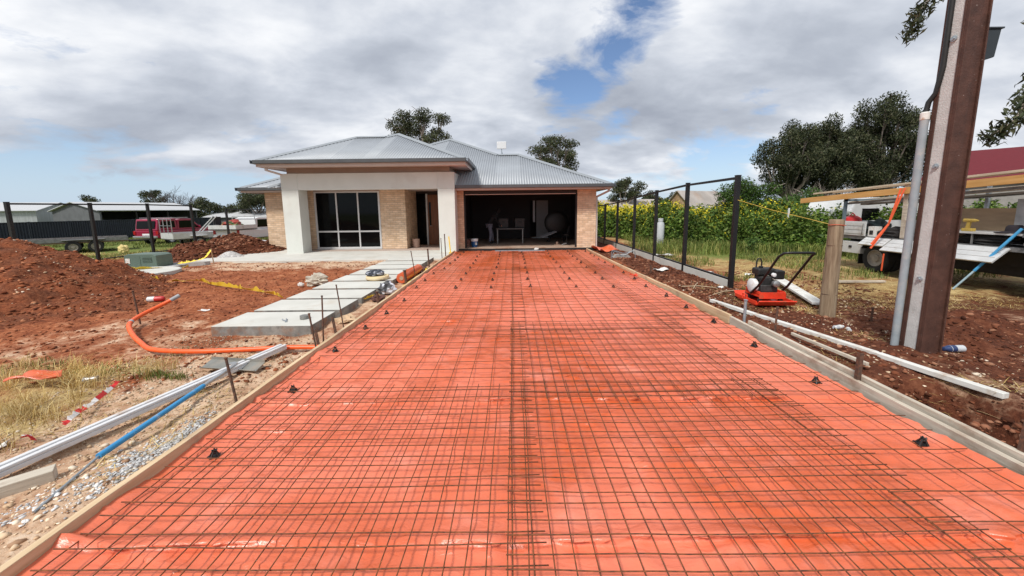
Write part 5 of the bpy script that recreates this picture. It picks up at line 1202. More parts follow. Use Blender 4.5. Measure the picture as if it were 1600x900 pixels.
RIMM = mat('dusty_rim', (0.30, 0.27, 0.23), 0.6, 0.2, var=0.2, scale=9)
def wheel(x_, y_, r, w, parent, nm='wheel', rim=None):
    R_ = Matrix.Rotation(PI/2, 3, 'Y')
    o = MB().lathe([(r*0.60, -w/2), (r*0.93, -w/2), (r, -w*0.36), (r, w*0.36), (r*0.93, w/2), (r*0.60, w/2), (r*0.60, -w/2)], (0, 0, 0), 28, R_, caps=False).build(nm, TYRE, parent, smooth=True, loc=(x_, y_, r))
    MB().lathe([(r*0.60, -w*0.46), (r*0.56, -w*0.50), (r*0.50, -w*0.30), (r*0.28, -w*0.26), (r*0.24, -w*0.44), (r*0.10, -w*0.46), (0.0005, -w*0.46)], (0, 0, 0), 24, R_, caps=False).lathe([(r*0.60, w*0.46), (r*0.56, w*0.50), (r*0.50, w*0.30), (r*0.28, w*0.26), (r*0.24, w*0.44), (0.0005, w*0.46)], (0, 0, 0), 24, R_, caps=False).build('rim', rim or RIMM, o, smooth=True)
    return o
wheel(0.17, 9.60-TY, 0.36, 0.20, truck); wheel(0.40, 9.60-TY, 0.36, 0.20, truck); wheel(1.60, 9.60-TY, 0.36, 0.2, truck); wheel(0.2, 4.9-TY, 0.36, 0.2, truck); wheel(1.6, 4.9-TY, 0.36, 0.2, truck)
tp(wbox(9.3, 9.62, 10.02, 10.04, 0.16, 0.60), 'mud_flap', BLACKPL)
mb = MB(); 
for a0 in np.linspace(0.15*PI, 1.02*PI, 9)[:-1]:
    a1 = a0 + 0.109*PI; mb.add([(xx, 9.60+0.44*math.cos(q), 0.36+0.44*math.sin(q)) for xx in (9.28, 9.66) for q in (a0, a1)], [(0,1,3,2)])
tp(mb, 'mudguard', UNDER)
# rack
STEELB = mat('blue_grey_steel', (0.16, 0.22, 0.26), 0.5, 0.4, var=0.1)
for (yy, zz, m) in ((10.62, 2.0, STEELB), (8.95, 2.15, GALV), (6.75, 2.3, GALV)):
    for xx in (9.32, 11.18): tp(MB().box(xx-0.03, xx+0.03, yy-0.03, yy+0.03, 0.9, zz), 'rack_upright', m)
    tp(wbox(9.29, 11.21, yy-0.03, yy+0.03, zz-0.17, zz-0.11), 'rack_crossbar', m)
for xx in (9.40, 11.1): tp(MB().beam((xx, 10.7, 1.76), (xx, 5.0, 2.14), 0.05, 0.05), 'rack_rail', GRIMY)
tp(MB().beam((9.30, 8.95, 0.92), (9.30, 8.98, 2.18), 0.10, 0.05, (1, 0, 0)), 'timber_upright', OLDWOOD)
# cabinet on the tray and cab
tp(wbox(9.28, 9.95, 6.72, 8.55, 1.12, 1.155), 'shelf', ALUP)
tp(wbox(9.97, 10.0, 7.35, 8.55, 0.91, 1.62), 'ply_back', PLY)
tp(wbox(9.90, 9.94, 6.30, 7.45, 1.156, 1.80), 'chequer_panel', CHECK)
tp(wbox(9.94, 10.0, 6.3, 7.34, 0.91, 1.155), 'dark_back', UNDER)
tp(wbox(9.30, 9.33, 7.6, 7.62, 0.91, 1.12), 'shelf_leg', GRIMY)
cab = tp(wbox(9.24, 11.26, 6.28, 6.70, 0.62, 1.62), 'cab_bulkhead', mat('white_truck_paint', (0.66, 0.66, 0.65), 0.4, var=0.04), bev=0.04)
cabb = MB().prism([(6.20, 0.45), (6.20, 2.1), (5.2, 2.15), (4.4, 1.4), (3.3, 1.2), (3.2, 0.45)], 9.28, 11.2, 'x'); tp(cabb, 'cab', MATS['white_truck_paint'], bev=0.06)
tp(wbox(9.268, 9.279, 4.75, 5.9, 1.35, 1.95), 'cab_window', GLASSD)
tp(wbox(9.22, 9.24, 6.72, 6.76, 0.95, 1.0).box(9.2, 9.26, 6.71, 6.78, 1.1, 1.16), 'hinge', GRIMY)
tp(wbox(9.30, 11.2, 8.56, 8.6, 0.91, 1.55), 'headboard', UNDER)
# loads
LVL = mat('orange_lvl_timber', (0.50, 0.26, 0.075), 0.65, col2=(0.63, 0.36, 0.13), scale=3, stretch=(8, 0.6, 8))
PALE = mat('pale_new_timber', (0.46, 0.37, 0.26), 0.75, col2=(0.58, 0.49, 0.37), scale=3, stretch=(8, 0.6, 8))
board('long orange laminated beam on the truck rack, sticking out behind', (9.20, 12.1, 1.80), (9.28, 5.4, 2.16), 0.06, 0.15, LVL, name='timber_beam', cat='beam')
board('pale timber length on top of the orange beam on the truck rack', (9.24, 11.65, 2.06), (9.30, 5.2, 2.36), 0.09, 0.045, PALE, name='timber_beam', cat='beam')
board('second pale timber on the truck rack behind the first', (9.45, 11.2, 2.07), (9.48, 5.3, 2.37), 0.09, 0.05, PALE, name='timber_beam', cat='beam')
board('grey plank lying inside the truck rack below the beam', (9.75, 10.9, 1.78), (9.75, 5.6, 2.06), 0.20, 0.04, OLDWOOD, name='timber_beam', cat='beam')
board('dark bundle board low in the middle of the truck rack', (10.2, 11.0, 1.72), (10.2, 5.6, 2.0), 0.24, 0.05, mat('dark_bundle', (0.09, 0.075, 0.06), 0.9), name='timber_beam', cat='beam')
board('wide pale plank on the far side of the truck rack', (10.8, 12.0, 1.84), (10.8, 5.2, 2.18), 0.22, 0.05, OLDWOOD, name='timber_beam', cat='beam')
t = thing('fuel_can', 'round red container on the rear of the truck tray', 'container', (9.55, 10.62, 0.905)); 
MB().lathe([(0.14, 0), (0.2, 0.04), (0.21, 0.36), (0.19, 0.46), (0.10, 0.52), (0.06, 0.53)], n=18).build('can_body', mat('red_plastic', (0.55, 0.02, 0.02), 0.4), t, smooth=True); MB().tube([(-0.10, 0, 0.5), (0, 0, 0.60), (0.10, 0, 0.5)], 0.015, 8).build('handle', mat('red_plastic', (0.5, 0.02, 0.02), 0.4), t)
crumple('tool_bag', 'dark green tarpaulin bundle on the truck tray', 'bundle', (9.75, 10.05, 0.905), (0.25, 0.28, 0.26), mat('dark_tarp', (0.02, 0.035, 0.035), 0.7), 31)
crumple('tool_bag', 'black tool bag lying on the truck tray above the wheel', 'bag', (9.50, 9.35, 0.905), (0.2, 0.34, 0.15), mat('black_cloth', (0.022, 0.02, 0.02), 0.8, var=0.3), 32, rough=0.25)
t = thing('carton', 'white printed carton on the truck tray beside the tool bag', 'carton', (9.40, 9.76, 0.905)); MB().box(-0.09, 0.09, -0.09, 0.09, 0, 0.26).build('box_body', PAPER, t); MB().box(-0.094, -0.091, -0.05, 0.05, 0.05, 0.16).build('print_patch', UNDER, t)
ORSTR = mat('orange_strap', (0.80, 0.12, 0.04), 0.6)
for k, (yo, lb) in enumerate([(0.0, 'orange strap hanging from the truck rack, nearer strand'), (0.09, 'orange strap hanging from the truck rack, farther strand')]):
    t = thing('cargo_strap', lb, 'strap', (9.17, 8.92+yo, 2.1)); MB().beam((0, 0, 0), (-0.06, 0.22-yo, -0.85), 0.045, 0.006, (1, 0, 0)).beam((-0.06, 0.22-yo, -0.85), (-0.27, 0.38-yo, -1.45 + 0.1*k), 0.05, 0.006, (1, 0, 0)).build('webbing', ORSTR, t)
t = thing('cargo_strap', 'short end of orange strap dangling beside the truck wheel', 'strap', (8.95, 9.0, 0.55)); MB().beam((0, 0, 0), (0.01, 0.02, -0.42), 0.035, 0.006, (1, 0, 0)).build('webbing', ORSTR, t)
t = thing('cordless_drill', 'yellow cordless drill standing on the truck shelf', 'drill', (9.42, 7.78, 1.157)); YEL = mat('drill_yellow', (0.42, 0.29, 0.06), 0.5)
MB().box(-0.05, 0.05, -0.09, 0.09, 0, 0.06).build('battery', YEL, t, bev=0.01); MB().beam((0, 0.02, 0.06), (0, 0.0, 0.19), 0.045, 0.05).build('grip', YEL, t); MB().tube([(0, 0.09, 0.22), (0, -0.08, 0.22), (0, -0.15, 0.22)], [0.04, 0.035, 0.012], 10).build('motor_body', YEL, t)
t = thing('hat', 'dark wide brimmed hat lying on the truck shelf', 'hat', (9.50, 7.12, 1.157)); FELT = mat('dark_felt', (0.016, 0.012, 0.018), 0.9)
MB().lathe([(0.24, 0.0), (0.25, 0.012), (0.12, 0.03), (0.11, 0.12), (0.08, 0.15), (0.02, 0.14)], n=20).build('crown_and_brim', FELT, t, smooth=True)
crumple('tool_pile', 'dark jumble of tools under the truck shelf', 'tools', (9.50, 7.55, 0.905), (0.16, 0.5, 0.09), UNDER, 34, rough=0.6)
t = thing('yellow_level', 'small yellow box tool under the truck shelf', 'tool', (9.34, 8.25, 0.905)); MB().box(-0.04, 0.04, -0.09, 0.09, 0, 0.06).build('case', STRAPY, t, bev=0.01)
t = thing('blue_pole', 'blue telescopic pole leaning on the side of the truck', 'pole', (8.86, 7.42, 0.0))
MB().tube([(0, 0, 0.02), (0.12, -0.20, 0.42)], 0.018, 10).build('lower_tube', mat('pale_blue_tube', (0.35, 0.50, 0.58), 0.4), t, smooth=True); MB().tube([(0.12, -0.20, 0.42), (0.37, -0.60, 1.26)], 0.024, 12).build('upper_tube', mat('sky_blue_paint', (0.06, 0.32, 0.60), 0.4), t, smooth=True)
MB().tube([(0.37, -0.60, 1.26), (0.43, -0.78, 1.42)], 0.014, 8).build('handle_end', BLACKPL, t)

# ------------------------------------------------------------------ vehicles and trailers on the left
MAROON = mat('maroon_paint', (0.28, 0.012, 0.045), 0.3, var=0.05, coat=0.4); WPAINT = mat('white_car_paint', (0.68, 0.69, 0.69), 0.35, var=0.03)
def poly_body(t, prof, w, m, name='body', bev=0.05, y=0.0):
    return MB().prism(prof, y-w/2, y+w/2, 'x').build(name, m, t, bev=bev)
def ute(name, label, loc, rz, m, canopy=True, length=5.0):
    """nose towards local +y; local x across"""
    t = thing(name, label, 'pickup truck', loc, rz)
    hw = 0.90
    poly_body(t, [(-2.45, 0.50), (-2.48, 0.98), (2.35, 0.98), (2.50, 0.80), (2.50, 0.42), (2.0, 0.36), (-2.2, 0.42)], 2*hw, m)
    MB().prism([(1.0, 0.982), (0.98, 1.08), (2.30, 1.0), (2.33, 0.982)], -0.82, 0.82, 'x').build('bonnet', m, t, bev=0.02)
    MB().prism([(-0.95, 0.982), (-0.88, 1.70), (-0.60, 1.76), (0.25, 1.74), (1.05, 1.06), (1.05, 0.982)], -0.76, 0.76, 'x').build('cab', m, t, bev=0.05)
    for s in (-1, 1):
        MB().prism([(-0.78, 1.10), (-0.74, 1.62), (0.20, 1.62), (0.78, 1.10)], s*0.761, s*0.772, 'x').build('side_window', GLASSD, t)
        MB().box(s*0.905-0.02, s*0.905+0.02, 0.05, 0.16, 0.86, 0.90).build('door_handle', m if m is WPAINT else ALU, t)
        MB().box(s*0.86-0.09, s*0.86+0.09, 0.72, 0.80, 1.08, 1.24).build('mirror', m, t, bev=0.02)
    MB().prism([(0.30, 1.70), (1.00, 1.10), (1.02, 1.13), (0.33, 1.735)], -0.68, 0.68, 'x').build('windscreen', GLASSD, t)
    for s in (-1, 1):
        for yy in (-1.55, 1.55): wheel(s*0.78, yy, 0.37, 0.22, t, rim=ALU)
    if canopy:
        MB().prism([(-2.46, 0.985), (-2.30, 1.76), (-1.0, 1.80), (-0.96, 0.985)], -0.80, 0.80, 'x').build('canopy', m, t, bev=0.05)
        MB().prism([(-2.462, 1.12), (-2.35, 1.62), (-2.37, 1.64), (-2.482, 1.14)], -0.66, 0.66, 'x').build('rear_window', GLASSD, t)
        for s in (-1, 1): MB().prism([(-2.20, 1.16), (-2.10, 1.60), (-1.15, 1.62), (-1.12, 1.16)], s*0.801, s*0.812, 'x').build('canopy_window', GLASSD, t)
        for s in (-1, 1): MB().beam((s*0.62, -2.2, 1.84), (s*0.62, 0.1, 1.84), 0.04, 0.04).build('roof_rail', ALU, t)
    for s in (-1, 1): MB().box(s*0.82-0.08, s*0.82+0.08, -2.50, -2.47, 0.72, 0.96).build('tail_light', mat('tail_red', (0.35, 0.01, 0.01), 0.3), t)
    MB().box(-0.85, 0.85, -2.62, -2.50, 0.48, 0.62).build('rear_bumper', ALU, t, bev=0.02)
    MB().box(-0.26, 0.26, -2.495, -2.485, 0.66, 0.78).build('number_plate', WHITEPL, t)
    return t
ute('maroon_ute', 'maroon four wheel drive ute with canopy parked by the dark fence', (-24.9, 28.0, -0.42), -0.06, MAROON)
t = ute('tray_ute', 'white single cab ute with a flat tray beside the house', (-18.0, 26.3, -0.36), -0.10, WPAINT, canopy=False)
MB().box(-0.95, 0.95, -2.75, -1.02, 1.0, 1.06).build('tray_deck', GRIMY, t)
for s in (-1, 1): MB().box(s*0.95-0.015, s*0.95+0.015, -2.75, -1.02, 1.06, 1.30).build('tray_side', ALUP, t)
MB().box(-0.95, 0.95, -2.77, -2.745, 1.06, 1.30).build('tray_tail', ALUP, t)
MB().tube([(-0.9, -1.02, 1.06), (-0.8, -1.02, 1.85), (0.8, -1.02, 1.85), (0.9, -1.02, 1.06)], 0.03, 8).build('head_rack', ALU, t)
crumple('cargo', 'red and green goods piled on the tray of the white ute', 'cargo', (-18.2, 24.4, 0.72), (0.5, 0.6, 0.30), mat('red_goods', (0.30, 0.03, 0.02), 0.6, col2=(0.12, 0.2, 0.08), scale=3, lo=0.52, hi=0.56), 36)
t = thing('box_trailer', 'silver box trailer with a mesh frame and ladder ramps', 'trailer', (-20.6, 24.0, -0.38), -0.5)
MB().box(-0.85, 0.85, -1.25, 1.25, 0.50, 0.55).build('deck', GRIMY, t)
for s in (-1, 1): MB().box(s*0.85-0.02, s*0.85+0.02, -1.25, 1.25, 0.55, 0.90).build('side', ALUP, t); wheel(s*0.97, 0.0, 0.32, 0.19, t, rim=ALU); MB().box(s*0.97-0.13, s*0.97+0.13, -0.42, 0.42, 0.68, 0.72).build('mudguard', ALUP, t, bev=0.02)
for s in (-1, 1): MB().box(-0.85, 0.85, s*1.25-0.02, s*1.25+0.02, 0.55, 0.90).build('end_gate', ALUP, t)
mb = MB()
for xx in (-0.83, -0.28, 0.28, 0.83): mb.beam((xx, -1.27, 0.9), (xx, -1.27, 1.75), 0.035, 0.035, (0, 1, 0))
mb.beam((-0.85, -1.27, 1.75), (0.85, -1.27, 1.75), 0.035, 0.035).beam((-0.85, -1.27, 1.35), (0.85, -1.27, 1.35), 0.03, 0.03); mb.build('mesh_frame', ALU, t)
for xx in (0.2, 0.6): MB().beam((xx, 0.2, 0.8), (xx+0.5, 1.0, 1.9), 0.14, 0.05).build('ramp', ALUP, t)
MB().tube([(-0.4, 1.25, 0.5), (0, 2.3, 0.45), (0.4, 1.25, 0.5)], 0.03, 8).build('drawbar', GALV, t)
MB().box(0.75, 1.1, 0.9, 1.22, 0.92, 1.85).build('dark_box', UNDER, t)
t = thing('car_trailer', 'dark tandem flat trailer with lowered ramps behind the soil heap', 'trailer', (-25.3, 21.6, -0.42), -0.75)
MB().box(-0.95, 0.95, -2.1, 2.1, 0.52, 0.60).build('deck', mat('timber_deck', (0.25, 0.17, 0.12), 0.8, var=0.15), t)
for s in (-1, 1):
    MB().box(s*0.98-0.03, s*0.98+0.03, -2.1, 2.1, 0.60, 0.80).build('side_rail', GRIMY, t)
    for yy in (-0.1, 0.75): wheel(s*1.12, yy, 0.32, 0.2, t)
    MB().box(s*1.12-0.13, s*1.12+0.13, -0.5, 1.15, 0.70, 0.74).build('mudguard', GRIMY, t, bev=0.02)
    mb = MB()
    for dx_ in (-0.16, 0.16): mb.beam((s*0.6+dx_, -2.1, 0.55), (s*0.6+dx_, -3.6, 0.04), 0.05, 0.05)
    for q in range(6): mb.beam((s*0.6-0.16, -2.3-q*0.24, 0.48-q*0.082), (s*0.6+0.16, -2.3-q*0.24, 0.48-q*0.082), 0.04, 0.03)
    mb.build('ramp', GALV, t)
MB().tube([(-0.6, 2.1, 0.5), (0, 3.3, 0.5), (0.6, 2.1, 0.5)], 0.04, 8).build('drawbar', UNDER, t)
crumple('sack', 'pale yellow sack in the grass beyond the left fence', 'sack', (-21.6, 20.6, -0.42), (0.25, 0.2, 0.28), mat('yellow_sack', (0.6, 0.48, 0.2), 0.8), 37, rough=0.2)
for k, (x_, y_, s_, lb) in enumerate([(-16.9, 21.9, 0.7, 'left white sheet wrapped bundle behind the soil heap'), (-14.8, 21.6, 0.8, 'right white sheet wrapped bundle beside the house wall')]):
    crumple('wrapped_bundle', lb, 'bundle', (x_, y_, -0.3), (s_, 0.5, 0.28), mat('white_sheet', (0.66, 0.66, 0.68), 0.6), 40+k, rough=0.15)

# ------------------------------------------------------------------ far buildings
def shed(name, label, corner, along, depth_dir, L1, L2, eave, ridge, wallm, roofm, open_side=False, z0=-0.4, ridge_on='along', cat='shed'):
    """rectangular gable shed: corner, unit direction along the long side, unit direction of the gable"""
    c = Vector((*corner, z0)); a = Vector((*along, 0)).normalized(); d = Vector((*depth_dir, 0)).normalized()
    t = thing(name, label, cat, c)
    P = lambda u, v, z: a*u + d*v + Vector((0, 0, z))
    H_ = eave - z0; R_ = ridge - z0
    # gable ends
    for u in (0, L1):
        u2 = u + (0.12 if u == 0 else -0.12)
        vs = [P(u, 0, 0), P(u, L2, 0), P(u, L2, H_), P(u, L2/2, R_), P(u, 0, H_)]; vs2 = [P(u2, 0, 0), P(u2, L2, 0), P(u2, L2, H_), P(u2, L2/2, R_), P(u2, 0, H_)]
        MB().add(vs+vs2, [(0,1,2,3,4), (9,8,7,6,5)] + [(i, 5+i, 5+(i+1)%5, (i+1)%5) for i in range(5)]).build('gable_wall', wallm, t)
    for v in (0, L2):
        if open_side and v == 0:
            for u in np.linspace(0.1, L1-0.1, 4): MB().beam(P(u, 0.08, 0), P(u, 0.08, H_), 0.12, 0.12, tuple(a)).build('post', UNDER, t)
            continue
        v2 = v + (0.1 if v == 0 else -0.1)
        MB().add([P(0.12, v, 0), P(L1-0.12, v, 0), P(L1-0.12, v, H_), P(0.12, v, H_), P(0.12, v2, 0), P(L1-0.12, v2, 0), P(L1-0.12, v2, H_), P(0.12, v2, H_)], [(0,1,2,3),(7,6,5,4),(0,4,5,1),(1,5,6,2),(2,6,7,3),(3,7,4,0)]).build('wall', wallm, t)
    ov = 0.25
    for s in (0, 1):
        e = P(-ov, L2*s + (ov if s else -ov), H_ - ov*(R_-H_)/(L2/2)) ; e2 = P(L1+ov, L2*s + (ov if s else -ov), H_ - ov*(R_-H_)/(L2/2)); r1 = P(-ov, L2/2, R_); r2 = P(L1+ov, L2/2, R_)
        up = Vector((0, 0, 0.06)); off = Vector((0, 0, 0.03))
        MB().add([e+off, e2+off, r2+off, r1+off, e+off+up, e2+off+up, r2+off+up, r1+off+up], [(0,1,2,3),(7,6,5,4),(0,4,5,1),(1,5,6,2),(2,6,7,3),(3,7,4,0)]).build('roof', roofm, t)
    return t, P
SHEDW = mat('pale_grey_sheeting', (0.38, 0.40, 0.42), 0.6, 0.1, var=0.15, scale=2, stretch=(6, 6, 0.2)); SHEDG = mat('mid_grey_sheeting', (0.10, 0.105, 0.115), 0.7, var=0.15, scale=1.5); SHEDR = mat('light_roof_sheet', (0.50, 0.51, 0.52), 0.5, 0.2, var=0.06)
shed('storage_shed', 'grey gabled shed with an open bay beyond the dark fence', (-38.4, 35.0), (0.35, 0.94), (-0.94, 0.35), 8.0, 8.6, 2.05, 2.85, SHEDG, SHEDR, open_side=True)
shed('storage_shed', 'long pale sheet metal shed at the far left edge', (-47.6, 37.6), (-0.92, -0.38), (-0.35, 0.94), 22, 6.0, 2.15, 2.95, SHEDW, SHEDR)
shed('low_building', 'low white roofed building between the left trees and the house', (-36, 44), (1, 0.05), (0, 1), 14, 7, 1.2, 1.95, SHEDG, mat('white_roof', (0.45, 0.46, 0.47), 0.6))
STONE = mat('brown_rubble_stone', (0.20, 0.12, 0.065), 0.9, col2=(0.40, 0.28, 0.16), scale=1.6, bump=0.8, bscale=2.2, bdist=0.1)
OLDTIN = mat('old_grey_tin', (0.40, 0.36, 0.33), 0.7, 0.1, var=0.15, scale=0.6, dirt=(0.36, 0.24, 0.17), dscale=0.5, dlo=0.5, dhi=0.8)
shed('stone_house', 'old stone gabled house with a grey tin roof beyond the crop', (18.9, 40.0), (0.86, 0.5), (-0.5, 0.86), 7.0, 3.4, 1.75, 3.5, STONE, OLDTIN, z0=-0.2, cat='house')
shed('farm_building', 'low cream farm building with a rusty tin roof behind the crop', (10.6, 43.0), (1, 0.02), (0, 1), 6.4, 6, 1.5, 2.7, mat('cream_wall', (0.5, 0.40, 0.30), 0.9), OLDTIN, z0=-0.2, cat='house')
shed('red_roof_house', 'building with a dark red metal roof behind the truck', (21.6, 20.0), (0.62, -0.78), (0.78, 0.62), 22, 12, 2.75, 4.75, mat('grey_wall', (0.3, 0.28, 0.26), 0.9), mat('dark_red_roof', (0.125, 0.012, 0.018), 0.7, 0.0, var=0.08, spec=0.25), z0=-0.2, cat='house')
for k, (x_, y_, rz_, lb) in enumerate([(14.6, 15.6, 0.2, 'pale caravan roof showing between crop and truck rack'), (19.2, 20.5, -0.3, 'second pale parked van further behind the crop')]):
    t = thing('caravan', lb, 'caravan', (x_, y_, 0), rz_)
    MB().prism([(-2.0, 0.45), (-2.05, 1.5), (-1.8, 2.0), (1.9, 2.05), (2.15, 1.6), (2.1, 0.45)], -0.9, 0.9, 'y').build('body', WPAINT, t, bev=0.06)
    for q in (-1.1, 0.5): MB().box(q-0.4, q+0.4, -0.915, -0.902, 1.15, 1.6).build('window', GLASSD, t)
    for s in (-1, 1): wheel(0.2, s*0.8, 0.3, 0.2, t).rotation_euler = (0, 0, PI/2)
t = thing('marker_post', 'white marker post standing in the crop', 'post', (11.6, 15.9, 0.0)); MB().box(-0.03, 0.03, -0.02, 0.02, 0, 1.62).build('marker', WHITEPL, t); MB().box(-0.031, 0.031, -0.021, 0.021, 1.62, 1.64).build('marker_cap', WHITEPL, t)
# ------------------------------------------------------------------ foliage
def leaf_material(name, cols, rough=0.6, translucent=0.18):
    m = bpy.data.materials.new(name); m.use_nodes = True
    nt = m.node_tree; N = nt.nodes; L = nt.links; b = N['Principled BSDF']; b.inputs['Roughness'].default_value = rough; b.inputs['Specular IOR Level'].default_value = 0.25
    g_ = N.new('ShaderNodeNewGeometry'); r = N.new('ShaderNodeValToRGB'); e = r.color_ramp.elements
    e[0].position = 0.0; e[0].color = (*cols[0], 1); e[1].position = 1.0; e[1].color = (*cols[-1], 1)
    for i, c in enumerate(cols[1:-1]): q = e.new((i+1)/(len(cols)-1)); q.color = (*c, 1)
    L.new(g_.outputs['Random Per Island'], r.inputs[0])
    tcn = N.new('ShaderNodeTexCoord'); nz = N.new('ShaderNodeTexNoise'); nz.inputs['Scale'].default_value = 0.9; nz.inputs['Detail'].default_value = 4; L.new(tcn.outputs['Object'], nz.inputs['Vector'])
    mrn = N.new('ShaderNodeMapRange'); mrn.inputs['From Min'].default_value = 0.32; mrn.inputs['From Max'].default_value = 0.68; mrn.inputs['To Min'].default_value = 0.62; mrn.inputs['To Max'].default_value = 1.38; L.new(nz.outputs['Fac'], mrn.inputs[0])
    mu = N.new('ShaderNodeMixRGB'); mu.blend_type = 'MULTIPLY'; mu.inputs[0].default_value = 1; L.new(r.outputs[0], mu.inputs[1]); L.new(mrn.outputs[0], mu.inputs[2]); L.new(mu.outputs[0], b.inputs['Base Color'])
    tr = N.new('ShaderNodeBsdfTranslucent'); L.new(mu.outputs[0], tr.inputs[0]); ms = N.new('ShaderNodeMixShader'); ms.inputs[0].default_value = translucent
    L.new(b.outputs[0], ms.inputs[1]); L.new(tr.outputs[0], ms.inputs[2]); L.new(ms.outputs[0], N['Material Output'].inputs[0])
    return m
GUM = leaf_material('gum_leaf', [(0.022, 0.032, 0.014), (0.045, 0.058, 0.024), (0.075, 0.088, 0.040), (0.12, 0.12, 0.06)])
GUM2 = leaf_material('dark_gum_leaf', [(0.016, 0.024, 0.011), (0.032, 0.043, 0.018), (0.058, 0.068, 0.030), (0.10, 0.10, 0.05)])
BUSH = leaf_material('bright_bush_leaf', [(0.025, 0.055, 0.012), (0.055, 0.11, 0.020), (0.10, 0.17, 0.035)])
MUST = leaf_material('crop_leaf', [(0.028, 0.062, 0.010), (0.065, 0.125, 0.018), (0.115, 0.185, 0.03), (0.18, 0.23, 0.05)])
FLOW = leaf_material('yellow_flower', [(0.42, 0.38, 0.015), (0.62, 0.52, 0.02), (0.72, 0.62, 0.05)])
DRY = leaf_material('dry_grass', [(0.26, 0.15, 0.045), (0.44, 0.30, 0.10), (0.58, 0.43, 0.17), (0.68, 0.56, 0.30)])
GRASS = leaf_material('green_grass', [(0.05, 0.085, 0.015), (0.10, 0.15, 0.028), (0.19, 0.22, 0.05), (0.30, 0.28, 0.09)])
BARK = mat('gum_bark', (0.16, 0.125, 0.10), 0.9, col2=(0.36, 0.31, 0.27), scale=3, stretch=(3, 3, 0.6), bump=0.5, bscale=8, bdist=0.03)
GREYTW = mat('bare_grey_twig', (0.16, 0.13, 0.115), 0.9, col2=(0.30, 0.26, 0.23), scale=4)

def quads(P, U, Vv, name, m, parent=None):
    """leaf quads: centres P, half vectors U (length) and Vv (width), pointed ends"""
    n = len(P)
    A = np.stack([P-U, P+Vv*1.0-U*0.1, P+U, P-Vv*1.0-U*0.1], 1).reshape(-1, 3)
    F = np.arange(n*4).reshape(n, 4)
    return np_mesh(name, A, F, m, parent)
def rand_dirs(n, rng, zb=0.0, zs=1.0):
    v = rng.normal(size=(n, 3)); v[:, 2] = v[:, 2]*zs + zb
    return v/np.linalg.norm(v, axis=1, keepdims=True)
def clump_leaves(centres, radii, per, size, rng, droop=-0.6, aspect=0.34, shell=0.5):
    """leaves gathered in ragged clumps"""
    Ps, Us, Vs = [], [], []
    for c, r in zip(centres, radii):
        n = int(per*(r[0]*r[1]*r[2])**0.5/ (0.6**1.5)) if np.ndim(r) else int(per)
        d = rand_dirs(n, rng); q = (shell + (1-shell)*rng.random(n))**0.8
        q = rng.random(n)**0.40
        P = c + d*q[:, None]*np.array(r)
        sub = rng.normal(size=(max(3, n//40), 3)); sub = c + sub/np.linalg.norm(sub, axis=1, keepdims=True)*np.array(r)*0.8
        k = rng.integers(0, len(sub), n); mixv = (rng.random(n)[:, None] < 0.55)*rng.random(n)[:, None]*0.9
        P = P*(1-mixv) + (sub[k] + rng.normal(size=(n, 3))*0.16*np.array(r))*mixv
        u = rand_dirs(n, rng, droop, 0.8); s = size*rng.uniform(0.6, 1.3, n)[:, None]
        w = np.cross(u, rand_dirs(n, rng)); w /= np.linalg.norm(w, axis=1, keepdims=True)+1e-9
        Ps.append(P); Us.append(u*s*0.5); Vs.append(w*s*0.5*aspect)
    return np.concatenate(Ps), np.concatenate(Us), np.concatenate(Vs)
def tree(name, label, base, height, crown_c, crown_r, nclump, seed, leaf=GUM, per=220, lsize=0.22, cl=(0.7, 1.15), trunk_r=0.28, fork=0.35, cat='tree', droop=-0.6, group=None, bark=BARK, limbs=True):
    """crown_c relative to base; crown_r ellipsoid radii"""
    rng = np.random.default_rng(seed); rnd = random.Random(seed)
    t = thing(name, label, cat, base, 0, group)
    cc = np.array(crown_c); cr = np.array(crown_r)
    cents = []; tries = 0
    while len(cents) < nclump and tries < 4000:
        tries += 1
        d = rng.normal(size=3); d /= np.linalg.norm(d)
        p = cc + d*cr*rng.uniform(0.30, 0.95)
        if all(np.linalg.norm((p-q)/cr) > 0.30 for q in cents) or tries > 1500: cents.append(p)
    cents = np.array(cents)
    zk = (0.95, 1.15) if droop < -0.8 else (0.62, 0.8)
    rr = [np.array([rnd.uniform(*cl), rnd.uniform(*cl), rnd.uniform(cl[0]*zk[0], cl[1]*zk[1])]) for _ in cents]
    P, U, V = clump_leaves(cents, rr, per, lsize, rng, droop)
    quads(P, U, V, 'crown', leaf, t)
    mb = MB(); f_ = Vector((cc[0]*fork, cc[1]*fork, cc[2]*fork*1.2))
    mb.tube([(0, 0, -0.3), (f_.x*0.3+0.05, f_.y*0.3, f_.z*0.5), f_], [trunk_r*1.2, trunk_r, trunk_r*0.85], 10)
    if limbs:
        for c in cents:
            c = Vector(c); mid = f_*0.45 + c*0.55 + Vector((rnd.uniform(-0.3, 0.3), rnd.uniform(-0.3, 0.3), -0.10*(c-f_).length))
            mb.tube([f_ - Vector((0, 0, 0.2)), f_*0.75 + mid*0.25, mid, c*0.8+mid*0.2, c + Vector((rnd.uniform(-0.3, 0.3), rnd.uniform(-0.3, 0.3), 0.3))], [trunk_r*0.55, trunk_r*0.42, trunk_r*0.28, trunk_r*0.15, 0.02], 6)
            for q in range(3):
                e = c + Vector((rnd.uniform(-0.8, 0.8), rnd.uniform(-0.8, 0.8), rnd.uniform(-0.3, 0.6)))
                mb.tube([mid*0.4+c*0.6, e*0.5+c*0.5, e], [trunk_r*0.15, 0.03, 0.012], 5)
    mb.build('trunk', bark, t, smooth=True)
    return t
tree('gum_tree', 'tall gum tree rising behind the portico roof', (-7.3, 32, 0), 10.3, (0.0, 0, 7.9), (3.1, 2.6, 2.1), 17, 101, per=560, lsize=0.19, cl=(0.6, 1.05), trunk_r=0.2)
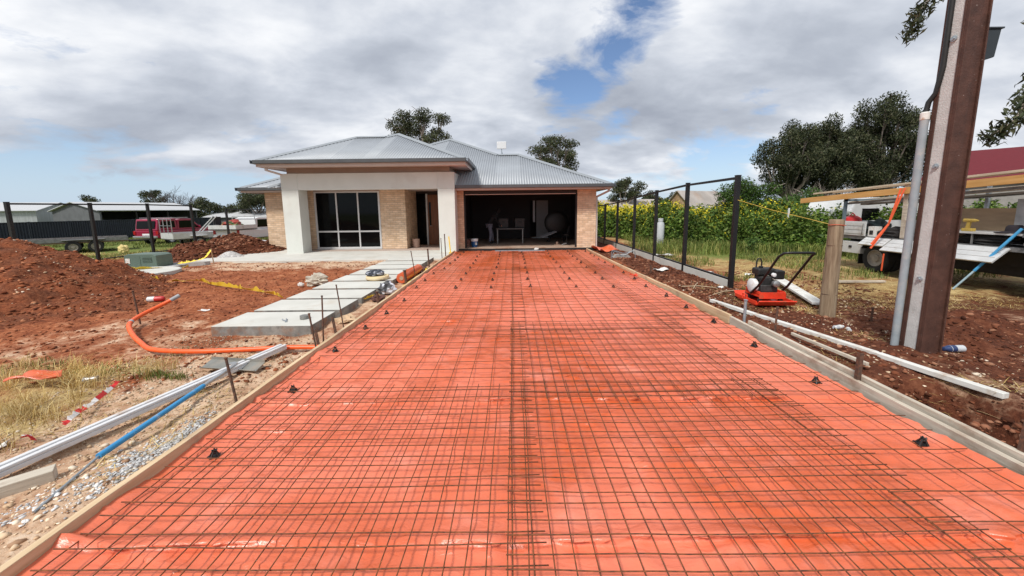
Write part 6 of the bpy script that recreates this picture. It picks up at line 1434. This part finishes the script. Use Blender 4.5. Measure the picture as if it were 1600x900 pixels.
tree('gum_tree', 'gum tree rising behind the garage roof on its right', (3.7, 32, 0), 8.4, (0.0, 0, 6.1), (2.5, 2.2, 2.0), 15, 102, per=560, lsize=0.18, cl=(0.6, 1.0), trunk_r=0.18)
tree('gum_tree', 'small round gum tree standing beyond the right house corner', (13.4, 45, 0), 5.6, (0.0, 0, 3.7), (2.2, 2.0, 1.6), 12, 103, per=380, lsize=0.24, cl=(0.6, 1.0), trunk_r=0.22)
tree('gum_tree', 'left one of the three big dark gums on the right', (22.3, 31, 0), 9.0, (0.3, 0, 5.3), (2.4, 2.2, 3.1), 30, 104, leaf=GUM2, per=470, lsize=0.21, cl=(0.65, 1.1), trunk_r=0.22, droop=-1.0)
tree('gum_tree', 'middle one of the three big dark gums on the right', (26.2, 32, 0), 9.6, (0.0, 0, 5.5), (2.8, 2.4, 3.6), 36, 105, leaf=GUM2, per=470, lsize=0.21, cl=(0.65, 1.15), trunk_r=0.24, droop=-1.0)
tree('gum_tree', 'tallest of the three big dark gums, beside the pole', (30.6, 32, 0), 11.2, (0.0, 0, 6.3), (3.2, 2.6, 4.5), 46, 106, leaf=GUM2, per=500, lsize=0.21, cl=(0.7, 1.2), trunk_r=0.26, droop=-1.0)
tree('leafy_shrub', 'tall bright green shrub behind the nearest fence post', (12.8, 20.5, 0), 3.3, (0.0, 0, 1.75), (1.6, 1.3, 1.4), 22, 107, leaf=BUSH, per=900, lsize=0.13, cl=(0.5, 0.8), trunk_r=0.09, cat='shrub', droop=-0.1)
tree('leafy_shrub', 'lower bright green shrub right of the tall one', (15.8, 21.0, 0), 2.7, (0.0, 0, 1.4), (1.9, 1.3, 1.15), 22, 108, leaf=BUSH, per=900, lsize=0.13, cl=(0.5, 0.8), trunk_r=0.09, cat='shrub', droop=-0.1)
tree('small_tree', 'dark low tree beyond the farm building', (18.5, 50, 0), 4.2, (0, 0, 2.2), (2.6, 2, 1.3), 10, 109, leaf=GUM2, per=330, lsize=0.26, cl=(0.7, 1.1), trunk_r=0.15)
tree('small_tree', 'second dark low tree left of the stone house', (22.5, 52, 0), 4.4, (0, 0, 2.2), (2.4, 2, 1.4), 10, 110, leaf=GUM2, per=330, lsize=0.26, cl=(0.7, 1.1), trunk_r=0.15)
tree('small_tree', 'dark tree hidden behind the far fence posts on the right', (9.2, 44, 0), 3.6, (0, 0, 1.8), (2.0, 2, 1.3), 9, 111, leaf=GUM2, per=330, lsize=0.25, cl=(0.7, 1.0), trunk_r=0.15)
tree('small_tree', 'small gum left of the bare tree above the open shed', (-48.0, 50, 0), 4.9, (0, 0, 3.4), (2.2, 2.0, 1.5), 8, 112, per=260, lsize=0.28, cl=(0.6, 0.95), trunk_r=0.15)
tree('small_tree', 'rounded green tree between the shed and the white ute', (-36.5, 46, 0), 3.4, (0, 0, 1.8), (2.9, 2, 1.6), 13, 113, leaf=GUM, per=380, lsize=0.24, cl=(0.7, 1.1), trunk_r=0.15)
tree('small_tree', 'larger green tree just left of the house behind the ute', (-31.0, 46, 0), 5.0, (0, 0, 2.9), (3.2, 2.4, 1.9), 17, 114, leaf=GUM, per=400, lsize=0.24, cl=(0.7, 1.1), trunk_r=0.2)
tree('small_tree', 'bushy tree partly hidden behind the left house wall', (-26.6, 46, 0), 4.4, (0, 0, 2.6), (2.4, 2.2, 1.6), 12, 115, leaf=GUM2, per=380, lsize=0.24, cl=(0.7, 1.1), trunk_r=0.2)
tree('small_tree', 'tiny tree top above the pale shed roof', (-58.0, 52, 0), 4.3, (0, 0, 3.4), (1.2, 1.0, 0.8), 4, 116, leaf=GUM2, per=200, lsize=0.28, cl=(0.5, 0.8), trunk_r=0.12)
def bare_tree(label, base, h, spread, seed, m=GREYTW, n0=6, r0=0.09):
    rnd = random.Random(seed); t = thing('bare_tree', label, 'bare tree', base); mb = MB()
    def grow(p, d, L_, r, lev):
        e = p + d*L_; mid = p + d*L_*0.5 + Vector((rnd.uniform(-0.08, 0.08), rnd.uniform(-0.08, 0.08), 0))*L_
        mb.tube([p, mid, e], [r, r*0.8, r*0.6], 5, caps=False)
        if lev == 0: return
        for _ in range(3 if lev > 1 else 4):
            nd = (d + Vector((rnd.gauss(0, 0.5)*spread, rnd.gauss(0, 0.5)*spread, rnd.uniform(-0.1, 0.35)))).normalized(); grow(e if rnd.random() < 0.6 else mid, nd, L_*rnd.uniform(0.6, 0.85), r*0.58, lev-1)
    for i in range(n0):
        a = 2*PI*i/n0; grow(Vector((0, 0, 0)), Vector((math.cos(a)*0.5*spread, math.sin(a)*0.5*spread, 1)).normalized(), h*0.36, r0, 4)
    mb.build('branches', m, t)
bare_tree('dark leafless tree above the open shed on the left', (-44.0, 49, 0), 4.9, 1.0, 5, m=mat('dark_twig', (0.05, 0.035, 0.03), 0.9))
bare_tree('second dark leafless tree right of the open shed', (-40.0, 47, 0), 4.1, 1.1, 6, m=mat('dark_twig', (0.05, 0.035, 0.03), 0.9))
bare_tree('pale leafless bush in front of the big gums', (18.0, 22.5, 0), 3.0, 1.0, 7, m=mat('pale_twig', (0.34, 0.29, 0.25), 0.9), r0=0.045)

# branches of a gum that stands just outside the picture on the right
rng = np.random.default_rng(77); rnd = random.Random(77)
t = thing('overhanging_gum', 'gum branches hanging into the top right of the picture beside the pole', 'tree', (11.5, 7.5, 0))
mb = MB(); mb.tube([(0, 0, -0.3), (-0.1, 0, 2), (-0.3, 0, 4.5), (-0.6, 0, 7)], [0.35, 0.3, 0.24, 0.16], 10)
sprays = []
def spray(pts):
    P = crm([Vector(p) - Vector((11.5, 7.5, 0)) for p in pts], 6); mb.tube(P, [0.035*(1-i/len(P))+0.004 for i in range(len(P))], 5); return P
B1 = spray([(11.0, 7.5, 5.2), (9.4, 6.9, 5.4), (8.0, 6.4, 5.25), (7.0, 6.15, 4.98), (6.35, 6.0, 4.85), (6.05, 6.0, 4.55), (5.95, 6.0, 4.25)])
B2 = spray([(11.0, 7.4, 4.6), (9.0, 6.4, 4.4), (7.6, 5.6, 3.85), (6.85, 5.2, 3.25), (6.5, 5.05, 2.80), (6.15, 5.0, 2.58)])
B3 = spray([(9.0, 6.4, 4.4), (7.6, 5.5, 4.4), (6.9, 5.1, 4.2), (6.55, 5.0, 3.95)])
cen = [p for p in B1[-13:]] + [p for p in B2[-11:]] + [p for p in B3[-8:]] + [p + Vector((0.2, 0.1, 0.25)) for p in B2[-14:-6]]
cen = np.array([tuple(c) for c in cen]); rr = [np.array([0.13, 0.13, 0.14])*rnd.uniform(0.7, 1.35) for _ in cen]
Ps, Us, Vs = [], [], []
for c, r in zip(cen, rr):
    n = 34; d = rand_dirs(n, rng); P = c + d*rng.random(n)[:, None]**0.5*r; P[:, 2] -= 0.03
    u = rand_dirs(n, rng, -1.1, 0.6); s = 0.115*rng.uniform(0.6, 1.2, n)[:, None]; w = np.cross(u, rand_dirs(n, rng)); w /= np.linalg.norm(w, axis=1, keepdims=True)
    Ps.append(P); Us.append(u*s*0.5); Vs.append(w*s*0.5*0.26)
quads(np.concatenate(Ps), np.concatenate(Us), np.concatenate(Vs), 'leaves', GUM2, t)
top = np.array([[-0.6+rnd.uniform(-1.5, 2.5), rnd.uniform(-2, 2), 7.8+rnd.uniform(-0.5, 2)] for _ in range(12)])
P_, U_, V_ = clump_leaves(top, [np.array([1.0, 1.0, 0.7])]*12, 160, 0.2, rng); quads(P_, U_, V_, 'crown', GUM2, t)
mb.build('trunk', BARK, t, smooth=True)

# ------------------------------------------------------------------ flowering crop
rng = np.random.default_rng(5)
def front_y(x): return np.interp(x, [4.7, 6.0, 7.0, 8.0, 10.6, 13, 16, 22, 40], [24, 22, 17.6, 15.7, 13.9, 13.2, 12.8, 12.6, 12.5])
def crop_h(x, y):
    d = y - front_y(x)
    h = 1.34 + 0.75*fbm(x*0.6, y*0.6, 81, 3) + 0.55*fbm(x*1.7, y*1.7, 83, 2)
    h = h*(0.80 + 0.42*_hash(np.floor(x/0.42 + 0.3*np.sin(y*2)), np.floor(y/0.42), 93))
    return np.clip(h, 0.6, 2.05) * sst(-0.3, 1.7, d + 1.6*fbm(x*0.9, y*0.9, 85, 3)) * np.interp(x, [5, 9, 14, 40], [1.0, 0.97, 0.92, 0.9])
def crop_pts(n, x0, x1, dmax, power=1.0):
    x = rng.uniform(x0, x1, n); d = rng.random(n)**power*dmax - 0.35; y = front_y(x) + d; h = crop_h(x, y); k = h > 0.15
    return x[k], y[k], h[k]
x, y, h = crop_pts(110000, 4.9, 26, 4.8, 1.1); z = h*rng.random(len(h))**0.5*rng.uniform(0.85, 1.22, len(h))
x2, y2, h2 = crop_pts(60000, 4.9, 34, 24, 1.0); z2 = h2*rng.uniform(0.72, 1.02, len(h2))
X3 = np.concatenate([x, x2]); Y3 = np.concatenate([y, y2]); Z3 = np.concatenate([z, z2])
keep = ~((X3 > 8.7) & (X3 < 11.8) & (Y3 < 12.9)); X3, Y3, Z3 = X3[keep], Y3[keep], Z3[keep]
n = len(X3); P = np.stack([X3, Y3, Z3], -1) + rng.normal(size=(n, 3))*0.03
u = rand_dirs(n, rng, 0.25, 0.8); s = (0.13*rng.uniform(0.5, 1.4, n)*(1 + 0.02*(Y3-12)))[:, None]; w = np.cross(u, rand_dirs(n, rng)); w /= np.linalg.norm(w, axis=1, keepdims=True)
tag(quads(P, u*s*0.5, w*s*0.5*0.55, 'crop_foliage', MUST), 'dense green leaves of the tall crop beyond the right fence', 'crop', kind='stuff')
x, y, h = crop_pts(46000, 4.9, 17.5, 22, 0.9)
p_f = np.clip(0.15 + 0.85*sst(0.4, 3.0, y-front_y(x)) * (1-sst(10.5, 14, x)) + 0.7*fbm(x*0.5, y*0.5, 91, 2)*(1-sst(10, 13, x)), 0, 1)*(1-sst(11, 14.5, x)); k = (rng.random(len(x)) < p_f) & (y > front_y(x)+0.9*sst(7.5, 10, x))
x, y, h = x[k], y[k], h[k]; n = len(x)
P = np.stack([x, y, h*rng.uniform(0.86, 1.18, n)], -1); u = rand_dirs(n, rng, 0.2, 0.6); s = (0.055*rng.uniform(0.6, 1.5, n)*(1+0.05*(y-13)))[:, None]; w = np.cross(u, rand_dirs(n, rng)); w /= np.linalg.norm(w, axis=1, keepdims=True)
tag(quads(P, u*s*0.5, w*s*0.5*0.9, 'crop_flowers', FLOW), 'yellow flowers over the tall crop beyond the right fence', 'flowers', kind='stuff')

# ------------------------------------------------------------------ grass, straw, stones
def blades(name, label, X, Y, hgt, wid, m, rng, bend=0.5, cat='grass', zoff=0.0, flat=0.0, zfn=gz_base):
    n = len(X); Z = zfn(X, Y) + zoff; a = rng.uniform(0, 2*PI, n); hh = hgt*rng.uniform(0.45, 1.3, n)
    d = np.stack([np.cos(a), np.sin(a), np.zeros(n)], -1); side = np.stack([-np.sin(a), np.cos(a), np.zeros(n)], -1); b = bend*rng.uniform(0.3, 1.4, n)
    p0 = np.stack([X, Y, Z-0.01], -1); up = np.array([0, 0, 1.0])
    lift = (1-flat)
    p1 = p0 + up*(hh*0.55*lift + 0.008)[:, None] + d*(hh*(b*0.35 + flat*0.5))[:, None]; p2 = p0 + up*(hh*0.92*lift*(1-0.25*b) + 0.010)[:, None] + d*(hh*(b + flat))[:, None]
    w = (wid*rng.uniform(0.6, 1.3, n))[:, None]*side
    V = np.stack([p0-w, p0+w, p1+w*0.8, p1-w*0.8, p2+w*0.15, p2-w*0.15], 1).reshape(-1, 3); i = np.arange(n)[:, None]*6
    F = np.concatenate([i+np.array([[0, 1, 2, 3]]), i+np.array([[3, 2, 4, 5]])], 0)
    return tag(np_mesh(name, V, F, m), label, cat, kind='stuff')
rng = np.random.default_rng(9)
def patchy(n, x0, x1, y0, y1, sc, seed, thr):
    X = rng.uniform(x0, x1, n); Y = rng.uniform(y0, y1, n); k = fbm(X*sc, Y*sc, seed, 3) > thr; return X[k], Y[k]
def tufts(spec):
    Xs, Ys = [], []
    for (cx, cy, rx, ry, n) in spec: Xs.append(cx + rng.normal(size=n)*rx*0.5); Ys.append(cy + rng.normal(size=n)*ry*0.5)
    return np.concatenate(Xs), np.concatenate(Ys)
X, Y = tufts([(-4.75, 3.75, 0.35, 0.22, 330), (-4.40, 3.62, 0.22, 0.16, 420), (-4.05, 2.95, 0.40, 0.14, 420), (-4.6, 3.15, 0.4, 0.15, 300), (-5.2, 3.6, 0.35, 0.2, 300), (-3.9, 2.50, 0.25, 0.12, 220), (-5.0, 2.9, 0.5, 0.2, 220)])
TX, TY_ = [], []
for q in range(70):
    a_ = rng.uniform(-5.6, -3.75); b_ = rng.uniform(2.35, 4.1); m_ = int(rng.integers(12, 34))
    if b_ < 2.9 - (a_ + 3.75)*0.2: continue
    TX.append(a_ + rng.normal(size=m_)*0.022); TY_.append(b_ + rng.normal(size=m_)*0.022)
X = np.concatenate([X[::2]] + TX); Y = np.concatenate([Y[::2]] + TY_)
blades('dry_grass', 'dry yellow grass tufts at the lower left', X, Y, 0.19, 0.0020, DRY, rng, 0.9)
X, Y = tufts([(-3.78, 3.75, 0.20, 0.10, 150), (-3.55, 3.72, 0.14, 0.07, 90), (-4.6, 3.9, 0.4, 0.15, 160), (-5.3, 4.0, 0.5, 0.2, 160), (-4.2, 4.5, 0.1, 0.1, 60), (4.95, 7.5, 0.25, 0.3, 500)])
blades('green_grass', 'short green grass tufts among the dry grass', X, Y, 0.085, 0.003, GRASS, rng, 0.5)
X1, Y1 = patchy(26000, 4.9, 11, 6.0, 13, 0.7, 121, -0.02); X2, Y2 = patchy(5000, 4.5, 6.6, 4.4, 6.4, 1.2, 122, 0.22); X4, Y4 = patchy(3500, 3.4, 4.8, 2.6, 9, 1.5, 124, 0.28)
X5, Y5 = patchy(2500, 6.0, 11, 5.6, 8.5, 0.8, 126, 0.1); X6, Y6 = patchy(2200, -4.6, -2.6, 2.2, 4.4, 1.6, 127, 0.12)
blades('straw_litter', 'flattened straw lying over the soil', np.concatenate([X1, X2, X4, X5, X6]), np.concatenate([Y1, Y2, Y4, Y5, Y6]), 0.14, 0.0030, DRY, rng, 0.5, flat=0.82, cat='straw')
X, Y = patchy(22000, 4.8, 15, 8.6, 16, 0.6, 131, 0.0)
blades('green_grass', 'patchy green grass in front of the crop', X, Y, 0.16, 0.006, GRASS, rng, 0.6)
X = np.concatenate([rng.uniform(6.2, 24, 12000), rng.uniform(5.2, 8.4, 2500)]); Y = np.concatenate([front_y(X[:12000]) - 0.9*rng.random(12000)**2 + 0.5*rng.normal(size=12000)*0.5, rng.uniform(13.5, 17.5, 2500)])
k = ~((X > 8.8) & (X < 11.6) & (Y < 11.6)); X, Y = X[k], Y[k]
blades('long_weeds', 'long loose green weeds at the foot of the crop', X, Y, 0.42, 0.008, GRASS, rng, 0.55, cat='weeds')
tree('weed_plant', 'small leafy weed standing alone in front of the crop', (8.6, 13.4, 0), 0.9, (0.0, 0, 0.42), (0.28, 0.25, 0.42), 9, 141, leaf=BUSH, per=330, lsize=0.10, cl=(0.12, 0.22), trunk_r=0.012, cat='plant', droop=0.2, limbs=False)
X, Y = patchy(60000, -34, -15.3, 12, 34, 0.25, 133, -0.22)
blades('green_grass', 'green grass paddock beyond the left fence', X, Y, 0.20, 0.010, GRASS, rng, 0.6)
X, Y = patchy(16000, -24, -14.9, 11.5, 20, 0.5, 135, -0.05)
blades('dry_grass', 'straw coloured grass just behind the left fence', X, Y, 0.17, 0.006, DRY, rng, 0.7)

def ico():
    p = (1+5**0.5)/2; v = np.array([(-1,p,0),(1,p,0),(-1,-p,0),(1,-p,0),(0,-1,p),(0,1,p),(0,-1,-p),(0,1,-p),(p,0,-1),(p,0,1),(-p,0,-1),(-p,0,1)], float); v /= np.linalg.norm(v[0])
    f = np.array([(0,11,5),(0,5,1),(0,1,7),(0,7,10),(0,10,11),(1,5,9),(5,11,4),(11,10,2),(10,7,6),(7,1,8),(3,9,4),(3,4,2),(3,2,6),(3,6,8),(3,8,9),(4,9,5),(2,4,11),(6,2,10),(8,6,7),(9,8,1)]); return v, f
IV, IF = ico()
def stones(name, label, X, Y, size, m, rng, zfn=gz_base, flat=0.6, cat='stones', sink=0.25, power=2.2):
    n = len(X); s = size[0] + (size[1]-size[0])*rng.random(n)**power
    R = rng.normal(size=(n, 3, 3)); q, _ = np.linalg.qr(R)
    base = IV[None]*(1 + 0.28*rng.normal(size=(n, 12, 1)))
    sc = np.stack([rng.uniform(0.7, 1.3, n), rng.uniform(0.7, 1.2, n), rng.uniform(0.5, 1.0, n)], -1)
    V = np.einsum('nij,nkj->nki', q, base*sc[:, None, :]); V[:, :, 2] *= flat
    V = V*s[:, None, None]; V[:, :, 0] += X[:, None]; V[:, :, 1] += Y[:, None]; V[:, :, 2] += (zfn(X, Y) + s*flat*(1-2*sink)*0.6)[:, None]
    F = (IF[None] + (np.arange(n)*12)[:, None, None]).reshape(-1, 3)
    return tag(np_mesh(name, V.reshape(-1, 3), F, m), label, cat, kind='stuff')
PEB = leaf_material('pale_pebble', [(0.26, 0.15, 0.09), (0.42, 0.29, 0.18), (0.55, 0.42, 0.29), (0.66, 0.58, 0.47)], 0.9, 0.0)
GRV = leaf_material('blue_grey_gravel', [(0.24, 0.24, 0.24), (0.36, 0.36, 0.36), (0.48, 0.48, 0.48), (0.62, 0.61, 0.59)], 0.85, 0.0)
CLOD = leaf_material('red_clod', [(0.085, 0.022, 0.010), (0.18, 0.052, 0.021), (0.29, 0.095, 0.040), (0.42, 0.19, 0.10)], 0.95, 0.0)
CLODD = leaf_material('dark_clod', [(0.045, 0.014, 0.007), (0.095, 0.030, 0.014), (0.16, 0.052, 0.025), (0.30, 0.15, 0.09)], 0.95, 0.0)
X = rng.uniform(-4.6, -2.42, 9000); Y = 1.2 + 3.9*rng.random(9000)
stones('pebbles', 'pale pebbles scattered over the rubble strip on the left', X, Y, (0.003, 0.013), PEB, rng)
X = rng.uniform(-3.8, -2.42, 700); Y = 1.2 + 3.4*rng.random(700)
stones('pebbles', 'larger pale stones in the rubble strip on the left', X, Y, (0.008, 0.026), PEB, rng, power=3.5)
X, Y = tufts([(-2.63, 2.42, 0.16, 0.42, 1000), (-2.58, 2.75, 0.10, 0.26, 420), (-2.85, 1.95, 0.15, 0.2, 120)]); k = X < -2.40; X, Y = X[k], Y[k]
stones('gravel', 'blue grey gravel spill beside the near left form', X, Y, (0.005, 0.016), GRV, rng, cat='gravel')
X = rng.uniform(-10.5, -2.45, 14000); Y = 3.6 + 9.2*rng.random(14000)**1.3; k = ~((X > -4.35) & (Y > 5.0) & (Y < 12.9))
stones('soil_crumbs', 'small red soil crumbs over the left yard', X[k], Y[k], (0.004, 0.030), CLOD, rng, cat='soil', power=4)
def on_mound(X, Y): return np.maximum(mound_a(X, Y), gz_base(X, Y))
X = rng.uniform(-14.5, -5.2, 15000); Y = rng.uniform(4.6, 10.6, 15000); k = mound_a(X, Y) > gz_base(X, Y)
stones('soil_crumbs', 'red clods and stones on the big soil heap', X[k], Y[k], (0.006, 0.045), CLOD, rng, zfn=on_mound, cat='soil', power=4)
stones('pebbles', 'pale stones showing in the big soil heap', X[k][:900], Y[k][:900], (0.008, 0.03), PEB, rng, zfn=on_mound)
def on_b(X, Y): return np.maximum(mound_b(X, Y), gz_base(X, Y))
X = rng.uniform(-15, -10, 5000); Y = rng.uniform(13.2, 19.5, 5000); k = mound_b(X, Y) > gz_base(X, Y)
stones('soil_crumbs', 'dark clods on the soil heap beside the house', X[k], Y[k], (0.02, 0.09), CLODD, rng, zfn=on_b, cat='soil', power=3)
def on_d(X, Y): return np.maximum(mound_d(X, Y), gz_base(X, Y))
X = rng.uniform(3.34, 7.5, 15000); Y = 1.6 + 8.4*rng.random(15000)**1.2
stones('soil_crumbs', 'dark soil crumbs over the ground right of the driveway', X, Y, (0.004, 0.038), CLODD, rng, zfn=on_d, cat='soil', power=4.5)
X = rng.uniform(3.3, 4.45, 3500); Y = rng.uniform(6, 15, 3500)
stones('soil_crumbs', 'brown clods between the far right form and the fence', X, Y, (0.006, 0.05), CLODD, rng, cat='soil', power=3.5)
X = rng.uniform(3.34, 6.5, 2200); Y = 1.6 + 7*rng.random(2200)
stones('pebbles', 'pale pebbles in the dark soil on the right', X, Y, (0.005, 0.022), PEB, rng)
